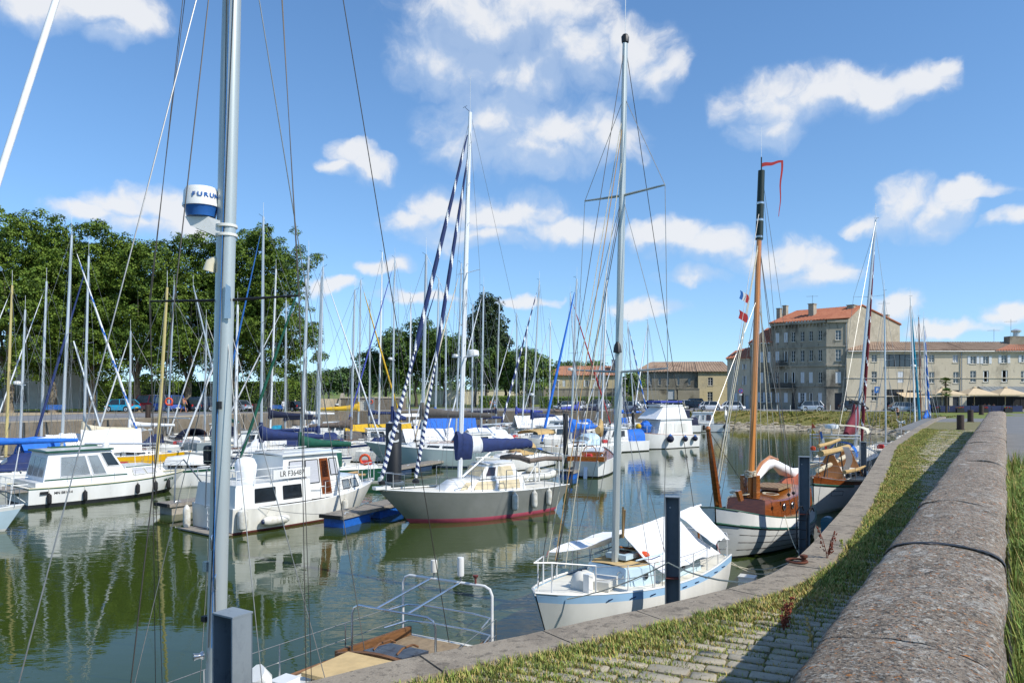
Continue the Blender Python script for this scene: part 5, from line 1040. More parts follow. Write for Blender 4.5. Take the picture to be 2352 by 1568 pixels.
# ---------------------------------------------------------------- far and middle boats
gB = 'sailing boats moored in the basin'
def yacht(lab, u, D, L, hd, B=None, fb=None, hullm='gel', stripe=None, boot='boot_black', mast=None, cab=True, wins=True, hood=None, rails=True, boom=None, furl=None, mm='alu', spr=((.55, .75),), deck='deck', r=None, name='sailing_boat', trans=.72, whip=1., tent=None, radar=None, rake=.8, ovh=.35, cabm='gel', mx=None, windgen=None, bimini=None, group=gB):
    b = Boat(name, lab, 'sailboat', u, D, L, hd, group); B = B or L*.32; fb = fb or (L*.125, L*.095, L*.098); b.hull(B, fb, hullm, stripe, boot, trans, rake, ovh, deck)
    if cab: b.cabin(-.12*L, .24*L, B*.30, B*.18, .42, .30, cabm, None, [(-.08*L, 0), (.02*L, .10*L), (.12*L, .17*L)] if wins else ())
    ck = MB(); x0, x1 = -.42*L, -.13*L                                        # cockpit coamings
    for sg in (1, -1): MB().slab([(x0, sg*B*.22, b.zd(x0)-.04), (x1, sg*B*.27, b.zd(x1)-.04), (x1, sg*B*.25, b.zd(x1)+.26), (x0, sg*B*.2, b.zd(x0)+.16)], (0, sg*.09, 0)).build('coaming', 'gel', b.o, 0)
    rz_ = random.Random(int(u*7 + D)); zt_ = b.zd(0) + (.36 if cab else 0)
    for xx in (.06*L, .17*L): MB().box((xx, 0, b.zd(xx) + (.36 if cab else 0) + .06), (.5, .5, .07)).build('hatch', 'win' if rz_.random() < .6 else 'gel_old', b.o, 0)
    for sg in (1, -1):
        MB().lathe([(.07,0),(.075,.02),(.05,.06),(.06,.14),(.01,.15)], (-.2*L, sg*B*.27, b.zd(-.2*L) + .24), 9).build('winch', 'steel', b.o); MB().tube([(-.08*L, sg*B*.2, zt_ + .1), (.1*L, sg*B*.15, zt_ + .06)], .02, 5).build('grab_rail', 'varnish' if rz_.random() < .5 else 'gel', b.o)
    cm_ = rz_.choice(('gel','gel_old','royal','orange','grey_cloth','tan_cloth','navy','redcloth')); MB().rings([[V((-.35*L + x, y*.22, b.zd(-.35*L) + .28 + z*.16)) for y, z in ((-1,-1),(1,-1),(1.1,0),(.8,1),(-.8,1),(-1.1,0))] for x in (-.35, -.3, .3, .35)]).build('deck_bag', cm_, b.o, 60)
    MB().tube([(.3*L + .12*math.cos(q*.7), .12*math.sin(q*.7), b.zd(.3*L) + .03 + q*.006) for q in range(16)], .025, 5).build('rope_coil', rz_.choice(('rope','rope_blue','rope_tan')), b.o); MB().tube([(-.47*L, B*.2, b.zd(-.46*L)), (-.48*L, B*.2, b.zd(-.46*L) + 1.5)], .012, 4).build('flagstaff', 'varnish', b.o)
    MB().slab([(-.5*L - .02, -.12, -.1), (-.5*L + .3, -.12, b.zd(-L/2) - .1), (-.5*L + .3, .12, b.zd(-L/2) - .1), (-.5*L - .02, .12, -.1)], (-.1, 0, 0)).build('stern_ladder', 'steel', b.o, 0)
    if hood: b.hood(-.18*L, .0*L, B*.32, .95, hood, b.zd(0)+.15, clear='win_clear', lean=.2)
    if bimini:
        b.hood(-.46*L, -.2*L, B*.36, .35, bimini, b.zd(-.3*L)+1.55, name='bimini')
        for x in (-.42*L, -.24*L):
            for sg in (1, -1): MB().tube([(x, sg*B*.36, b.zd(x)), (x, sg*B*.35, b.zd(x)+1.6)], .014, 5).build('bimini_post', 'steel', b.o)
    if rails: b.rails(n=6)
    if tent:
        tm, x0, x1, zt = tent; w = B*.4; z = b.zd((x0+x1)/2); g_ = [[V((x, sg*w*q, z + .3 + (zt-.3)*(1-q)**.9 + .05*math.sin(x*3+q*4))) for sg, q in ((1,1),(1,.66),(1,.33),(1,0),(-1,.33),(-1,.66),(-1,1))] for x in [lerp(x0, x1, k/6) for k in range(7)]]; MB().sheet(g_, .02).build('boat_tent', tm, b.o, 40)
    if mast:
        x = b.xu(mast[0]) if mx is None else mx; x = max(-.3*L, min(.33*L, x)); b.rig(x, (mast[1], mast[2]), r or (.055 + L*.0055), mm, spr, furl, boom, whip=whip, radar=radar)
    if windgen: wheelgen(b, (-.46*L, B*.25, b.zd(-.46*L)), face=windgen)
    return b
AWAY, NEARH = 57, 237
# nearest rows at the left
yacht('sailboat behind the motor cruiser with a bright blue boom cover', -10, 44, 9.5, 215, mast=(-62, -40, 520), mx=1.2, boom=(1.3, 5.3, 'royal', .55), hood='navy', group=gB)
yacht('sailboat at the left edge with a tan mast', 22, 51, 8, NEARH, mast=(13, 28, 655), mm='mast_tan', furl=(.06, ('mast_white','mast_white'), 3, 0), tent=('royal', -3.4, -.6, 1.7))
yacht('small sailboat at the left with a radar dome on its grey mast', 60, 54, 7.5, NEARH, mast=(45, 58, 711), spr=((.5,.6),), radar=.5)
yacht('sailboat with a ladder-hung grey mast left of the white tents', 110, 56, 8.5, NEARH, mast=(93, 107, 646), furl=(.05, ('mast_white','mast_white'), 3, 0), tent=('white_cloth', -3.5, .2, 1.6))
yacht('sailboat with thick grey mast and white and blue furled headsail', 172, 53, 10, AWAY, mast=(141, 165, 540), furl=(.10, ('white_cloth','royal'), 2.4, .22), r=.11, boom=(1.0, 3.6, 'white_cloth', .4), whip=2)
yacht('sailboat with beige sail cover and dark blue furled headsail', 215, 58, 9, NEARH, mast=(192, 204, 588), furl=(.10, ('navy','navy'), 3, 0), boom=(1.2, 4.4, 'beige_cloth', .75), windgen=2.2, whip=1.5)
yacht('small sailboat with thin mast between the two big masts at left', 235, 60.5, 6, AWAY, mast=(166, 169, 783), mx=.4, spr=((.5,.5),), whip=0)
yacht('bright yellow hulled sailboat under a white boom tent', 310, 55, 7.6, 30, hullm='yellow', cabm='gel', mast=None, tent=('white_cloth', -3.4, .4, 1.9), fb=(1.15, 1.0, .95))
b = yacht('white sailboat with green stripe and upturned dinghy on deck', 428, 46, 10.5, 12, stripe='dkgreen', boot='gel', mast=(360, 384, 660), mm='mast_tan', r=.1, spr=((.52,.95),), boom=(1.2, 3.9, None, .3), furl=None)
yacht('blue-grey hulled cruising sailboat with dark open sprayhood', 425, 69, 11, 138, hullm='bluegrey', boot='navy_paint', mast=(375, 400, 655), hood='navy_dark', boom=(1.5, 4.5, None, .2), fb=(1.35, 1.15, 1.2), trans=.86)
yacht('cream hulled sailboat with broad stern and solar panel', 530, 68, 10, 122, hullm='gel_cream', mast=(436, 444, 656), mx=1, boom=(1.4, 4, 'green_cloth', .45), fb=(1.3, 1.1, 1.15), trans=.86, bimini=None)
yacht('sailboat with slack navy sail cover left of the green covered boom', 650, 54, 9.5, 195, mast=(600, 605, 498), furl=(.07, ('blue_paint','blue_paint'), 3, 0), boom=(.9, 4.2, 'navy', 1.0), stripe='navy_paint', r=.1)
b15 = yacht('green hulled sailboat with green sail cover and sprayhood', 722, 47, 9, 196, hullm='dkgreen', boot='gel', mast=(690, 709, 590), furl=(.09, ('green_cloth','green_cloth'), 3, 0), boom=(1.0, 3.0, 'green_cloth', .75), hood='green_cloth', r=.09)
yacht('white sloop with broad navy stripe and bow pointing right', 720, 60, 10.5, 8, stripe='navy_paint', boot='boot_black', mast=(731, 742, 613), furl=(.06, ('mast_white','mast_white'), 3, 0), boom=(.9, 4.4, 'navy', .35), hood='navy', r=.1, fb=(1.5, 1.2, 1.1))
yacht('sailboat near the left quay with navy sail cover on a pale mast', 660, 76, 9, 185, mast=(620, 634, 618), boom=(1.7, 4.2, 'navy_dark', .8), hood='white_cloth', mm='mast_white')
yacht('sailboat with slim grey mast beside the small red pennant', 742, 82, 8.5, 150, mast=(726, 738, 633), hood='white_cloth')
yacht('white sailboat with yellow stripe and brown sail cover', 790, 67, 9, 4, stripe='yellow_pale', mast=(797, 815, 666), boom=(1.2, 3.6, 'brown_cloth', .75), hood='navy', mx=.6)
yacht('sailboat with yellow sail cover and yellow furled headsail', 830, 88, 10, 25, mast=(823, 829, 642), furl=(.11, ('yellow_cloth','yellow_cloth'), 3, 0), boom=(2.1, 4.6, 'yellow_cloth', .75), r=.1)
yacht('boat under a large mustard yellow tarpaulin', 862, 76, 8, 200, mast=None, tent=('yellow_cloth', -3.6, 3, 1.5), rails=False)
yacht('sailboat with tall white mast and high white spreaders', 880, 90, 10, 200, mast=(870, 878, 579), mm='mast_white', spr=((.4,.9),(.72,.75)), hood='gel', bimini='white_cloth', whip=2)
yacht('sailboat with violet-blue furled headsail beside the yellow one', 895, 80, 10, 215, mast=(901, 907, 592), furl=(.08, ('violet','violet'), 3, 0), boom=(1.2, 1.5, 'navy', 1.2), radar=.42, spr=((.45,.9),(.75,.75)))
yacht('red hulled boat lying behind the letter C pile', 882, 64, 7, 190, hullm='red', boot='red', mast=None, cab=False, rails=True, fb=(1.3, 1.0, .95))
b18 = yacht('large pale green sloop with dark brown sail cover', 1020, 57.5, 12.2, 176, hullm='celadon', boot='antifoul_blue', mast=(970, 979, 585), boom=(1.9, 5.2, 'grey_cloth', .9), r=.13, fb=(1.75, 1.3, 1.15), spr=((.4,1.1),(.72,.9)), mm='alu', rake=1.6, ovh=1.3, whip=1.3)
yacht('sailboat under a bright blue tent behind the striped furled sails', 1000, 74, 9, 200, mast=(999, 1008, 640), furl=(.09, ('navy','navy'), 3, 0), tent=('royal', -4, 1.5, 2.4), boom=(1.7, 3.4, 'royal', .9))
yacht('sailboat with slender mast and a French pennant under its spreader', 1030, 86, 8.5, 205, mast=(1024, 1024, 720), furl=(.05, ('mast_white','mast_white'), 3, 0))
yacht('sailboat close behind the grey yacht with a cream furled headsail', 1062, 66, 10, 220, mast=(1047, 1060, 605), furl=(.08, ('beige_cloth','beige_cloth'), 3, 0), tent=('white_cloth', -3.5, -.5, 1.4), r=.1, radar=.48)
yacht('sailboat with white furled headsail and radar on a crosstree', 1118, 70, 10, 225, mast=(1105, 1111, 659), furl=(.07, ('mast_white','mast_white'), 3, 0), boom=(1.2, 4, None, .3), hood='gel')
yacht('sailboat moored by the far hedge with an aluminium boom', 1150, 92, 9, 10, mast=(1139, 1147, 698), boom=(1.8, 3.5, 'navy_dark', .4), windgen=1.0)
b = yacht('sailboat with tan canvas bimini behind the grey yacht', 1180, 55, 9, 235, hullm='gel', mast=None, hood='tan_cloth', bimini='tan_cloth')
yacht('sailboat with striped blue furled headsail and navy sail cover', 1215, 79, 10, 232, mast=(1230, 1239, 645), furl=(.11, ('navy','white_cloth'), 1.2, .3), boom=(1.5, 4, 'navy', .7), radar=.25, mm='alu', mx=-.5)
yacht('stubby white ketch seen between two striped sails', 1235, 92, 9, 200, mast=(1206, 1211, 752), mx=2, tent=('white_cloth', -4, 3, 1.7), mm='mast_white')
yacht('sailboat with bright blue furled headsail beside the second black pile', 1330, 64, 9.5, 225, mast=(1311, 1325, 641), furl=(.11, ('royal','royal'), 3, 0), boom=(1.1, 3.6, 'royal', .8), hood='pale_blue', radar=.45)
yacht('sailboat with scarlet furled headsail and purple covers', 1345, 92, 9, 40, mast=(1309, 1310, 673), mx=-1.2, furl=(.10, ('redcloth','redcloth'), 3, 0), boom=(2.2, 2.8, 'violet', .7))
yacht('sailboat carrying two dark blue furled sails near the hedge', 1372, 98, 9.5, 20, mast=(1384, 1386, 729), mx=.0, furl=(.09, ('navy_paint','navy_paint'), 3, 0), boom=(1.8, 4, 'navy_dark', .6), tent=('royal', -4, -1, 1.0))
yacht('sailboat with blue and white spiral furled headsail by pile A', 1462, 92, 9, 60, mast=(1440, 1442, 740), mx=-.6, furl=(.10, ('royal','white_cloth'), 1.3, .4), boom=(1.9, 3.2, 'navy_dark', .7))
yacht('sailboat with pale furled headsail behind the white motor yacht', 1490, 97, 9.5, 235, mast=(1485, 1488, 738), mx=.3, furl=(.09, ('mast_white','mast_white'), 3, 0), boom=(2.2, 4.5, 'navy_dark', .7))
b19 = yacht('white classic yacht with varnished cabin and tan mizzen cover', 1367, 53, 8.2, 75, B=2.7, hullm='gel', boot='boot_black', rails=True, cab=False, deck='varnish', fb=(1.45, 1.05, 1.1), trans=.6, mast=(1388, 1394, 644), boom=None, mm='mast_white')
b19.cabin(-1.6, 2.0, .85, .55, .55, .45, 'varnish', 'gel', [(-1.2,-.5), (0,.35), (.8,1.1)]); bb = b19.mbase; MB().rings([[V((bb.x - t_*1.5, math.cos(a)*.2, bb.z + 1.35 + t_*-.1 + math.sin(a)*(.28 if t_ else .75))) for a in [k*.6283 for k in range(10)]] for t_ in (0, .35, 1)]).build('sail_cover', 'tan_cloth', b19.o)
MB().tube([V((-2.3 + .0*k, .42*math.cos(k*.5236), b19.zd(-2.3) + .55 + .42*math.sin(k*.5236))) for k in range(13)], .03, 5).build('steering_wheel', 'varnish', b19.o)
MB().slab([(-4.05,-1.2,b19.zd(-4)),(-2.9,-1.2,b19.zd(-3)),(-2.9,1.2,b19.zd(-3)),(-4.05,1.2,b19.zd(-4))], (0,0,.3)).build('cockpit_coaming', 'varnish', b19.o, 0)
# boats along the near quay, farther down
yacht('sailboat at the far quay end with turquoise furled headsail', 2103, 76, 10, AWAY, mast=(2099, 2091, 683), mx=0, furl=(.12, ('turq','turq'), 3, .0), mm='mast_white', windgen=.6, radar=.5)
yacht('sailboat at the far quay end with brown wooden mast and green pennant', 2116, 84, 9.5, AWAY, mast=(2111, 2110, 728), mx=0, mm='mahogany')
yacht('sailboat with spiral blue furled sail, last along the near quay', 2128, 91, 10, AWAY, mast=(2121, 2122, 734), mx=0, furl=(.14, ('royal','white_cloth'), 1.6, .25), mm='mast_white', boom=(1.0, 3, 'royal', .8))
yacht('slim sailboat with thin mast just beyond the maroon sail', 2035, 64, 9, AWAY, mast=(2027, 2031, 670), mx=0)
# ================================================================ NEAR BOATS (one by one)
def lp(b, u, v, y=0.):
    """photo pixel -> boat point on the fore-and-aft plane at offset y"""
    x = b.xu(u, y); W_ = b.wor((x, y, 0)); return V((x, y, CZ - (v - VH)/FU*W_.y - WZ))
def pane(name, m, par, a, b, c, d, out, th=.015): return MB().slab([a, b, c, d], V(out)*th).build(name, m, par, 0)
def house(b, name, x0, x1, w, z0, z1, m, parent=None, rake=(.1, .4), tum=.08, roof=None, over=.12, rt=.07, w1=None):
    """wheelhouse box: sloping ends (aft, fore), tumblehome, overhanging roof"""
    w1 = w1 or w; v = [(x0,-w,z0),(x1,-w1,z0),(x1,w1,z0),(x0,w,z0),(x0+rake[0],-w+tum,z1),(x1-rake[1],-w1+tum,z1),(x1-rake[1],w1-tum,z1),(x0+rake[0],w-tum,z1)]
    o = MB().add(v, [(0,1,5,4),(1,2,6,5),(2,3,7,6),(3,0,4,7),(4,5,6,7)]).build(name, m, parent or b.o, 0)
    if roof:
        c = (v[4], v[5], v[6], v[7]); g_ = [[V((lerp(x0+rake[0]-over, x1-rake[1]+over, i/6), lerp(-w+tum-over, w-tum+over, j/6), z1 + .012 + .06*math.sin(math.pi*j/6) - .02*(i == 6))) for j in range(7)] for i in range(7)]
        MB().sheet(g_, -rt if False else rt).build('roof', roof, o, 50)
    def side(xa, xb, fa, fb_, sg, m='win', name='window', fm=None):
        def q(x, f): return V((x + (rake[0]*f*(x1-x)/(x1-x0)) - rake[1]*f*(x-x0)/(x1-x0), sg*(lerp(w, w1, (x-x0)/(x1-x0)) - tum*f + .008), lerp(z0, z1, f)))
        p = [q(xa, fa), q(xb, fa), q(xb, fb_), q(xa, fb_)]; p = p if sg < 0 else p[::-1]; e = pane(name, m, o, *p, (0, sg, 0))
        if fm:
            fr = MB(); 
            for i in range(4): fr.tube([p[i] + V((0,sg*.012,0)), p[(i+1) % 4] + V((0,sg*.012,0))], .022, 4)
            fr.build('window_frame', fm, e, 0)
        return e
    def front(ya, yb, fa, fb_, m='win', aft=False):
        def q(y, f): return V(((x0 + rake[0]*f - .008) if aft else (x1 - rake[1]*f + .008), y, lerp(z0, z1, f)))
        p = [q(ya, fa), q(yb, fa), q(yb, fb_), q(ya, fb_)]; p = p if not aft else p[::-1]; return pane('window', m, o, *p, (-1 if aft else 1, 0, 0))
    return o, side, front
def sidetext(b, s, size, m, x, w, sg, sx=1., bold=0., slant=0):
    t_ = (x + b.L/2)/b.L; p = b.P(t_, w, sg); p2 = b.P(t_ + .03, w, sg); up = b.P(t_, w + .08, sg) - p; ex = (p2 - p)*(1 if sg < 0 else -1); M4 = frame(p + V((0, sg*.012, 0)), ex, up); text('hull_lettering', s, size, m, b.o, M4, .004, bold=bold, sx=sx)
# ---- white motor cruiser with green trim (left)
b = Boat('motor_cruiser', 'white motor cruiser with green trim and black fenders at the left', 'motorboat', 0, 0, 8.4, 50, pos=(-21.5, 40.5)); MC = b
b.hull(3.3, (1.12, .95, .98), 'gel', 'dkgreen', 'boot_black', ws=.93, rake=.9, ovh=.0, sw=.07, bw=.2, deck='deck', full=.7, rail='gel_cream')
o, side, front = house(b, 'canopy_house', -3.55, .75, 1.28, .93, 2.62, 'white_cloth', rake=(.35, 1.05), tum=.16, roof='gel', over=.10)
for xa, xb in ((-2.75, -1.2), (-1.05, -.35)): 
    for sg in (1, -1): side(xa, xb, .28, .86, sg, 'win_clear', fm='white_cloth')
for sg in (1, -1): side(-.1, .62, .5, .92, sg, 'win', fm='gel')
for ya, yb in ((-1.05,-.42), (-.32,.32), (.42,1.05)): front(ya, yb, .3, .86, 'win_clear', aft=True)
for ya, yb in ((-1,-.05), (.05,1)): front(ya, yb, .5, .93, 'win')
for sg in (1, -1): MB().tube([(-3.35, sg*1.25, 2.66), (-.2, sg*1.23, 2.66)], .05, 5).build('green_roof_trim', 'dkgreen', o); side(-3.5, .7, .2, .235, sg, 'dkgreen', 'trim_band')
MB().tube([(-3.33,-1.2,2.66), (-3.33,1.2,2.66)], .05, 5).build('green_roof_trim', 'dkgreen', o)
MB().box((-1.6,.3,2.78), (2.2,.6,.06)).build('roof_hatch_cover', 'dkgreen', o, 0); MB().lathe([(.16,0),(.18,.1),(.1,.2),(.01,.22)], (-.2,-.3,2.72), 10).build('roof_light', 'gel', o)
o2, side2, front2 = house(b, 'fore_cabin', .45, 2.85, 1.2, .93, 1.66, 'gel', rake=(0, .75), tum=.14, w1=.86)
for sg in (1, -1):
    side2(.95, 1.75, .38, .86, sg, 'curtain', fm='gel_old'); side2(1.85, 2.5, .38, .84, sg, 'curtain', fm='gel_old'); side2(.5, 2.8, .94, .99, sg, 'dkgreen', 'trim_band')
MB().slab([(-3.9,-1.5,.98),(-3.55,-1.5,.98),(-3.55,1.5,.98),(-3.9,1.5,.98)], (0,0,.25)).build('cockpit_bench', 'gel', b.o, 0)
pf = MB(); pf.box((-4.55,0,.86), (.8,2.9,.06)); pf.build('stern_platform', 'planks', b.o, 0)
for yy in (-1.42, -.7, 0, .7, 1.42): MB().tube([(-4.9,yy,.86), (-4.9,yy,1.55)], .018, 5).build('platform_post', 'white_tube', b.o)
for zz in (1.2, 1.55): MB().tube([(-4.2,-1.45,zz),(-4.9,-1.45,zz),(-4.9,1.45,zz),(-4.2,1.45,zz)], .018, 5).build('platform_rail', 'white_tube', b.o)
for yy in (-1.2, 1.2): MB().tube([(-4.85,yy,.84), (-4.15,yy,.25)], .025, 5).build('platform_strut', 'white_tube', b.o)
b.rails('steel', 6, .5, -.3, .36, True, False, .011, (1.,)); MB().tube([(1.4,-.1,1.7), (1.3,-.1,3.1)], .014, 5).build('aerial', 'mast_white', b.o)
text('hull_lettering', 'MILLIPOIL', .30, 'dkgreen', b.o, frame((-4.2-.02, .35, .62), (0,-1,0), (0,0,1)), .004, bold=.006); sidetext(b, 'MN E81614', .17, 'black', -2.7, .72, -1, 1, .003); sidetext(b, 'MILLIPOIL', .19, 'dkgreen', 3.05, .74, -1, 1, .003)
MB().box((-3.55,-1.595,.73), (.36,.03,.14)).build('engine_vent', 'black', b.o, 0)
for k, x in enumerate((-3.35, -1.75, .9, 2.1, 3.15)): fender(b, ('black fender at the stern corner of the green trimmed cruiser', 'black fender second from the stern of the green trimmed cruiser', 'black fender amidships on the green trimmed cruiser', 'black fender second from the bow of the green trimmed cruiser', 'black fender nearest the bow of the green trimmed cruiser')[k], x, -1, .105, .52, 'rubber', .42 if k < 2 else .5, group='fenders of the green trimmed cruiser')
# ---- white steel motor boat with brown wheelhouse door
b = Boat('motor_boat', 'white steel motor boat with brown wheelhouse door and registration board', 'motorboat', 0, 0, 8.6, 52, pos=(-9.45, 34.1)); DB = b
b.hull(3.2, (1.35, .95, 1.02), 'gel_old', None, 'antifoul_red', ws=.94, rake=1.0, ovh=.0, bw=.1, full=.72, rail='gel', deck='gel')
o, side, front = house(b, 'aft_cabin', -4.2, -.55, 1.48, 1.0, 1.92, 'gel', rake=(.1, .02), tum=.12, w1=1.5)
for xa, xb in ((-3.3,-2.35), (-1.95,-1.05)):
    for sg in (1, -1): side(xa, xb, .2, .78, sg, 'win', fm='black')
o2, sd2, fr2 = house(b, 'wheelhouse', -1.9, 1.45, 1.22, .98, 2.9, 'gel', rake=(.2, .35), tum=.12, roof='gel', over=.16)
for sg in (1, -1):
    sd2(-1.55, -.75, .52, .88, sg, 'curtain', fm='black'); sd2(-.6, .15, .36, .88, sg, 'curtain', fm='black'); dr = sd2(.25, .78, .08, .9, sg, 'mahogany', 'door'); sd2(.34, .7, .46, .84, sg, 'win_brown', 'door_window'); sd2(.33, .7, .12, .4, sg, 'antifoul_red', 'door_panel'); sd2(.86, 1.3, .5, .88, sg, 'curtain', fm='black')
    MB().tube([(-1.6, sg*.98, 3.08), (1.0, sg*.95, 3.08)], .018, 5).build('roof_rail', 'white_tube', o2)
for ya, yb in ((-1,-.36), (-.3,.3), (.36,1)): fr2(ya, yb, .52, .88, 'win')
o3, sd3, fr3 = house(b, 'fore_cabin', 1.35, 3.1, 1.08, 1.02, 1.75, 'gel', rake=(0, .35), tum=.1, w1=.72)
for sg in (1, -1): sd3(1.55, 2.1, .25, .8, sg, 'win_clear', fm='black'); sd3(2.25, 2.75, .28, .8, sg, 'win_clear', fm='black')
cv = MB(); cv.rings([[V((-2.55 + math.cos(a)*.42*q + .04*math.sin(3*a), .35 + math.sin(a)*.5*q, z + .05*math.cos(2*a+q))) for a in [k*.5236 for k in range(12)]] for q, z in ((.9,1.9),(1.05,2.2),(1.1,2.5),(.85,2.75),(.3,2.82))]); cv.build('canvas_cover', 'white_cloth', b.o, 60)
for sg in (1, -1):
    yy = sg*1.42
    for zz in (2.2, 2.5): MB().tube([(-4.1,yy,zz),(-1.0,yy*.98,zz)] + ([(-.75,yy*.97,1.55),(.2,yy,1.5)] if zz == 2.5 else []), .02, 5).build('aft_rail', 'white_tube', b.o)
    for x in (-4.1,-3.3,-2.5,-1.7,-1.0): MB().tube([(x,yy,1.9),(x,yy,2.5)], .018, 5).build('rail_post', 'white_tube', b.o)
for zz in (2.2, 2.5): MB().tube([(-4.1,-1.42,zz),(-4.1,1.42,zz)], .02, 5).build('aft_rail', 'white_tube', b.o)
rb = MB().slab([(-2.45,-1.46,2.02),(-.62,-1.46,2.02),(-.62,-1.46,2.42),(-2.45,-1.46,2.42)], (0,-.03,0)).build('registration_board', 'gel', b.o, 0); text('board_lettering', 'LR F36487', .33, 'black', rb, frame((-1.53,-1.495,2.22), (1,0,0), (0,0,1)), .003, sx=.85)
b.rails('white_tube', 5, .75, .02, .43, True, False, .018, (1., .66, .33))
MB().tube([(2.9,.2,1.62),(3.5,.25,1.6),(3.55,-.2,1.62),(2.95,-.25,1.66),(2.9,.2,1.72),(3.45,.2,1.72)], .06, 6).build('rope_heap', 'rope_tan', b.o)
for yy in (-.55, .15): MB().tube([(-4.42,yy,1.05),(-4.40,yy,-.05)], .02, 5).build('stern_ladder_rail', 'white_tube', b.o)
for k in range(4): MB().tube([(-4.41,-.55,.2+k*.26),(-4.41,.15,.2+k*.26)], .016, 5).build('stern_ladder_rung', 'white_tube', b.o)
MB().box((-4.62,0,.06), (.6,3.0,.06)).build('bathing_platform', 'planks', b.o, 0); MB().tube([(-4.25,.9,1.95),(-4.9,1.1,2.9),(-5.2,1.15,2.6),(-5.25,1.15,1.2)], .03, 5).build('davit', 'alu_dark', b.o); MB().tube([(-4.25,-.9,1.95),(-4.9,-1.1,2.9),(-5.2,-1.15,2.6),(-5.25,-1.15,1.2)], .03, 5).build('davit', 'alu_dark', b.o)
MB().tube([(-4.2,-.9,2.4),(-3.2,-.9,3.9),(-2.6,-.9,4.3)], .022, 5).build('hoop', 'steel', b.o)
fender(b, 'big dirty white fender hanging upright at the stern of the steel motor boat', -4.0, -1, .21, .85, 'fender_w', .62); fender(b, 'long white fender lying lengthwise on the steel motor boat side', -2.5, -1, .20, 1.25, 'fender_w', .42, True, tip='navy_paint'); fender(b, 'white fender near the bow of the steel motor boat', 1.35, -1, .14, .6, 'fender_w', .5)
q = b.wor((-4.62, 1.35, .5)); o = thing('fender', 'white fender hung off the far stern corner of the steel motor boat', 'fender', q, b.hd); MB().lathe([(.02,-.45),(.1,-.42),(.15,-.3),(.15,.3),(.1,.42),(.03,.5)], (0,0,0), 12).build('body', 'fender_w', o); MB().tube([(0,0,.48),(.2,0,1.45)], .008, 4).build('lanyard', 'rope', o)
# ---- grey yacht with pink boot stripe
b = Boat('sailing_yacht', 'grey aluminium yacht with pink boot stripe and striped furled sails', 'sailboat', 0, 0, 9.6, 217, pos=(-1.75, 34.7)); GY = b
b.hull(3.3, (1.55, 1.22, 1.16), 'grey_hull', None, 'antifoul_pink', ws=.7, rake=1.5, ovh=.9, bw=.14, full=.85, rail='gel', deck='deck', draft=.5)
lo_ = MB()
b.cabin(-2.2, 1.9, 1.05, .62, .62, .45, 'gel', None, [(-1.9,-.65), (-.45,.65), (.95,1.3)], 'tan_cloth', tilt=.14, front=.7, wh=(.2,.85)); mat('cream_cover', '#cdbf9e', .85, var=.1, scale=4)
for c in b.cab.children:
    if c.name.startswith('window'): c.data.materials[0] = G('cream_cover')
o, side, front = house(b, 'doghouse', -2.0, .15, .82, 1.72, 2.32, 'gel', rake=(.2, .45), tum=.16, roof='gel', over=.0, rt=.05, w1=.74)
for sg in (1, -1): side(-1.7, -.75, .15, .85, sg, 'cream_cover', 'window_cover'); side(-.6, -.1, .2, .82, sg, 'win_brown')
front(-.6, .6, .2, .85, 'cream_cover')
b.rails('steel', 7, .66, -.46, .40, True, True, .014); b.wires([], 'x')
mx = b.xu(1056); t_ = b.rig(mx, (1080, 258), .12, 'mast_white', ((.56, .95),), None, None, zb=1.75, whip=1.6)
bw_ = V((b.L/2 - .15, 0, b.zd(b.L/2) + .1)); ft = b.mbase.lerp(t_, .965); inn = V((b.xu(955), 0, b.zd(2) + .25)); ft2 = b.mbase.lerp(t_, .90)
for a, c, r_, nm in ((bw_, ft, .10, 'furled_genoa'), (inn, ft2, .09, 'furled_staysail')):
    stripes(MB(), [a + V((0,0,.35)), a.lerp(c, .36)], r_*.95, 14, .26, .5, 150).build(nm, ['navy','white_cloth'], b.o, 60); stripes(MB(), [a.lerp(c, .36), a.lerp(c, .97)], r_, 16, 1.5, .2, 260).build(nm, ['navy','white_cloth'], b.o, 60); MB().lathe([(.11,0),(.16,.02),(.16,.14),(.08,.2)], a + V((0,0,.1)), 10).build('furler_drum', 'black', b.o)
mb_ = b.mbase; p0 = mb_ + V((-.1,0,1.15)); p1 = p0 + V((-4.0,0,.12)); MB().tube([p0, p1], .09, 8).build('boom', 'alu', b.o); g_ = []
for i in range(17):
    f = i/16; c = p0.lerp(p1, f); h2 = pw(f, [(0,1.0),(.12,.82),(.3,.64),(.7,.52),(.97,.42),(1,.34)]); w2 = pw(f, [(0,.2),(.2,.22),(1,.14)]); g_.append([c + V((0, math.sin(a)*w2 + .02*math.sin(i*1.9), -.1 + (1-math.cos(a))*.5*(h2+.02) + .015*math.sin(i*2.7))) for a in [6.2832*k/14 for k in range(14)]])
MB().rings(g_[4:]).build('sail_cover', 'navy', b.o, 60); MB().rings(g_[2:5]).build('cover_band', 'white_cloth', b.o, 60); MB().rings([[p + V((0,0,-.25 if p.z < p0.z else .04)) for p in r_] for r_ in ([[q + V((.3,0,0)) for q in g_[0]]] + g_[0:3])]).build('cover_front', 'navy', b.o, 60)
MB().tube([p0 + V((-1.6,0,-.05)), mb_ + V((-.15,0,.05))], .045, 7).build('boom_vang', 'mast_white', b.o)
sp = MB(); g1_ = [V((-4.0,-.9,2.62)), V((-2.9,-.9,2.95)), V((-2.9,.9,2.95)), V((-4.0,.9,2.62))]; pn_ = MB().slab(g1_, (0,0,.04)).build('solar_panel', 'solar', b.o, 0); ce = MB()
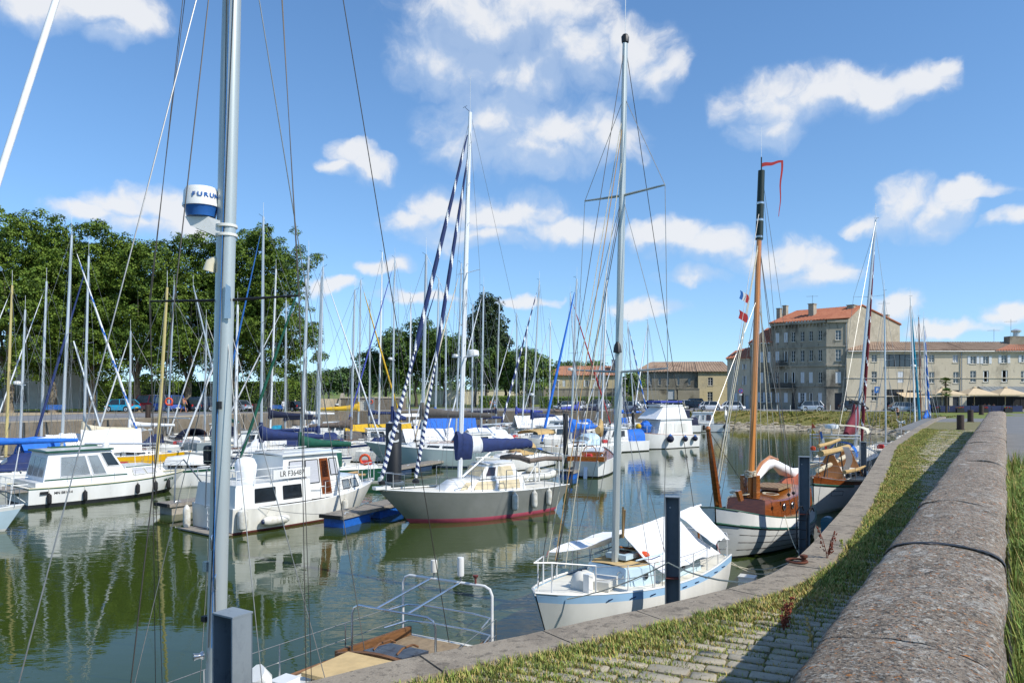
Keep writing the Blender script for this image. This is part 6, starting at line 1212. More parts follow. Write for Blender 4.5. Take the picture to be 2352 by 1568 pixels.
for k in range(1, 6): a, c = g1_[0].lerp(g1_[3], k/6), g1_[1].lerp(g1_[2], k/6); ce.tube([a + V((0,0,.045)), c + V((0,0,.045))], .008, 4)
for k in range(1, 4): a, c = g1_[0].lerp(g1_[1], k/4), g1_[3].lerp(g1_[2], k/4); ce.tube([a + V((0,0,.045)), c + V((0,0,.045))], .008, 4)
ce.build('cell_lines', 'alu', pn_, 0)
for yy in (-1.15, 1.15):
    MB().tube([(-4.6,yy*.8,1.1),(-4.55,yy*.8,2.65)], .035, 6).build('arch_post', 'white_tube', b.o); MB().tube([(-4.35,yy*.8,1.1),(-4.3,yy*.8,2.65)], .035, 6).build('arch_post', 'white_tube', b.o); MB().tube([(-2.3,yy*.85,1.5),(-2.9,yy*.85,2.3),(-3.2,yy*.85,2.7)], .03, 6).build('bimini_frame', 'white_tube', b.o)
MB().tube([(-4.5,-.95,2.62),(-4.5,.95,2.62)], .03, 6).build('arch_top', 'white_tube', b.o)
MB().tube([(-2.4,-1.1,2.42),(-2.4,-.4,2.52),(-2.4,.4,2.52),(-2.4,1.1,2.42)], .13, 9).build('rolled_bimini', 'brown_cloth', b.o); MB().tube([(-2.3,1.15,2.42),(-3.3,1.15,2.5),(-4.3,1.1,2.42)], .11, 9).build('rolled_bimini', 'brown_cloth', b.o)
MB().lathe([(.02,-.12),(.27,-.12),(.29,0),(.26,.14),(.1,.19),(.01,.195)], lp(b, 1081, 812, .0) + V((-.05,.1,0)), 14).build('radar_dome', 'gel', b.mast); cs_ = mb_.lerp(t_, .33)
for sg in (1, -1): MB().tube([cs_, cs_ + V((-.1, sg*1.05, .05))], .03, 6).build('spreader', 'mast_white', b.mast)
for k in range(14): c = mb_.lerp(t_, .2 + k*.055); MB().tube([c + V((0,.0,0)), c + V((-.02, (.2 if k % 2 else -.2), .01))], .012, 4).build('mast_step', 'alu', b.mast)
MB().box((4.65,0,1.62), (.7,.34,.12)).build('bow_roller', 'gel', b.o, 0); MB().lathe([(.02,0),(.09,.02),(.09,.3),(.02,.33)], (4.72,.0,1.75), 10).build('windlass', 'alu', b.o)
for k, x in enumerate((-1.05, -2.25, -3.3)): fender(b, ('white fender on the grey yacht, nearest its bow', 'smudged white fender, the middle one on the grey yacht', 'white fender on the grey yacht, nearest its stern')[k], x, 1, .14, .78, 'fender_w', .72, group='fenders of the grey yacht')
for sg in (1, -1):
    for x in (.8, -1.0): MB().tube([(x+.3, sg*(b.hw(x)-.1), b.zd(x)), (x+.28, sg*(b.hw(x)-.1), b.zd(x)+.95), (x-.28, sg*(b.hw(x)-.1), b.zd(x)+.95), (x-.3, sg*(b.hw(x)-.1), b.zd(x))], .022, 6).build('mast_guard_hoop', 'steel', b.o)
# ---- white and pale blue yacht under a white awning (right foreground)
b = Boat('sailing_yacht', 'white and pale blue yacht under a white awning beside the quay', 'sailboat', 0, 0, 7.6, 228.5, pos=(3.02, 19.5)); BW = b
b.hull(2.75, (1.28, .98, 1.02), 'gel', 'sky_paint', 'gel', ws=.7, rake=.5, ovh=.3, sw=.16, full=.62, rail='gel', deck='deck', tum=.04)
o = b.cabin(-2.0, 1.15, .95, .78, .52, .46, 'pale_blue', 'deck_tan', (), tilt=.06, front=.12, back=.0)
for y_ in (-.45, .42): MB().lathe([(.085,0),(.085,.02),(.06,.03),(.01,.03)], (1.10 - .06, y_, b.zd(1.1) + .22), 14, V((1,0,.15))).build('porthole', 'win', o); MB().tube([V((1.12 - .03, y_ + .085*math.cos(k*.5236), b.zd(1.1) + .22 + .085*math.sin(k*.5236))) for k in range(13)], .012, 5).build('porthole_rim', 'steel', o)
for x in (.55, -.3, -1.1):
    for sg in (1, -1): MB().lathe([(.075,0),(.075,.02),(.01,.022)], (x, sg*(lerp(.95,.78,((x+2)/3.15)**1.6) - .012), b.zd(x) + .2), 14, V((0,sg,0))).build('porthole', 'win', o)
MB().box((.35,0,b.zd(.3)+.58), (.6,.6,.12)).build('fore_hatch', 'pale_blue', o, 0); MB().box((.35,0,b.zd(.3)+.65), (.34,.34,.02)).build('hatch_glass', 'win_brown', o, 0)
for sg in (1, -1): MB().tube([(.7,sg*.62,b.zd(.7)+.56), (-.4,sg*.72,b.zd(0)+.6)], .02, 5).build('grab_rail', 'pale_blue', o)
cv = MB(); cv.rings([[V((2.15 + math.cos(a)*.3*q, .1 + math.sin(a)*.28*q + .05*math.sin(3*a), b.zd(2.1) + z + .03*math.cos(2*a))) for a in [k*.5236 for k in range(12)]] for q, z in ((1,0),(.95,.18),(.75,.32),(.3,.38))]); cv.build('windlass_cover', 'gel_old', b.o, 60)
MB().box((1.75,.35,b.zd(1.7)+.12), (.75,.55,.2), rz=.3).build('deck_locker', 'gel_old', b.o, 0); MB().box((2.45,.45,b.zd(2.4)+.2), (.16,.16,.42)).build('samson_post', 'gel', b.o, 0)
b.rails('white_tube', 8, .62, -.47, .34, True, True, .016); 
mx = b.xu(1412); t_ = b.rig(mx, (1436, 100), .115, 'anod', ((.155, .0), ), None, None, zb=1.05, whip=2.2, stays=False, vane=False)
sp1, sp2 = b.mbase.lerp(t_, .715), b.mbase.lerp(t_, .385)
for s_, w_ in ((sp1, 1.18), (sp2, 1.35)):
    for sg in (1, -1): MB().tube([s_, s_ + V((-.05, sg*w_, .07))], [.035, .022], 6).build('spreader', 'anod', b.mast)
MB().lathe([(.02,0),(.09,.02),(.1,.16),(.06,.22),(.01,.23)], t_, 8).build('masthead_light', 'black', b.mast)
for sg in (1, -1):
    ch = V((mx-.15, sg*(b.hw(mx)-.05), b.zd(mx)))
    b.wires([(b.mbase.lerp(t_,.9), sp1 + V((-.05,sg*1.18,.07)), 'wire', .009), (sp1 + V((-.05,sg*1.18,.07)), sp2 + V((-.05,sg*1.35,.07)), 'wire', .009), (sp2 + V((-.05,sg*1.35,.07)), ch, 'wire', .009), (sp1, sp2 + V((-.05,sg*1.35,.07)), 'wire', .008), (sp2, ch + V((.4,0,0)), 'wire', .009), (sp2, ch - V((.5,0,0)), 'wire', .009)], 'shroud')
bt = V((b.L/2-.1, 0, b.zd(b.L/2)+.1)); st = V((-b.L/2+.1, 0, b.zd(-b.L/2)+.2))
b.wires([(t_, bt, 'wire_dark', .01), (b.mbase.lerp(t_,.72), bt + V((-.5,0,0)), 'wire_dark', .01), (t_, st, 'wire_dark', .01), (b.mbase.lerp(t_,.86), bt + V((-.3,.25,.6)), 'rope_tan', .014), (b.mbase.lerp(t_,.8), bt + V((-.6,.3,.4)), 'rope', .012), (b.mbase.lerp(t_,.88), bt + V((-.7,-.3,.4)), 'rope', .012), (b.mbase.lerp(t_,.7), bt + V((-.9,-.2,.3)), 'rope_dark', .012)], 'halyard')
MB().lathe([(.05,0),(.11,.02),(.08,.2),(.03,.28)], b.mbase.lerp(t_,.42) + V((.15,.05,0)), 8).build('deck_light', 'black', b.mast)
MB().tube([V((-.12,.16,1.0)) + b.mbase, V((-.1,.18,1.75)) + b.mbase, V((-.16,.15,1.0)) + b.mbase, V((-.14,.2,1.7)) + b.mbase], .03, 6).build('coiled_line', 'rope_tan', b.o)
# awning: two cloths hung over a ridge line
RA, RB = lp(b, 1428, 1222), lp(b, 1606, 1160); nE = 1.25
def cloth(name, a0, a1, e0, e1, dip=.17):
    g_ = [[a.lerp(c, j/8) - V((0,0,dip*math.sin(math.pi*j/8)*(1 + .4*math.sin(i*1.3)))) + V((0,0,.028*math.sin(i*2.1 + j*.6) + .012*math.sin(i*4.7 - j*1.9))) for j in range(9)] for i, (a, c) in enumerate([(a0.lerp(a1, k/8), e0.lerp(e1, k/8) + V((0,0,.09*math.sin(math.pi*k/8)))) for k in range(9)])]
    return MB().sheet(g_, .012).build(name, 'white_cloth', b.o, 60)
e0, e1 = lp(b, 1536, 1318, 1.2), lp(b, 1655, 1271, 1.25); cloth('awning', RA.lerp(RB, .0), RA.lerp(RB, .66), e0, e1); e2, e3 = lp(b, 1640, 1258, 1.2) + V((-.1,0,.1)), lp(b, 1676, 1240, 1.15); cloth('awning', RA.lerp(RB, .67), RB, e2, e3, .05)
f0, f1 = lp(b, 1300, 1300, -1.2), lp(b, 1395, 1240, -1.25); f0 = V((1.9,-1.15,1.75)); f1 = V((-2.0,-1.25,1.75)); cloth('awning', RA, RB, f0, f1)
MB().tube([RA + V((.2,0,-.02)), RB + V((-.1,0,0))], .03, 6).build('awning_ridge_pole', 'white_cloth', b.o); MB().tube([RB, V((RB.x+.05, 0, b.zd(-3)))], .03, 6).build('awning_prop', 'varnish', b.o); MB().tube([RA + V((.1,0,-.35)), V((RA.x - 1.0, 0, b.zd(0)+.55))], .03, 6).build('awning_prop', 'varnish', b.o)
for a, c in ((e0, V((e0.x, 1.25, b.zd(e0.x)+.5))), (e1, V((e1.x, b.hw(e1.x)-.07, b.zd(e1.x)+.6))), (e3, V((e3.x-.1, b.hw(e3.x)-.07, b.zd(e3.x)+.6))), (f0, V((f0.x+.4,-.9,b.zd(f0.x)+.6))), (f1, V((f1.x,-1.1,b.zd(f1.x)+.6)))): b.wires([(a, c, 'redcloth', .006)], 'awning_lashing')
for k in range(9):
    tt = .12 + k*.085; p = b.P(tt, .9, 1); MB().box(p + V((0,.012,0)), (.2,.016,.022)).build('scupper', 'navy_paint', b.o, 0)
MB().ball((.05,.45,b.zd(-.3)+.62), .11, 10, 6, (1,1.4,.8)).build('deck_buoy', 'orange', b.o)
# ---- varnished gaff-rigged barge yacht
b = Boat('barge_yacht', 'varnished wooden barge yacht with tall pine mast and rounded white hull', 'sailboat', 0, 0, 8.2, 233, pos=(9.3, 28.9)); TJ = b
b.hull(3.2, (1.75, 1.05, 1.25), 'wood_white', 'gel', 'boot_black', ws=.55, rake=.2, ovh=.1, sw=.3, full=.42, rail='dkgreen', deck='teak', tum=.12, bw=.06)
for sg in (1, -1):
    for w in (.7, .52, .36, .2): MB().tube([b.P(i/20, w, sg)*1.0 + V((0, sg*.004, 0)) for i in range(21)], .010 if w != .7 else .05, 4).build('plank_seam' if w != .7 else 'rubbing_strake', 'grey_cloth' if w != .7 else 'dkgreen', b.o)
o = b.cabin(-3.0, 1.3, 1.2, .95, .78, .62, 'mahogany', 'varnish', (), tilt=.05, front=.15)
for x in (-2.3, -1.5, -.7, .1):
    for sg in (1, -1): y_ = lerp(1.2,.95,((x+3)/4.3)**1.6) - .02; MB().lathe([(.13,0),(.13,.03),(.1,.035),(.01,.035)], (x, sg*y_, b.zd(x)+.34), 12, V((0,sg,0))).build('porthole', 'win', o); MB().tube([V((x + .12*math.cos(k*.5236), sg*(y_+.03), b.zd(x)+.34 + .12*math.sin(k*.5236))) for k in range(13)], .016, 5).build('porthole_rim', 'steel', o)
MB().box((-1.6,0,b.zd(-1.6)+.88), (1.6,1.1,.1)).build('sliding_hatch', 'teak', o, 0)
for k in range(7): MB().box((-1.6+.0*k,-.48+k*.16,b.zd(-1.6)+.94), (1.58,.012,.012)).build('hatch_batten', 'mahogany', o, 0)
mx = b.xu(1723); b.rig(mx, (1749, 392), .15, 'pine', (), None, None, zb=1.35, stays=False, whip=0, vane=False); mb_, t_ = b.mbase, b.mtop
tp_ = mb_.lerp(t_, .795); MB().tube([tp_, t_], [.142, .12], 10).build('mast_top_sleeve', 'tar_green', b.mast); MB().box(mb_ + V((0,.24,.45)), (.4,.13,1.5)).build('tabernacle_cheek', 'varnish', b.o, 0); MB().box(mb_ + V((0,-.24,.45)), (.4,.13,1.5)).build('tabernacle_cheek', 'varnish', b.o, 0)
for f in (.80, .85, .9): MB().lathe([(.14,0),(.145,.04),(.14,.08)], mb_.lerp(t_, f), 10).build('mast_band', 'steel', b.mast)
MB().tube([t_, t_ + V((0,0,.5))], .025, 5).build('finial', 'black', b.mast); MB().tube([t_ + V((0,0,.4)), t_ + V((0,0,1.6))], .006, 4).build('whip_aerial', 'mast_white', b.mast)
for k in range(5): MB().tube([mb_ + V((.2*math.cos(a*.5236+k), .2*math.sin(a*.5236+k), 1.15 + k*.05 + .02*math.sin(a*2))) for a in range(13)], .025, 5).build('coiled_line', 'rope', b.o)
# long pennant streaming right and then hanging
pa = t_ + V((0,0,.28)); wR = b.loc(b.wor(pa) + V((1,0,0))) - pa
g_ = [[pa + wR*(i*.09) + V((0,0,-.16 + .04*i*.3*0 + .025*i/1.2 + .02*math.sin(i*1.1) + (.15-.008*i)*(j))) for j in (0,1)] for i in range(9)]; MB().sheet(g_, .004).build('pennant', 'redcloth', b.mast, 0)
en = g_[-1][1]; g2 = [[en + wR*(-.02*i/3 + .02*math.sin(i) + j*(.085-.006*i)) + V((0,0,-.19*i)) for j in (0,1)] for i in range(12)]; MB().sheet(g2, .004).build('pennant_tail', 'redcloth', b.mast, 0)
bow = V((b.L/2-.15,0,b.zd(b.L/2)+.1)); bs = lp(b, 1626, 985); bb0 = lp(b, 1652, 1176); MB().tube([bb0 + V((0,0,-.1)), bb0.lerp(bs,.5), bs], [.13,.12,.075], 9).build('raised_bowsprit', 'mahogany', b.o); MB().ball(bs, .1, 8, 6).build('bowsprit_ball', 'varnish', b.o)
MB().tube([bow, bow + V((.1,0,.7))], .07, 7).build('stem_post', 'varnish', b.o)
# gaff: curved spar with white sail bundled below it
gf = [lp(b, 1731, 1095), lp(b, 1748, 1065), lp(b, 1768, 1049), lp(b, 1786, 1055)]; MB().tube(gf, [.07,.075,.07,.05], 8).build('curved_gaff', 'pine', b.o)
sg_ = [lp(b, u, v) for u, v in ((1727,1118),(1740,1090),(1757,1068),(1775,1062),(1795,1075),(1818,1085),(1840,1080))]; sb_ = MB(); rr = random.Random(4); sb_.tube(sg_, [.07,.13,.15,.15,.19,.17,.08], 10, flat=1.3); 
sb_.v = [(x + rr.uniform(-.035,.035), y + rr.uniform(-.035,.035), z + rr.uniform(-.05,.05)) for x, y, z in sb_.v]; sb_.build('stowed_sail', 'white_cloth', b.o, 70)
bm0, bm1 = lp(b, 1742, 1148), lp(b, 1850, 1090); MB().tube([bm0, bm1], [.085,.075], 8).build('boom', 'varnish', b.o); MB().tube([bm0 + V((0,0,0)), mb_ + V((-.1,0,.5))], .06, 6).build('gooseneck', 'black', b.o)
for yy in (.75, -.9):
    tr = [lp(b, 1796, 1107), lp(b, 1846, 1066), lp(b, 1852, 1100, yy), lp(b, 1836, 1152, yy)] if yy > 0 else [lp(b, 1796, 1107), lp(b, 1846, 1066), lp(b, 1846, 1066) + V((0,-.9,-.7)), lp(b, 1796, 1107) + V((0,-.9,-.7))]
    g_ = [[tr[0].lerp(tr[1], i/6).lerp(tr[3].lerp(tr[2], i/6), j/6) - V((0,0,.05*math.sin(j*.52)*math.sin(i*1.1))) for j in range(7)] for i in range(7)]; MB().sheet(g_, .012).build('tarpaulin', 'terra_cloth', b.o, 60)
for sg in (1, -1):
    c1 = V((mx-.5, sg*(b.hw(mx)-.02), b.zd(mx)+.1)); c2 = V((mx+.1, sg*(b.hw(mx)-.02), b.zd(mx)+.1)); b.wires([(mb_.lerp(t_,.79), c1, 'wire_dark', .011), (mb_.lerp(t_,.79), c2, 'wire_dark', .011), (mb_.lerp(t_,.62), c1 - V((.4,0,0)), 'wire', .01)], 'shroud')
    for c in (c1, c2): MB().lathe([(.02,-.06),(.06,-.03),(.06,.03),(.02,.06)], c + (mb_.lerp(t_,.79) - c).normalized()*.75, 8).build('deadeye', 'black', b.o)
b.wires([(mb_.lerp(t_,.8), bow + V((.1,0,.6)), 'rope', .016), (mb_.lerp(t_,.79), bow + V((-.1,0,.5)), 'rope', .016), (mb_.lerp(t_,.9), bow + V((.1,0,.5)), 'wire', .01)] + [(mb_.lerp(t_,f), gf[k] + V((0,0,.05)), 'rope', .012) for f, k in ((.78,1),(.74,2),(.70,2),(.66,3))] + [(mb_.lerp(t_,f), mb_ + V((-.2-.05*k,.15-.1*k,.9)), 'rope', .012) for k, f in enumerate((.77,.72,.68))] + [(bs, bow + V((0,0,.3)), 'rope_dark', .012), (bs, mb_ + V((.2,0,.6)), 'rope_dark', .012), (bs, mb_.lerp(t_, .62), 'wire', .008), (t_, V((-b.L/2+.2,0,b.zd(-b.L/2))), 'wire', .008), (t_, bm1, 'wire', .008)], 'halyard')
rr = random.Random(9)
for k in range(6):
    c = V((rr.uniform(.2,1.2), rr.uniform(-.7,.7), b.zd(.6) + .74)); MB().tube([c + V((.24*math.cos(a*.6+k)*rr.uniform(.7,1.2), .3*math.sin(a*.6+k), .02*rr.random() + .012*a*.3)) for a in range(14)], .018, 5).build('rope_coil', 'rope', b.o)
MB().slab([bow + V((-.9,.5,.1)), bow + V((-.5,.55,.1)), bow + V((-.35,.5,.45)), bow + V((-.8,.45,.45))], (0,.1,0)).build('anchor_cover', 'varnish', b.o, 0); MB().slab([(-b.L/2-.35,-.05,-.2),(-b.L/2+.05,-.05,-.2),(-b.L/2+.05,-.05,1.6),(-b.L/2-.25,-.05,1.7)], (0,.1,0)).build('rudder', 'varnish', b.o, 0)
for u, v, k in ((1700, 690, 0), (1698, 735, 1)):
    p = lp(b, u-2, v-24); g_ = [[p + wR*(.02 + j*.1 + .03*math.sin(i)) + V((0,0,-i*.075 - j*.06)) for j in range(4)] for i in range(5)]
    if k: MB().sheet(g_, .004).build('courtesy_flag', 'redcloth', b.o, 0)
    else:
        for q, m_ in enumerate(('blue_paint','gel','redcloth')): MB().sheet([[r_[q], r_[q+1]] for r_ in g_], .004).build('courtesy_flag', m_, b.o, 0)
# ---- white wooden yacht behind it
b = Boat('wooden_yacht', 'old white planked yacht with brown bulwark and laid down spars on deck', 'sailboat', 0, 0, 11, 236.5, pos=(16.75, 39.3)); WY = b
b.hull(2.9, (1.75, 1.15, 1.1), 'wood_white', 'mahogany', 'gel_old', ws=.6, rake=.25, ovh=.9, sw=.17, full=.7, rail='mahogany', deck='deck')
for sg in (1, -1): MB().tube([b.P(i/20, .80, sg) + V((0,sg*.01,0)) for i in range(14, 21)], .05, 5).build('green_rubbing_band', 'gg1' if False else 'dkgreen', b.o)
b.cabin(-2.6, 1.6, .8, .55, .5, .42, 'gel', 'deck', [(-2.2,-1.5), (-1,-.3), (.2,.9)]); b.rails('steel', 8, .62, -.46, .42, True, True, .014)
for k, (p, q_, r_, m_) in enumerate((((4.6,.15,2.75),(-2.6,.1,2.6),.15,'tan_cloth'), ((2.0,-.5,2.9),(-4.0,-.6,2.9),.09,'tan_cloth'), ((3.6,1.0,1.85),(-2.2,1.0,1.6),.09,'tan_cloth'), ((3.2,-.3,1.8),(.6,.6,2.4),.11,'beige_cloth'), ((2.2,-.9,1.9),(-1,-.9,1.8),.1,'beige_cloth'))): MB().tube([p, V(p).lerp(V(q_), .5) + V((0,0,-.03)), q_], r_, 8).build('laid_spar', m_, b.o)
for x in (2.0, -2.4): MB().slab([(x,-.8,1.1),(x,.9,1.1),(x,.25,2.5),(x,-.1,2.5)], (.08,0,0)).build('spar_trestle', 'pine', b.o, 0)
g_ = [[V((1.6 - i*.12, .55 + .12*math.sin(i*.7) + j*.3, 2.9 - i*.19 - .15*math.sin(i*.5))) for j in (0,1)] for i in range(9)]; MB().sheet(g_, .01).build('white_canvas_strip', 'white_cloth', b.o, 60)
MB().tube([(4.9,.35,1.7),(4.6,.5,2.7),(2.9,.7,2.75),(2.7,.8,1.6)], .03, 6).build('gallows', 'black', b.o)
for x in (2.6, .9): MB().slab([(x-.3,-.35,1.5),(x+.3,-.35,1.5),(x+.3,-.35,1.9),(x-.3,-.35,1.9)], (0,.03,0)).build('hatch_lid', 'varnish', b.o, 0)
q4 = [b.P(tt, ww, 1) + V((0,.012,0)) for tt, ww in ((.895,.5),(.80,.5),(.80,.64),(.895,.64),(.895,.5))]; MB().tube(q4, .010, 4).build('name_frame', 'grey_cloth', b.o)
# ---- white yacht with maroon sail
b = Boat('sailing_yacht', 'white cruising yacht with maroon sail cover and radar arch on the quay', 'sailboat', 0, 0, 12.5, 58, pos=(23.0, 52.0)); MY = b
b.hull(3.6, (1.5, 1.25, 1.25), 'gel', None, 'antifoul_blue', ws=.8, rake=1.2, ovh=.5, deck='deck'); b.cabin(-2.5, 2.6, 1.1, .6, .55, .4, 'gel', None, [(-2,-.9),(-.5,.5),(1,1.8)]); b.rails('steel', 8, .66, -.46, .42, True, True, .014)
mx = max(-2, min(3, b.xu(2007))); b.rig(mx, (2012, 505), .15, 'alu', ((.30,1.15),(.66,1.0)), (.12, ('maroon','white_cloth'), 1.6, .14), None, whip=1.2); mb_ = b.mbase; p0, p1 = mb_ + V((-.1,0,1.0)), mb_ + V((-4.3,0,1.0)); g_ = []
for i in range(13):
    f = i/12; c = p0.lerp(p1, f); h2 = pw(f, [(0,2.4),(.1,1.7),(.3,1.35),(.7,.9),(1,.35)]); w2 = pw(f, [(0,.25),(.3,.35),(1,.2)]); g_.append([c + V((0, math.sin(a)*w2, -.1 + (1-math.cos(a))*.5*h2)) for a in [6.2832*k/12 for k in range(12)]])
MB().rings(g_).build('sail_cover', 'maroon', b.o, 60); MB().tube([p0, p1], .09, 8).build('boom', 'alu', b.o)
b.hood(-4.9, -2.2, 1.75, .5, 'gel_cream', b.zd(-3.5)+1.75, name='bimini')
for x in (-4.6,-2.5):
    for sg in (1,-1): MB().tube([(x,sg*1.5,1.2),(x,sg*1.65,3.1)], .02, 5).build('bimini_post', 'steel', b.o)
MB().tube([(-5.7,1.4,1.25),(-5.7,1.45,2.9),(-5.7,-1.45,2.9),(-5.7,-1.4,1.25)], .05, 7).build('stern_arch', 'white_tube', b.o); MB().tube([(-5.4,1.4,2.7),(-5.4,-1.4,2.7)], .04, 7).build('arch_bar', 'white_tube', b.o); MB().tube([(-5.6,.2,2.9),(-5.6,.2,3.35)], .05, 6).build('radar_post', 'gel', b.o); MB().lathe([(.02,0),(.4,.0),(.42,.12),(.4,.24),(.1,.28),(.01,.28)], (-5.6,.2,3.3), 14).build('radar_dome', 'gel', b.o); wheelgen(b, (-5.6,-1.2,2.6), m='black', r=.75, k=4, pole=2.3, face=3.9)
MB().tube([(-6.1,1.2,1.2),(-6.15,1.25,4.1)], .02, 5).build('danbuoy_pole', 'black', b.o); MB().lathe([(.02,-.14),(.15,-.1),(.17,0),(.15,.1),(.02,.14)], (-6.11,1.2,2.05), 10).build('danbuoy_float', 'orange', b.o)
for k, m_ in enumerate(('yellow','orange','yellow')): MB().slab([(-6.15,1.25,4.0-k*.36),(-6.18,1.28,3.66-k*.36),(-6.25,1.0,3.72-k*.36)], (.01,0,0)).build('danbuoy_flag', m_, b.o, 0)
MB().tube([(-6.1,.8,1.2),(-6.3,.8,3.2)], .02, 5).build('flagstaff', 'varnish', b.o)
for k, m_ in enumerate(('blue_paint','gel','redcloth')): MB().slab([(-6.3 - .02*k,.78 - k*.14,3.1 - k*.42),(-6.3,.66 - k*.14,3.05 - k*.42 + .1),(-6.28,.55 - k*.14,2.5 - k*.42),(-6.3,.68 - k*.14,2.58 - k*.42)], (.012,0,0)).build('ensign', m_, b.o, 0)
g_ = [[V((-3.2 + i*.25, sg*.9*math.cos(a), 1.35 + .95*math.sin(a))) for a in [k*.314 for k in range(11)] for sg in (1,)] for i in range(5)]; MB().sheet(g_, .02).build('sprayhood', 'royal', b.o, 60)
# ---- flybridge motor yacht and small trawler (right middle)
b = Boat('motor_yacht', 'white flybridge motor yacht with crumpled blue cover on its foredeck', 'motorboat', 1508, 74.5, 8.8, 213); FY = b
b.hull(3.3, (1.75, 1.35, 1.2), 'gel', None, 'boot_black', ws=.92, rake=1.3, ovh=0, rail='varnish', full=.75, bw=.05)
o, side, front = house(b, 'saloon', -3.6, 1.2, 1.35, 1.25, 2.75, 'gel', rake=(.1,.55), tum=.1, roof='gel')
for sg in (1,-1): side(-.6, .5, .15, .8, sg, 'gel_old', 'door'); side(-2.9, -1.0, .2, .75, sg, 'gel_old', 'window_cover')
o, side, front = house(b, 'flybridge', -2.9, 1.3, 1.3, 2.86, 4.0, 'white_cloth', rake=(.2,1.3), tum=.35); MB().box((-1.1,0,4.12), (3.0,1.9,.16)).build('flybridge_top', 'gel', o, 0); MB().box((-1.1,0,4.5), (2.9,1.9,.14)).build('flybridge_bimini', 'violet', o, 0)
for x in (-2.4,.2):
    for sg in (1,-1): MB().tube([(x,sg*.85,4.1),(x,sg*.85,4.5)], .02, 5).build('bimini_post', 'steel', o)
cv = MB(); rr = random.Random(8); cv.ball((1.75,.3,2.05), .62, 12, 8, (1,1,.95)); cv.v = [(x + rr.uniform(-.12,.12), y + rr.uniform(-.12,.12), z + rr.uniform(-.12,.12)) for x, y, z in cv.v]; cv.build('crumpled_cover', 'royal', b.o, 60); b.rails('white_tube', 5, .7, .1, .42, True, False, .02)
MB().ball((3.0,.7,2.2), .28, 8, 6, (1,1,1)).build('flower_pot_plant', 'yellow_cloth', b.o); MB().lathe([(.15,0),(.2,.4)], (3.0,.7,1.65), 8).build('flower_pot', 'navy_paint', b.o)
fender(b, 'round navy ball fender amidships on the flybridge motor yacht', .1, 1, .36, 0, 'navy_dark', .98, ball=True, tip='blue_paint'); fender(b, 'smaller navy ball fender aft of the first on the motor yacht', -2.0, 1, .27, 0, 'navy_dark', .9, ball=True, tip='blue_paint'); fender(b, 'navy ball fender at the stern quarter of the motor yacht', -3.4, 1, .27, 0, 'navy_dark', .9, ball=True, tip='blue_paint')
MB().box((-3.3,0,3.25), (.9,1.6,.75)).build('aft_cover', 'navy_dark', b.o, 0)
b = Boat('small_trawler', 'small white trawler with tilted grey tender on its stern', 'motorboat', 1612, 103, 7.2, 165); ST = b
b.hull(2.6, (1.5, 1.1, 1.1), 'gel', None, 'boot_black', ws=.9, rake=.8, ovh=0, rail='black', full=.75, bw=.05); o, side, front = house(b, 'wheelhouse', -1.6, 1.6, 1.0, 1.05, 2.55, 'gel', rake=(.1,.4), tum=.1, roof='gel')
for sg in (1,-1):
    for xa, xb in ((-1.2,-.6),(-.3,.1),(.5,1.1)): side(xa, xb, .35, .82, sg, 'win_clear' if xa != -1.2 else 'win_brown', fm='gel' if xa != -1.2 else 'mahogany')
tn = MB(); tn.rings([[V((-3.3 + .3*f, math.cos(a)*1.25*s_, 2.1 + math.sin(a)*.75*s_ + .25*f)) for a in [k*.6283 for k in range(10)]] for f, s_ in ((0,.8),(.3,1),(.9,.95),(1.1,.7))]); tn.build('hung_tender', 'gel_old', b.o, 60)
for x in (-1.6,0,1.2): MB().tube([(x,1,2.6),(x-.4,1,3.6),(x-.4,-1,3.6),(x,-1,2.6)], .04, 5).build('canopy_frame', 'navy_dark', b.o)
fender(b, 'black fender amidships on the small trawler', -.3, 1, .17, .7, 'rubber', .6); fender(b, 'black ball fender forward on the small trawler', 1.4, 1, .22, 0, 'rubber', .7, ball=True); fender(b, 'black ball fender at the stern of the small trawler', -3.0, 1, .26, 0, 'rubber', .75, ball=True)
# ---- tall-masted yacht in the foreground, moored right under the quay
b = Boat('sailing_yacht', 'foreground yacht with thick grey mast, radar and bare bimini hoops', 'sailboat', 0, 0, 12, 241, pos=(-3.15, 11.15)); FG = b
b.L = 10.1; b.hull(3.1, (1.35, .92, .88), 'gel', None, 'antifoul_blue', ws=.72, rake=1.1, ovh=.5, deck='deck', rail='old_wood'); b.L = 12
for c in b.o.children: c.location.x = .95                    # short counter: the stern ends just abaft the white hoop
b.zd = lambda x: b.sheer(max(0, min(1, (x + 4.1)/10.1))); b.hw = lambda x: b.half(max(0, min(1, (x + 4.1)/10.1)))
b.cabin(-1.9, 1.9, .92, .6, .34, .3, 'gel', None, [(-1.5,-.5),(.1,1.0)]); zc = b.zd(-1.5) - .17
MB().box((-1.25,0,zc+.56), (1.1,1.2,.06)).build('tan_deck_panel', 'deck_tan', b.o, 0); MB().rings([[V((-1.95 + dx, y, zc + .48 + .13*(1-(y/.95)**2) + dz)) for dx, dz in ((0,0),(.09,.0),(.09,-.2),(0,-.2))] for y in [lerp(-.95,.95,k/8) for k in range(9)]]).build('coaming_beam', 'old_wood', b.o, 40)
MB().box((-2.35,0,zc+.5), (.75,.85,.08), ry=-.12).build('companion_hatch', 'dark_hatch', b.o, 0)
for sg in (1,-1): MB().tube([(-2.05,sg*.25,zc+.6),(-2.2,sg*.25,zc+.66),(-2.5,sg*.25,zc+.64),(-2.65,sg*.25,zc+.56)], .02, 6).build('grab_handle', 'old_wood', b.o)
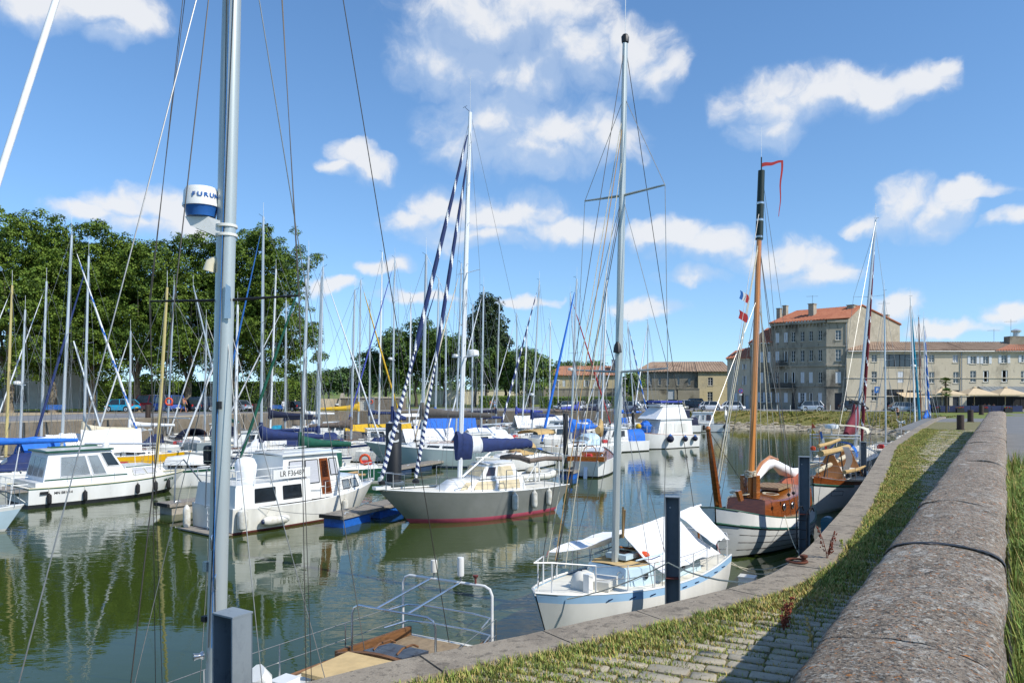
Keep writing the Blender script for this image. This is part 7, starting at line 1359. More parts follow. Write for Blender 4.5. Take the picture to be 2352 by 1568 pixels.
for sg in (1,-1): MB().slab([(-3.95,sg*.85,zc+.1),(-2.0,sg*1.01,zc+.1),(-2.0,sg*1.01,zc+.46),(-3.95,sg*.85,zc+.4)], (0,sg*.07,0)).build('cockpit_coaming', 'old_wood', b.o, 0)
MB().slab([(-3.9,-.84,zc+.2),(-2.0,-1.0,zc+.2),(-2.0,1.0,zc+.2),(-3.9,.84,zc+.2)], (0,0,.04)).build('cockpit_sole', 'teak', b.o, 0)
MB().tube([(.0,-.65,zc+.5),(.0,-.65,zc+.72),(.16,-.65,zc+.85)], [.11,.11,.14], 10).build('cowl_vent', 'gel', b.o); MB().box((-.35,-.6,zc+.55), (.35,.3,.12)).build('vent_box', 'gel', b.o, 0); MB().ball((-.55,.55,zc+.55), .17, 12, 6, (1,1,.6)).build('deck_dome', 'gel', b.o)
b.rails('steel', 7, .62, -.33, .40, True, False, .014)
for hh in (.3, .62): MB().tube([(-3.4,1.1,b.zd(-3.4)+hh),(-3.95,.95,b.zd(-4)+hh),(-4.05,.5,b.zd(-4)+hh),(-4.05,-.5,b.zd(-4)+hh),(-3.95,-.95,b.zd(-4)+hh),(-3.4,-1.1,b.zd(-3.4)+hh)], .016, 6).build('pushpit', 'steel', b.o)
def hoop(name, x, w, h, m, r_, z0=None):
    z0 = b.zd(x) if z0 is None else z0; pts = [V((x,w,z0)), V((x,w,z0+h-.16)), V((x,w-.05,z0+h-.05)), V((x,w-.16,z0+h)), V((x,-w+.16,z0+h)), V((x,-w+.05,z0+h-.05)), V((x,-w,z0+h-.16)), V((x,-w,z0))]; return MB().tube(pts, r_, 8).build(name, m, b.o)
xa = -3.9; xb = -2.25; h1 = hoop('stern_hoop', xa, 1.02, 1.22, 'white_tube', .027); hoop('bimini_hoop', xb, .9, 1.08, 'steel', .02)
for y in (-.35, .32): MB().tube([(xa,y,b.zd(xa)+1.22),(xb,y,b.zd(xb)+1.08)], .022, 7).build('hoop_strut', 'steel', b.o)
for y, hh, m_ in ((.33,.42,'gel'), (-.28,.28,'gel_old')): MB().tube([(xa,y,b.zd(xa)+1.22),(xa,y,b.zd(xa)+1.35)], .015, 6).build('aerial_stub', 'alu_dark', h1); MB().lathe([(.01,0),(.062,.01),(.066,.05),(.065,hh*.85-.05),(.06,hh*.85),(.01,hh*.85+.01)], (xa,y,b.zd(xa)+1.34), 14).build('gps_aerial', m_, h1)
MB().lathe([(.02,0),(.02,.1),(.05,.13),(.055,.16),(.01,.17)], (xa,.66,b.zd(xa)+1.24), 10).build('small_knob', 'antifoul_red', h1)
mx = b.xu(492); mbs_ = V((mx, 0, b.zd(mx)+.35)); Dm = b.wor(mbs_).y; tpx = lp(b, 565, -1355); b.mbase, b.mtop = mbs_, tpx
ms = MB(); pts = [mbs_, mbs_.lerp(tpx,.5), tpx]; ms.tube(pts, [.112,.112,.08], 16, flat=1.18); mst = ms.build('mast', 'anod', b.o); b.mast = mst
def onmast(v): return min((mbs_.lerp(tpx, k/2000) for k in range(2001)), key=lambda p: abs(CZ - (v-VH)/FU*b.wor(p).y - (p.z + WZ)))
MB().tube([onmast(1560) + V((-.135,0,0)), onmast(5) + V((-.125,0,0))], .018, 6).build('sail_track', 'alu_dark', mst)
cL = b.loc(b.wor(mbs_) + V((-1,0,0))) - mbs_; cF = b.loc(b.wor(mbs_) + V((0,-1,0))) - mbs_            # photo-left and towards-the-camera directions
c = onmast(478) + cL*.33 + cF*.02; dm = MB().lathe([(.01,.27),(.12,.268),(.19,.25),(.215,.2),(.222,.06),(.232,.03),(.232,.0)], c, 22).build('radar_dome', 'gel', mst); MB().lathe([(.222,0),(.20,-.05),(.18,-.13),(.02,-.135)], c, 22).build('radar_base', 'blue_paint', dm)
wl_ = [c + (cF*math.cos(a) - cL*math.sin(a)*1)*.228 for a in (0,)]; 
for k, ch in enumerate('FURUNO'):
    a = -.02 + k*.34; nrm = (cF*math.cos(a) + cL*-math.sin(a)); ex = (cL*-math.cos(a) - cF*math.sin(a)); text('radar_lettering', ch, .078, 'blue_paint', dm, frame(c + nrm*.226 + V((0,0,.125)), ex, V((0,0,1))), .002, bold=.0022, sx=1.2)
for s_ in (-.09, .09):
    p = c + V((0,0,-.14)) + cF*s_; q_ = onmast(530) + cF*s_ + cL*.02; MB().slab([p + cL*.17, p + cL*-.13, q_ + V((0,0,.1)), q_ + V((0,0,-.12)), p + cL*.1 + V((0,0,-.12))], cF*.012).build('radar_bracket', 'gel', mst, 0)
for dz in (.05, -.07): MB().lathe([(.14,0),(.145,.005),(.145,.035),(.14,.04)], onmast(532) + V((0,0,dz)), 18).build('bracket_clamp', 'gel_old', mst)
p = onmast(612) + cL*.13; MB().tube([p + cL*-.02 + V((0,0,.1)), p + cL*.05 + V((0,0,.05)), p + cL*.08 + V((0,0,-.06))], [.05,.075,.085], 12).build('deck_light', 'gel_cream', mst)
spz = onmast(690); tipL, tipR = lp(b, 331, 692) , lp(b, 703, 679)
dL = spz + cL*1.02 + cF*-.10; dR = spz + cL*-1.02 + cF*.12 + V((0,0,.05)); MB().tube([spz, dL], [.035,.022], 8, flat=.6).build('spreader', 'black', mst); MB().tube([spz, dR], [.035,.022], 8, flat=.6).build('spreader', 'black', mst); MB().slab([spz + cF*.13 + cL*-.05 + V((0,0,-.25)), spz + cF*.13 + cL*-.13 + V((0,0,-.25)), spz + cF*.13 + cL*-.13 + V((0,0,.16)), spz + cF*.13 + cL*-.07 + V((0,0,.2))], cF*.02).build('spreader_bracket', 'steel', mst, 0)
p = onmast(1045) + cL*.17; MB().lathe([(.02,-.12),(.055,-.11),(.058,-.02),(.058,.09),(.05,.12),(.02,.13)], p, 12).build('lamp_canister', 'black', mst)
for dz in (-.07, .07): MB().tube([p + V((0,0,dz)) + cF*.062 + cL*.04, p + V((0,0,dz)) + cF*.064, p + V((0,0,dz)) + cL*-.14 + cF*.09], .006, 5).build('canister_strap', 'steel', mst)
p = onmast(1500) + cL*.14 + cF*.05; wn_ = MB().lathe([(.05,0),(.055,.02),(.035,.05),(.04,.1),(.05,.13),(.01,.135)], p, 14, cL*.8 + cF*.6).build('mast_winch', 'steel', mst)
MB().box(onmast(1420) + cL*.15, (.08,.08,.07)).build('cleat_block', 'black', mst, 0); p = onmast(1300) + cL*.16; MB().box(p, (.05,.07,.13)).build('turning_block', 'steel', mst, 0); MB().box(onmast(930) + cF*.16 + cL*-.02, (.05,.05,.1)).build('halyard_block', 'black', mst, 0)
for vv, sx_ in ((1240, .9), (1330, -.6)): p = onmast(vv) + cF*.13 + cL*.04*sx_; MB().tube([p + V((0,0,-.1)), p + cF*.03 + V((0,0,-.07)), p + cF*.03 + V((0,0,.07)), p + V((0,0,.1))], .01, 5).build('mast_cleat', 'steel', mst)
def wl2(lst, nm, m_, r_): MB().tube([b.loc(at(u, v, D)) for u, v, D in lst], r_, 5).build(nm, m_, b.o)
tD = b.wor(tpx).y
chL = V((mx-.2,-b.hw(mx)+.06,b.zd(mx))); chR = V((mx-.2,b.hw(mx)-.06,b.zd(mx)))
for tip, ch in ((dL, chL), (dR, chR)):
    MB().tube([tpx, tip, ch], .0055, 5).build('cap_shroud', 'wire_dark', b.o); MB().tube([tpx + V((-.1,0,-.2)), tip + V((.02,0,.0)), ch + V((-.12,0,0))], .005, 5).build('intermediate_shroud', 'wire_dark', b.o)
    MB().tube([onmast(705), ch + V((.55,0,0))], .006, 5).build('lower_shroud', 'wire', b.o); MB().tube([onmast(705), ch + V((-.7,0,0))], .006, 5).build('lower_shroud', 'wire', b.o)
bowp = V((b.L/2-.15,0,b.zd(b.L/2)+.1)); MB().tube([bowp, tpx], .006, 4).build('forestay', 'wire', b.o); stripes(MB(), [bowp.lerp(tpx, .03), bowp.lerp(tpx, .97)], .035, 10, 3, 0).build('furled_genoa', ['white_cloth','white_cloth'], b.o, 60)
for nm, hi, lo, m_ in (('inner_stay', onmast(-346), V((4.3,0,b.zd(4.3))), 'wire'), ('baby_stay', onmast(-595), V((2.8,0,b.zd(2.8))), 'wire_dark'), ('backstay', tpx, V((-4.0,0,b.zd(-4))), 'wire_dark'), ('running_backstay', onmast(-338), V((-2.2,-.5,b.zd(-2.2))), 'wire')): MB().tube([hi, lo], .008, 5).build(nm, m_, b.o)
for k, (u, dy) in enumerate(((505,.11),(522,.13),(540,.12))): MB().tube([onmast(-20) + cF*dy + cL*(.03-.05*k), onmast(700+200*k) + cF*dy + cL*(-.02+.03*k), onmast(1480) + cF*dy + cL*(.06-.05*k)], .006, 5).build('halyard', 'rope_dark' if k != 1 else 'rope_blue', b.o)
# ---- corner of a moored dinghy-like sailboat cut by the left edge
b = Boat('sailing_boat', 'pale hulled boat cut off by the left picture edge', 'sailboat', -138, 30.5, 6.2, 8); b.hull(2.1, (1.05,.8,.8), 'pale_blue', 'gel', 'gel', deck='deck'); b.rails('steel', 4, .62, -.4, .36); MB().tube([(2.6,-.1,1.0),(2.95,0,3.4)], .02, 5).build('mast_stub', 'mast_white', b.o)
# ================================================================ PILES, PONTOONS, QUAY FURNITURE
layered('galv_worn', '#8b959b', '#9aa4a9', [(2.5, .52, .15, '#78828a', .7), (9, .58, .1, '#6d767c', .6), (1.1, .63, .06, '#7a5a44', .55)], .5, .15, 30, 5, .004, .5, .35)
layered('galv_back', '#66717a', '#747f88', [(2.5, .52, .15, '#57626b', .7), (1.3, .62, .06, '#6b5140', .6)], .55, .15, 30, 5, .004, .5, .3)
def hpile(lab, u, D, w, vtop, rz, deep=.8):
    """galvanised steel channel pile: back plate, two side plates, top plate"""
    p = at(u, vtop, D); o = thing('mooring_pile', lab, 'pile', (p.x, D, WZ - 1.5), rz, 'galvanised steel piles along the near quay'); H = p.z - WZ + 1.5; t_ = .02
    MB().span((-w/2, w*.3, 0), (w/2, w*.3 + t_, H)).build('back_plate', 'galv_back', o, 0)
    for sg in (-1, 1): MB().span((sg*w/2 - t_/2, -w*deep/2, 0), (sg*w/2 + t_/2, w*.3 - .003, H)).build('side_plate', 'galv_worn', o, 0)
    MB().span((-w/2 - .012, -w*deep/2, H + .002), (w/2 + .012, w*.3 + t_, H + .02)).build('top_plate', 'galv_worn', o, 0); MB().lathe([(.02,0),(.02,.01)], (-w*.2, w*.3 - .012, H - .25), 10, V((0,1,0))).build('bolt_hole_cap', 'gel', o)
    MB().span((-w/2 - .004, -w*.3, H*.62), (w/2 + .004, w*.28, H*.62 + .012)).build('weld_seam', 'antifoul_red', o, 0)
    return o
hpile('galvanised steel pile beside the tall foreground mast', 538, 8.0, .30, 1408, -.55, 1.0); hpile('galvanised steel pile in front of the white awning', 1545, 17.2, .31, 1141, -.28); hpile('galvanised steel pile beside the varnished barge yacht', 1847, 25.3, .33, 1049, -.3); hpile('galvanised steel pile beside the old white planked yacht', 1983, 41, .28, 1015, -.3)
def bpile(lab, u, D, r, vtop, letter=None):
    p = at(u, vtop, D); o = thing('pontoon_pile', lab, 'pile', (p.x, D, WZ - 1.5), 0, 'black pontoon piles'); H = p.z - WZ + 1.5; MB().lathe([(r,0),(r,H - .04),(r*.94,H),(.01,H + .01)], (0,0,0), 24).build('shaft', 'black', o); MB().lathe([(r*1.25,0),(r*1.3,.05),(r*1.3,.18),(r*1.1,.22)], (0,0,1.95), 18).build('pontoon_collar', 'galv', o)
    if letter:
        d = (V((0,0,0)) - V((p.x, D, 0))).normalized(); text('pile_letter', letter, r*2.3, 'gel', o, frame(d*(r + .012) + V((0,0,H - r*1.6)), V((-d.y, d.x, 0)), V((0,0,1))), .012, bold=.008, sx=.9)
bpile('black pontoon pile marked with the letter C', 904, 42, .44, 972, 'C'); bpile('black unmarked pontoon pile beside the classic yacht', 1299, 59, .2, 949); bpile('black pontoon pile marked with the letter A', 1454, 80, .17, 939, 'A')
def pontoon(lab, a, b, w, fm='concrete', z=.5):
    a, b = V((*a, 0)), V((*b, 0)); d = b - a; L = d.length; o = thing('pontoon', lab, 'pontoon', (a.x, a.y, WZ), math.atan2(d.y, d.x)); n_ = int(L/.16)
    for k in range(max(1, int(L/2.6))): x = .15 + k*2.6; MB().span((x, -w/2 + .05, -.3), (min(x + 1.9, L - .05), w/2 - .05, z - .13)).build('float', fm, o, 0)
    for sg in (-1, 1): MB().span((0, sg*w/2 - .04, z - .128), (L, sg*w/2 + .04, z + .01)).build('side_beam', 'planks', o, 0)
    pl = None
    for k in range(n_):
        if pl is None: pl = MB().span((.01, -w/2 + .05, -.02), (.145, w/2 - .05, .02)).build('plank', 'planks', o, 0); q = pl
        else: q = pl.copy(); COL.objects.link(q)
        q.location = (k*.16, 0, z)
    for x in (.5, L*.5, L - .5): MB().tube([(x-.14, -w/2 + .14, z+.03),(x-.1, -w/2 + .14, z+.1),(x+.1, -w/2 + .14, z+.1),(x+.14, -w/2 + .14, z+.03)], .018, 6).build('cleat', 'alu', o)
    MB().box((-.06, 0, z - .04), (.1, w, .14)).build('rubber_nose', 'rubber', o, 0)
pontoon('grey finger pontoon between the two white motor boats', (-16.0,34.9), (-12.2,40.2), 1.1); pontoon('finger pontoon on bright blue floats beside the grey yacht', (-7.5,31.6), (-4.2,38.6), 1.1, 'float_blue'); pontoon('finger pontoon on dark blue floats behind pile C', (-9.3,48), (-5.4,56), 1.0, 'antifoul_blue'); pontoon('finger pontoon on blue floats near the second black pile', (3.4,48.5), (6.8,56.5), 1.0, 'float_blue')
pontoon('walkway pontoon lying along the foot of the near quay', (5.0,17.6), (10.95,25.4), 1.1); pontoon('second walkway pontoon along the quay foot beside the barge yacht', (11.2,25.8), (20.2,41.5), 1.1); pontoon('small boat pontoon under the gangway at the stony shore', (18.5,104.5), (25.5,107.5), 1.4)
o = thing('service_pillar', 'teal plastic power and water pillar on the quay pontoon', 'pillar', (10.35, 25.0, WZ + .5), -.6); MB().rings([[V((x*w, y*w, z)) for x, y in ((-.17,-.15),(.17,-.15),(.17,.15),(-.17,.15))] for w, z in ((1,0),(1,.82),(1.05,.84),(1.05,.92))]).build('body', 'plastic_teal', o, 25); MB().rings([[V((.18*math.cos(a)*1.0, y, .93 + .14*max(0, math.sin(a)))) for a in [k*.314 for k in range(11)]] for y in (-.16,.16)], True).build('rounded_lid', 'plastic_teal', o, 40)
for x, z, m_ in ((-.07,.6,'blue_paint'), (.07,.6,'blue_paint'), (-.07,.46,'black'), (.07,.46,'black')): MB().box((x,-.155,z), (.08,.02,.08)).build('socket', m_, o, 0)
o = thing('quay_ladder', 'black hooped ladder rails rising beside the varnished barge yacht', 'ladder', (9.15, 24.5, WZ + .45), -.6)
for y in (0, .32): MB().tube([(y,0,0),(y,0,1.35),(y+.06,.12,1.5),(y+.1,.3,1.5),(y+.12,.4,1.36)], .022, 6).build('rail', 'black', o)
for k in range(4): MB().tube([(0,0,.2+k*.3),(.32,0,.2+k*.3)], .016, 5).build('rung', 'black', o)
o = thing('service_box', 'small white service box on the quay pontoon behind the kerb', 'box', (6.15, 19.9, WZ + .5), -.5); MB().box((0,0,.17), (.4,.32,.34)).build('body', 'gel', o, 0); MB().box((0,0,.36), (.43,.35,.035)).build('lid', 'gel_old', o, 0)
q = onz(1830, 1290, .03); o = thing('mooring_ring', 'rusty mooring ring lying on the kerb near the barge yacht', 'ring', (q.x, q.y, .028)); mat('rust', '#5f3524', .9, var=.3, scale=20, bump=.4); MB().tube([V((.13*math.cos(k*.5236), .13*math.sin(k*.5236), .018)) for k in range(13)], .016, 6).build('ring', 'rust', o); MB().lathe([(.03,0),(.03,.05),(.05,.06),(.05,.09),(.01,.1)], (.1,.02,0), 10).build('stud', 'rust', o)
mat('bollard_iron', '#3b2f28', .8, var=.3, scale=6, bump=.3)
def bollard(lab, u, v, r, h, z=0.):
    q = onz(u, v, z); o = thing('bollard', lab, 'bollard', (q.x, q.y, z - .03), 0, 'iron mooring bollards'); MB().lathe([(r,0),(r,h*.93),(r*.97,h),(.01,h + .01)], (0,0,0), 18).build('post', 'bollard_iron', o); MB().lathe([(r*1.25,0),(r*1.25,.05),(r*1.0,.06)], (0,0,0), 18).build('base_flange', 'bollard_iron', o)
bollard('iron bollard nearest the parapet end', 2206, 986, .19, .86); bollard('iron bollard second from the parapet end', 2229, 968, .19, .86); bollard('iron bollard third from the parapet end', 2254, 951.5, .2, .9, -.12); bollard('small far bollard in front of the cafe terrace', 2282, 937.5, .22, .9, -.95); bollard('brown iron bollard on the left quay edge', 340, 960, .24, 1.3, -.45); bollard('brown iron bollard on the left quay behind the green covered boom', 586, 950, .24, 1.2, -.55)
o = thing('bollard', 'white capped bollard near the stone steps', 'bollard', (-27.5, 119.5, -1.2), 0, 'iron mooring bollards'); MB().lathe([(.3,0),(.3,1.0)], (0,0,0), 14).build('post', 'bollard_iron', o); MB().lathe([(.33,0),(.33,.16),(.01,.2)], (0,0,1.0), 14).build('cap', 'gel', o)
# thin posts along the street edge
for k in range(26):
    t_ = k/25; x = lerp(34.5, 84, t_); y = lerp(123.3, 117.8, min(1, t_*1.6)); o = thing('street_post', 'slim white street post in the row along the bank top', 'post', (x, y, z2 + .02), 0, 'street posts along the bank'); MB().tube([(0,0,0),(0,0,.95)], .05, 6).build('shaft', 'white_tube', o); MB().lathe([(.07,0),(.07,.05),(.01,.07)], (0,0,.94), 8).build('cap', 'alu', o)
def lamp(lab, u, D, H): o = thing('street_lamp', lab, 'lamp', ((u-CU)/FU*D, D, z2), 0, 'globe street lamps'); MB().tube([(0,0,0),(0,0,H)], [.07,.05], 8).build('pole', 'white_tube', o); MB().lathe([(.1,0),(.34,.05),(.36,.12),(.1,.2),(.01,.21)], (0,0,H), 12).build('lamp_head', 'gel', o)
lamp('white street lamp in front of the hedge centre', 1362, 137, 5.2); lamp('white street lamp left of pile A', 1436, 137, 5.3); lamp('white street lamp at the left end of the long hedge', 1282, 138, 5.0); lamp('white street lamp among the far trees', 1112, 143, 4.2); lamp('white street lamp beside the broad green tree', 935, 143, 4.2)
def roadsign(lab, u, D, h, m1, sq=False):
    o = thing('road_sign', lab, 'sign', ((u-CU)/FU*D, D, z2 + .02)); MB().tube([(0,0,0),(0,0,h)], .035, 6).build('pole', 'zinc', o)
    if sq: MB().box((0,-.05,h-.2), (.8,.03,1.0)).build('plate', m1, o, 0); text('sign_letter', 'P', .7, 'gel', o, frame((0,-.075,h-.2), (1,0,0), (0,0,1)), .005, bold=.01)
    else:
        d = MB().lathe([(.42,0),(.42,.03),(.01,.032)], (0,-.04,h-.2), 20, V((0,-1,0))).build('red_rim', 'redcloth', o); MB().lathe([(.34,0),(.34,.012),(.01,.013)], (0,-.073,h-.2), 20, V((0,-1,0))).build('blue_face', 'blue_paint', o); MB().box((0,-.092,h-.2), (.66,.012,.07), ry=.8).build('red_bar', 'redcloth', o, 0); MB().box((0,-.05,h-.8), (.5,.02,.22)).build('sub_plate', 'gel', o, 0)
roadsign('round no parking sign in front of the small house', 1701, 130, 3.4, None); roadsign('blue parking sign by the terrace house', 2014, 120.5, 3.6, 'blue_paint', True)
def gangway():
    o = thing('gangway', 'white railed gangway sloping down to the small boat pontoon', 'gangway', (25.2, 122, z2 + .03)); a, b_ = V((0,0,.05)), V((-4.4,-15.2,-1.75))
    d = (b_ - a).normalized(); sd = d.cross(V((0,0,1))).normalized(); MB().slab([a + sd*.55, a - sd*.55, b_ - sd*.55, b_ + sd*.55], (0,0,.08)).build('walkway', 'planks', o, 0)
    for sg in (-1,1):
        for h in (.4,.75,1.1): MB().tube([a + sd*.55*sg + V((0,0,h)), b_ + sd*.55*sg + V((0,0,h))], .045, 5).build('handrail', 'white_tube', o)
        for k in range(10): p = a.lerp(b_, k/9) + sd*.55*sg; MB().tube([p, p + V((0,0,1.12))], .04, 5).build('rail_post', 'white_tube', o)
gangway()
def bench(lab, u, D, z, rz): 
    o = thing('park_bench', lab, 'bench', ((u-CU)/FU*D, D, z), rz, 'blue park benches')
    for k in range(4): MB().box((0, -.18 + k*.12, .46), (1.9,.09,.035)).build('seat_slat', 'blue_paint', o, 0); 
    for k in range(4): MB().box((0, .27 + k*.03, .55 + k*.12), (1.9,.035,.09)).build('back_slat', 'blue_paint', o, 0)
    for x in (-.8,.8): MB().tube([(x,-.2,0),(x,-.18,.44),(x,.2,.44),(x,.36,1.0)], .025, 5).build('frame', 'iron', o); MB().tube([(x,.25,0),(x,.2,.44)], .025, 5).build('leg', 'iron', o)
bench('blue slatted bench under the left plane trees', 128, 84, -.42, .5); bench('second blue bench behind the green covered boom', 636, 106, -.9, .3)
# ================================================================ CARS
mat('car_white', '#d9dadb', .25, var=.03, coat=.6); mat('car_silver', '#9fa5aa', .28, .5, var=.03, coat=.6); mat('car_black', '#15171b', .22, var=.05, coat=.7); mat('car_turq', '#2a9fc4', .3, var=.04, coat=.4); mat('car_red', '#5a1620', .28, var=.05, coat=.5); mat('car_blue', '#2b4c9c', .3, var=.05, coat=.5); mat('car_navy', '#1b2233', .25, var=.05, coat=.6); mat('car_gold', '#8f8b76', .3, .4, var=.04, coat=.6); mat('car_brown', '#2f2925', .26, .2, var=.05, coat=.6); mat('tail_red', '#9c1f1c', .3, var=.1); mat('plate_y', '#c89a20', .5, var=.05)
KIND = {'hatch': (3.95,1.68,1.46,.62,(.95,1.45,-1.15,-1.75),.86), 'mpv': (3.8,1.7,1.58,.6,(1.15,1.75,-1.3,-1.7),.92), 'suv': (4.3,1.78,1.68,.72,(.9,1.4,-1.5,-1.85),.98), 'sedan': (4.4,1.72,1.44,.6,(.8,1.4,-1.0,-1.65),.86), 'van': (4.7,1.9,1.97,.6,(1.35,1.95,-2.2,-2.3),1.05)}
def car(name, lab, kind, m, u, D, hd, z=None, group='parked cars', sc=1., plate='gel'):
    L, W_, H, hc, (rf, ws_, rr_, rb_), belt = KIND[kind]; x = (u-CU)/FU*D; z = gz(x, D) + .03 if z is None else z; o = thing(name, lab, 'van' if kind == 'van' else 'car', (x, D, z), R(hd), group); o.scale = (sc, sc, sc); h = L/2; w = W_/2
    st = [(-h,.82,.34,.72),(-h+.12,.94,.26,belt-.06),(-h+.5,1,.22,belt),(rb_,1,.2,belt+.02),(0,1,.2,belt),(ws_-.25,1,.2,belt-.02),(ws_+.05,.99,.22,belt-.1),(h-.45,.96,.24,belt-.18),(h-.12,.88,.28,belt-.3),(h,.76,.36,.58)]
    rs = [[V((xx,-w*k,z0)), V((xx,-w*k*1.0,(z0+z1)*.5)), V((xx,-w*k*.95,z1-.07)), V((xx,-w*k*.84,z1)), V((xx,w*k*.84,z1)), V((xx,w*k*.95,z1-.07)), V((xx,w*k,(z0+z1)*.5)), V((xx,w*k,z0))] for xx, k, z0, z1 in st]; body = MB().rings(rs).build('body', m, o, 50)
    def gp(xx, sg, f): wt = lerp(w*.93, w*.74, f); return V((xx, sg*wt, lerp(belt-.03, H, f)))
    b0, b1, t0, t1 = rb_-.12 if kind != 'sedan' else rb_, ws_, rr_, rf
    MB().add([gp(b0,-1,0), gp(b1,-1,0), gp(b1,1,0), gp(b0,1,0), gp(t0,-1,1), gp(t1,-1,1), gp(t1,1,1), gp(t0,1,1)], [(0,1,5,4),(1,2,6,5),(2,3,7,6),(3,0,4,7)]).build('glasshouse', 'carglass', o, 0)
    rf_ = MB(); g_ = [[V((lerp(t0-.05, t1+.05, i/5), sg*w*.76, H - .015 + .05*math.sin(math.pi*i/5)*(1-sg*sg*.4))) for sg in (-1,-.5,0,.5,1)] for i in range(6)]; rf_.sheet(g_, .03 if False else -.03); rf_.build('roof', m, o, 50)
    for sg in (-1,1):
        for (pb, pt) in ((b0, t0), (b1, t1), (lerp(b0,b1,.47), lerp(t0,t1,.47))) + (((lerp(b0,b1,.2), lerp(t0,t1,.1)),) if kind in ('hatch','mpv','suv','van') else ()): MB().tube([gp(pb, sg, 0) + V((0,sg*.004,0)), gp(pt, sg, .99) + V((0,sg*.004,0))], .045 if kind != 'van' else .07, 5).build('pillar', m, o)
        for xw in (-h+.78, h-.8):
            wh = MB().lathe([(.2,-.1),(.31,-.09),(.315,.06),(.27,.1),(.2,.1)], (xw, sg*(w-.1), .31), 16, V((0,sg,0))).build('wheel', 'rubber', o); MB().lathe([(.205,0),(.19,.02),(.06,.0),(.01,.005)], (xw, sg*(w-.0), .31), 14, V((0,sg,0))).build('rim', 'alu', wh); MB().lathe([(.36,0),(.36,.015),(.01,.016)], (xw, sg*(w-.012), .34), 16, V((0,sg,0))).build('wheel_arch', 'black', body)
        MB().box((h-.16, sg*w*.62, .62), (.2,.34,.14)).build('headlight', 'gel', o, 0); MB().box((-h+.06, sg*w*.72, .78 if kind != 'van' else 1.0), (.1,.2,.3 if kind != 'van' else .5)).build('tail_light', 'tail_red', o, 0); MB().box((ws_-.15, sg*(w+.06), belt+.04), (.16,.16,.12)).build('mirror', m, o, 0); MB().box((lerp(b0,b1,.35), sg*(w*.99), belt-.16), (.16,.03,.03)).build('door_handle', 'black', body, 0)
    for xx, mm in ((h+.005, 'gel'), (-h-.005, plate)): MB().box((xx,0,.5), (.02,.5,.11)).build('number_plate', mm, o, 0)
    MB().box((h-.05,0,.36), (.12,W_*.8,.16)).build('bumper', 'black' if kind in ('van','suv') else m, o, 0); MB().box((-h+.05,0,.36), (.12,W_*.82,.16)).build('bumper', 'black', o, 0)
    return o
zl = -.42
car('parked_car', 'turquoise hatchback parked on the gravel under the plane trees', 'hatch', 'car_turq', 281, 91, 165, zl, sc=1.02, plate='plate_y'); car('parked_van', 'dark red van parked behind the blue van', 'van', 'car_red', 347, 95, 160, zl); car('parked_van', 'bright blue van with its rear towards the water', 'van', 'car_blue', 385, 91, 142, zl); car('parked_car', 'black hatchback just right of the blue van', 'hatch', 'car_black', 428, 94, 150, -.5); car('parked_car', 'dark navy people carrier in tree shade', 'mpv', 'car_navy', 466, 96, 185, -.5, sc=1.15); car('parked_car', 'silver saloon parked behind the foreground mast', 'sedan', 'car_silver', 545, 99, 152, -.6); car('parked_car', 'black hatchback with red tail lights by the second bench', 'hatch', 'car_black', 667, 110, 150, -.9)
car('parked_car', 'silver convertible-like coupe parked in front of the long hedge', 'sedan', 'car_silver', 1300, 131, 195); car('parked_car', 'white small car showing its plate right of the coupe', 'hatch', 'car_white', 1331, 128, 250); car('parked_car', 'grey estate car parked against the hedge', 'suv', 'car_silver', 1374, 133, 160)
for lab, k, m_, u, D, hd in (('silver-blue hatchback half hidden behind pile A', 'hatch', 'car_silver', 1449, 126.5, 335), ('white hatchback at the left end of the car park', 'hatch', 'car_white', 1468, 137, 165), ('black hatchback between two white ones in the car park', 'hatch', 'car_black', 1497, 147, 165), ('white hatchback behind the motor yacht flybridge', 'hatch', 'car_white', 1517, 139, 165), ('dark grey car in the back row of the car park', 'hatch', 'car_navy', 1543, 149, 340), ('beige-gold hatchback in the front row of the car park', 'hatch', 'car_gold', 1552, 127.5, 340), ('white hatchback in the middle of the car park', 'hatch', 'car_white', 1569, 143, 165), ('black off-roader in the back row of the car park', 'suv', 'car_black', 1594, 151, 165), ('black hatchback behind the gangway', 'hatch', 'car_black', 1597, 134, 340), ('white rounded hatchback right of the gangway', 'hatch', 'car_white', 1633, 128, 342), ('white hatchback in front of the small house', 'hatch', 'car_white', 1684, 127.5, 345), ('silver mini people carrier in front of the tall grey house', 'mpv', 'car_silver', 1862, 123.5, 176), ('dark brown off-roader beside the dark garage door', 'suv', 'car_brown', 1960, 121.5, -12), ('silver hatchback in front of the terrace house', 'hatch', 'car_silver', 2073, 119.8, -8)): car('parked_car', lab, k, m_, u, D, hd)
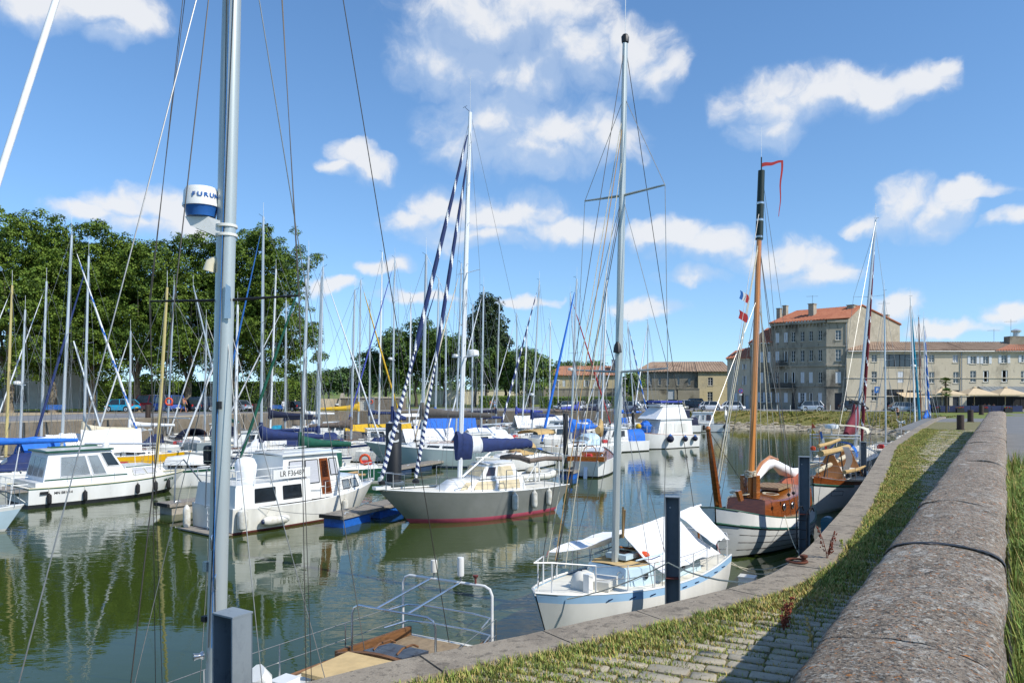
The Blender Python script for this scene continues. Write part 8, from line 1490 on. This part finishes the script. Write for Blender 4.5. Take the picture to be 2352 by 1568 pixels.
# ================================================================ PEOPLE
def person(lab, pos, rz, J, clothes, H=1.75, hairm='hair'):
    """one continuous skin-grown body; J moves joints; clothes are children grown over parts of the same skeleton"""
    o = thing('person', lab, 'person', pos, rz); k = H/1.75
    P_ = dict(pel=(0,0,.95), wai=(0,0,1.1), che=(0,0,1.32), nec=(0,0,1.48), hea=(0,.02,1.60), top=(0,.01,1.71), shL=(-.19,0,1.42), elL=(-.25,0,1.15), wrL=(-.27,.06,.90), haL=(-.27,.08,.80), shR=(.19,0,1.42), elR=(.25,0,1.15), wrR=(.27,.06,.90), haR=(.27,.08,.80), hiL=(-.1,0,.92), knL=(-.11,.02,.5), anL=(-.11,-.02,.08), toL=(-.12,.15,.04), hiR=(.1,0,.92), knR=(.11,.02,.5), anR=(.11,-.02,.08), toR=(.12,.15,.04))
    P_.update(J); RAD = dict(pel=.145, wai=.125, che=.15, nec=.06, hea=.095, top=.07, shL=.07, elL=.045, wrL=.033, haL=.04, shR=.07, elR=.045, wrR=.033, haR=.04, hiL=.1, knL=.06, anL=.042, toL=.035, hiR=.1, knR=.06, anR=.042, toR=.035)
    E = [('pel','wai'),('wai','che'),('che','nec'),('nec','hea'),('hea','top'),('che','shL'),('shL','elL'),('elL','wrL'),('wrL','haL'),('che','shR'),('shR','elR'),('elR','wrR'),('wrR','haR'),('pel','hiL'),('hiL','knL'),('knL','anL'),('anL','toL'),('pel','hiR'),('hiR','knR'),('knR','anR'),('anR','toR')]
    def grow(nm, names, grow_, mtl, par):
        nm_ = [n_ for n_ in P_ if n_ in names]; me = bpy.data.meshes.new(nm); me.from_pydata([V(P_[n_])*k for n_ in nm_], [(nm_.index(a), nm_.index(b)) for a, b in E if a in names and b in names], []); ob = bpy.data.objects.new(nm, me); COL.objects.link(ob); ob.modifiers.new('s', 'SKIN'); 
        for i, n_ in enumerate(nm_): me.skin_vertices[0].data[i].radius = (RAD[n_]*k*grow_,)*2
        me.skin_vertices[0].data[0].use_root = True; sb = ob.modifiers.new('u', 'SUBSURF'); sb.levels = 2; sb.render_levels = 2
        dg_ = bpy.context.evaluated_depsgraph_get(); m2 = bpy.data.meshes.new_from_object(ob.evaluated_get(dg_)); bpy.data.objects.remove(ob); m2.name = nm; m2.materials.clear(); m2.materials.append(G(mtl)); m2.polygons.foreach_set('use_smooth', [True]*len(m2.polygons)); q = bpy.data.objects.new(nm, m2); COL.objects.link(q); q.parent = par; return q
    bd = grow('body', set(P_), 1., 'skin', o)
    hd_ = V(P_['hea'])*k; tp = V(P_['top'])*k; MB().ball((hd_*.45 + tp*.55) + V((0,-.015,.01)), .105*k, 12, 8, (1,1.08,1)).build('hair', hairm, o)
    f = hd_ + V((0,.1*k,0)); MB().ball(f + V((0,.012,.0)), .018*k, 6, 5).build('nose', 'skin', o)
    for sg in (-1,1): MB().ball(f + V((sg*.035,-.008,.03)), .011*k, 6, 5).build('eye', 'black', o); MB().ball(hd_ + V((sg*.098*k,0,0)), .025*k, 6, 5, (.5,1,1.3)).build('ear', 'skin', o)
    MB().box(f + V((0,-.004,-.05)), (.045,.012,.01)).build('mouth', 'antifoul_red', o, 0)
    for nm, names, gr_, mtl in clothes: grow(nm, set(names), gr_, mtl, o)
    return o
SH = ['pel','hiL','knL','hiR','knR']; TR = SH + ['anL','anR']; TS = ['wai','che','shL','shR','elL','elR']; TO = ['pel','wai','che','shL','shR']
mat('c_olive', '#4c4b3a', .85, var=.15, scale=12); mat('c_white', '#d5d6d6', .8, var=.05, scale=12); mat('c_orange', '#b0663f', .8, var=.1, scale=12); mat('c_ltblue', '#86a8c8', .8, var=.1, scale=12); mat('c_dark', '#23252b', .85, var=.15, scale=12); mat('c_pink', '#b97c78', .8, var=.1, scale=12)
def pp(u, D, z): return ((u-CU)/FU*D, D, z)
person('bare-backed man in olive shorts walking beside the blue van', pp(421, 88, -.44), -2.0, dict(wai=(0,.04,1.08), che=(0,.14,1.28), nec=(0,.2,1.42), hea=(0,.25,1.53), top=(0,.27,1.64), shL=(-.19,.13,1.38), shR=(.19,.13,1.38), elR=(.3,.22,1.5), wrR=(.14,.3,1.62), haR=(.1,.3,1.66), elL=(-.26,.2,1.12), wrL=(-.24,.32,.98), haL=(-.24,.36,.9), knL=(-.11,.22,.52), anL=(-.11,.3,.1), toL=(-.12,.46,.06), knR=(.11,-.1,.5), anR=(.11,-.34,.12), toR=(.12,-.22,.05)), [('shorts', SH, 1.18, 'c_olive')], 1.8)
person('woman in a long white tunic and trousers walking on the left quay', pp(652, 104, -.87), -2.6, dict(knL=(-.11,.12,.5), anL=(-.11,.2,.09), toL=(-.12,.35,.05), anR=(.11,-.2,.1), toR=(.12,-.06,.05), elR=(.28,.05,1.15), wrR=(.3,.14,.93)), [('trousers', TR, 1.22, 'c_white'), ('tunic', ['hiL','hiR'] + TO + ['elL','elR','wrL','wrR'], 1.35, 'c_white')], 1.72)
person('man in cap and pale shirt standing by a bicycle near the steps', pp(678, 110, -1.0), -1.6, dict(elR=(.26,.16,1.2), wrR=(.22,.38,1.05), haR=(.2,.46,1.02)), [('trousers', TR, 1.18, 'c_dark'), ('shirt', TS, 1.2, 'c_white')], 1.72, 'beige_cloth')
person('person in orange top walking on the far quay', pp(1128, 127, z2+.02), .4, dict(knL=(-.11,.15,.5), anL=(-.11,.22,.08), toL=(-.12,.37,.05)), [('trousers', TR, 1.18, 'c_dark'), ('top', TS, 1.2, 'c_orange')], 1.7); person('person in light blue shirt beside the one in orange', pp(1137, 127.6, z2+.02), .2, {}, [('shorts', SH, 1.2, 'c_ltblue'), ('shirt', TS, 1.22, 'c_ltblue')], 1.75, 'rope')
person('woman in pale dress on the lawn path beyond the far quay', pp(910, 140, z2+.02), 1.2, {}, [('dress', ['pel','hiL','hiR','knL','knR','wai','che'], 1.35, 'c_white')], 1.68); person('dark dressed walker next to the woman in the pale dress', pp(915, 140.6, z2+.02), 1.2, {}, [('trousers', TR, 1.18, 'c_dark'), ('top', TS, 1.22, 'c_dark')], 1.75)
person('bather in dark trunks standing at the foot of the bank', pp(2062, 106, -1.95), 1.9, dict(elL=(-.24,.18,1.2), wrL=(-.2,.36,1.12), haL=(-.2,.44,1.1), wai=(0,.03,1.1), che=(0,.08,1.31), hea=(0,.14,1.58), top=(0,.14,1.69), nec=(0,.1,1.47)), [('trunks', SH, 1.15, 'c_dark')], 1.75)
person('swimmer with only head and shoulders above the water', pp(1877, 91, WZ - 1.42), 2.6, {}, [('swimsuit', ['pel','wai'], 1.1, 'c_dark')], 1.7)
for k, (u, m_) in enumerate(((2262, 'c_pink'), (2272, 'c_white'), (2283, 'c_pink'), (2236, 'c_dark'))):
    SIT = dict(pel=(0,0,.52), wai=(0,0,.68), che=(0,.02,.92), nec=(0,.02,1.08), hea=(0,.04,1.2), top=(0,.03,1.31), shL=(-.19,.02,1.02), shR=(.19,.02,1.02), elL=(-.25,.1,.78), elR=(.25,.1,.78), wrL=(-.2,.32,.78), wrR=(.2,.32,.78), haL=(-.18,.4,.78), haR=(.18,.4,.78), hiL=(-.1,.05,.5), hiR=(.1,.05,.5), knL=(-.12,.45,.5), knR=(.12,.45,.5), anL=(-.12,.45,.1), anR=(.12,.45,.1), toL=(-.12,.6,.05), toR=(.12,.6,.05))
    ps = pp(u, 118, z2 + .03); person(('cafe guest in pink seated left of the pale shirted one', 'cafe guest in a pale shirt seated between two in pink', 'cafe guest in pink seated right of the pale shirted one', 'dark dressed cafe guest seated under the middle parasol')[k], ps, .2*k, SIT, [('trousers', TR, 1.18, 'c_dark'), ('shirt', TS, 1.22, m_)], 1.75)
    o = thing('cafe_chair', ('cafe chair under the left guest in pink', 'cafe chair under the guest in the pale shirt', 'cafe chair under the right guest in pink', 'cafe chair under the dark dressed guest')[k], 'chair', ps, .2*k, 'cafe chairs'); MB().box((0,.05,.37), (.44,.46,.05)).build('seat', 'iron', o, 0); MB().box((0,-.2,.68), (.44,.04,.42)).build('backrest', 'iron', o, 0)
    for x in (-.2,.2):
        for y in (-.18,.24): MB().tube([(x,y,0),(x,y,.36)], .016, 5).build('leg', 'iron', o)
o = thing('bicycle', 'bicycle with a front basket held by the man near the steps', 'bicycle', pp(686, 109.4, -.98), 2.2)
for x in (-.55,.55): w_ = MB().tube([V((x + .34*math.cos(k*.4488), 0, .34 + .34*math.sin(k*.4488))) for k in range(15)], .02, 5).build('wheel', 'rubber', o)
MB().tube([(-.55,0,.34),(-.1,0,.3),(.4,0,.82),(-.2,0,.84),(-.55,0,.34)], .02, 5).build('frame', 'alu', o); MB().tube([(.55,0,.34),(.4,0,.85),(.38,0,1.0)], .02, 5).build('fork', 'alu', o); MB().tube([(.3,-.28,1.02),(.4,0,1.0),(.3,.28,1.02)], .016, 5).build('handlebar', 'steel', o); MB().box((-.22,0,.9), (.26,.14,.07)).build('saddle', 'black', o, 0); MB().box((.6,0,.9), (.26,.3,.22)).build('basket', 'gel', o, 0)
# ================================================================ MOORING LINES AND SMALL CRAFT
line('mooring_line', 'white mooring line from the pale blue yacht bow to the quay', [BW.wor((3.3,.5,1.15)), (3.2,15.6,WZ+2.2), (3.3,10.2,-.3)], .014, 'rope', .1); line('mooring_line', 'mooring line from the stern of the pale blue yacht to the pontoon', [BW.wor((-3.7,.7,1.05)), (7.4,21.4,WZ+.6)], .014, 'rope', .25); line('mooring_line', 'second slack mooring line between the pale blue yacht and the pontoon', [BW.wor((-3.7,.3,1.05)), (8.2,22.6,WZ+.6)], .014, 'rope', .35); line('mooring_line', 'mooring line from the barge yacht down to the pontoon', [TJ.wor((1.5,1.5,1.3)), (9.1,24.2,WZ+.55)], .014, 'rope', .15); line('mooring_line', 'doubled mooring line from the planked yacht bow to the pontoon', [WY.wor((5.1,.3,1.7)), (16.3,33.6,WZ+1.8)], .016, 'rope', .12); line('mooring_line', 'pale mooring line from the grey yacht bow to the blue float pontoon', [GY.wor((4.5,-.2,1.3)), (-7.1,32.3,WZ+.55)], .016, 'rope', .05); line('mooring_line', 'mooring line from the steel motor boat side to the blue float pontoon', [DB.wor((-3.2,-1.6,1.0)), (-7.3,31.9,WZ+.55)], .012, 'wire', .12)
o = thing('inflatable_tender', 'grey inflatable tender with a cover lying behind the grey yacht', 'dinghy', pp(1218, 48, WZ), .5); MB().tube([(-1.4,.65,.28),(.9,.65,.3),(1.5,.35,.38),(1.65,0,.4),(1.5,-.35,.38),(.9,-.65,.3),(-1.4,-.65,.28)], .23, 10).build('tube', 'gel_old', o); MB().slab([(-1.3,-.55,.1),(1.3,-.3,.1),(1.3,.3,.1),(-1.3,.55,.1)], (0,0,.1)).build('floor', 'grey_cloth', o, 0); MB().box((-1.25,0,.42), (.06,1.0,.4)).build('transom', 'planks', o, 0); MB().ball((.2,0,.6), .45, 10, 6, (1.2,1,.6)).build('cover', 'beige_cloth', o)
o = thing('upturned_dinghy', 'white dinghy lying upturned on the green striped sailboat', 'dinghy', pp(440, 45.4, WZ + 1.28), .1); MB().rings([[V((x, w*math.cos(a), h*math.sin(a))) for a in [k*.3927 for k in range(9)]] for x, w, h in ((-1.4,.5,.4),(-.9,.68,.52),(0,.72,.56),(.9,.55,.48),(1.5,.08,.3))]).build('hull', 'gel', o, 50); MB().tube([(-1.4,0,.42),(0,0,.58),(1.5,0,.32)], .025, 5).build('keel_strip', 'gel_old', o)
for k, (u, D, lab, m_) in enumerate(((838, 44.8, 'orange lifebuoy on the stern rail of the green hulled sailboat', 'orange'), (1189, 52.5, 'orange horseshoe lifebuoy on the tan canvas sailboat', 'orange'), (388, 63, 'orange lifebuoy hanging on a mast by the blue van', 'orange'))):
    q = at(u, (1055, 1018, 922)[k], D); o = tag(MB().tube([V((.28*math.cos(a*.5236), 0, .28*math.sin(a*.5236))) for a in range(13)], .075, 8, False).build('lifebuoy', m_), lab, 'lifebuoy'); o.location = q
# ================================================================ FILLER CRAFT farther back in the basin
def launch(lab, u, D, L, hd, hm='gel', cm='gel', cover=None, wm='win', boot='boot_black'):
    b = Boat('motor_launch', lab, 'motorboat', u, D, L, hd, 'small motor boats among the yachts'); B = L*.36; b.hull(B, (L*.17, L*.14, L*.13), hm, None, boot, ws=.92, rake=.8, ovh=0, full=.75)
    o, side, front = house(b, 'cabin', -.18*L, .24*L, B*.36, b.zd(0) - .05, b.zd(0) + 1.15, cm, rake=(.1,.7), tum=.12, roof=cm)
    for sg in (1,-1): side(-.12*L, .0, .4, .85, sg, wm); side(.03*L, .12*L, .4, .85, sg, wm)
    front(-B*.28, B*.28, .4, .88, wm); b.rails('white_tube', 5, .55, -.2, .38, True, False, .016)
    if cover: b.hood(-.46*L, -.17*L, B*.36, 1.1, cover, b.zd(-.3*L), name='cockpit_cover')
    MB().lathe([(.02,0),(.16,.05),(.18,.3),(.1,.5),(.02,.52)], (-L/2-.12,0,.5), 8).build('outboard_motor', 'black', b.o)
    return b
launch('small white launch with navy cover behind the blue-grey cruiser', 478, 79, 7, 150, cover='navy'); launch('white launch between the cream stern and the green boom', 585, 64, 7, 200, cover='white_cloth'); launch('white launch moored left of the yellow sail cover', 770, 80, 7.5, 190, cover='navy_dark'); launch('white launch with grey hood right of the navy striped sloop', 868, 70, 6.5, 20, cover='grey_cloth'); launch('white launch with bright blue cover left of pile C', 925, 79, 7, 205, cover='royal'); launch('white launch behind the pale green sloop stern', 1085, 60, 7.5, 215, cover='white_cloth'); launch('white launch near the far hedge with a navy hood', 1265, 72, 7.5, 205, cover='navy'); launch('white launch beside the bright blue furled sail', 1285, 86, 7, 170, cover='white_cloth'); launch('white launch with blue hood behind the classic yacht', 1405, 70, 7, 210, cover='royal'); launch('white launch in the corner by the gangway pontoon', 1545, 101, 7, 190, cover='navy_dark')
gF = gB
for a in (('sailboat with white hood at the head of the basin, left of the steps', 705, 96, 8.5, 200, (700, 703, 640), None, 'white_cloth', ('white_cloth', .5)), ('sailboat with blue hood moored under the white cabinets', 845, 98, 8.5, 190, (848, 850, 690), None, 'navy', ('navy', .6)), ('sailboat with grey hood below the broad green tree', 935, 94, 9, 200, (940, 944, 675), None, 'white_cloth', None), ('sailboat with white tent left of the blue tent boat', 950, 66, 8.5, 205, None, ('white_cloth', -3.6, 1, 1.5), None, None), ('sailboat with navy cover right of the cream furled headsail', 1085, 82, 8.5, 205, (1084, 1086, 700), None, 'navy', ('navy', .6)), ('sailboat with violet cover left of the far long hedge', 1190, 102, 9, 195, (1186, 1187, 720), None, 'pale_blue', ('violet', .7)), ('sailboat with brown cover in the far row under the hedge', 1270, 103, 9, 190, (1262, 1264, 735), None, 'brown_cloth', ('brown_cloth', .6)), ('sailboat with royal blue cover in the far row', 1410, 101, 9, 190, (1413, 1416, 725), None, 'royal', ('royal', .6)), ('sailboat with white cover moored nearest the car park wall', 1430, 106, 8.5, 195, (1428, 1429, 760), None, 'white_cloth', None), ('sailboat with blue-white hood left of the red hull', 838, 61, 8.5, 185, None, None, 'navy', None), ('white sailboat with teal hood behind the green hulled one', 610, 80, 9, 190, (655, 657, 690), None, 'turq', ('navy_dark', .6)), ('white sailboat with pale hood behind the steel motor boat bow', 560, 58, 9, 200, (540, 546, 700), None, 'white_cloth', None), ('white sailboat tucked between the tan masted one and the quay', 330, 66, 8, 190, (298, 300, 760), None, 'navy', ('white_cloth', .5)), ('sailboat with green hood near the left quay wall', 480, 70.5, 8.5, 170, (470, 474, 735), None, 'green_cloth', None)):
    lab, u, D, L, hd, mst, tent, hood, boom = a
    yacht(lab, u, D, L, hd, mast=mst, tent=tent, hood=hood, boom=(1.4, 3.6, boom[0], boom[1]) if boom else None, mm=random.choice(('alu','mast_white','mast_white')), furl=(.07, ('mast_white','mast_white'), 3, 0) if (mst and u % 2 == 0) else None)
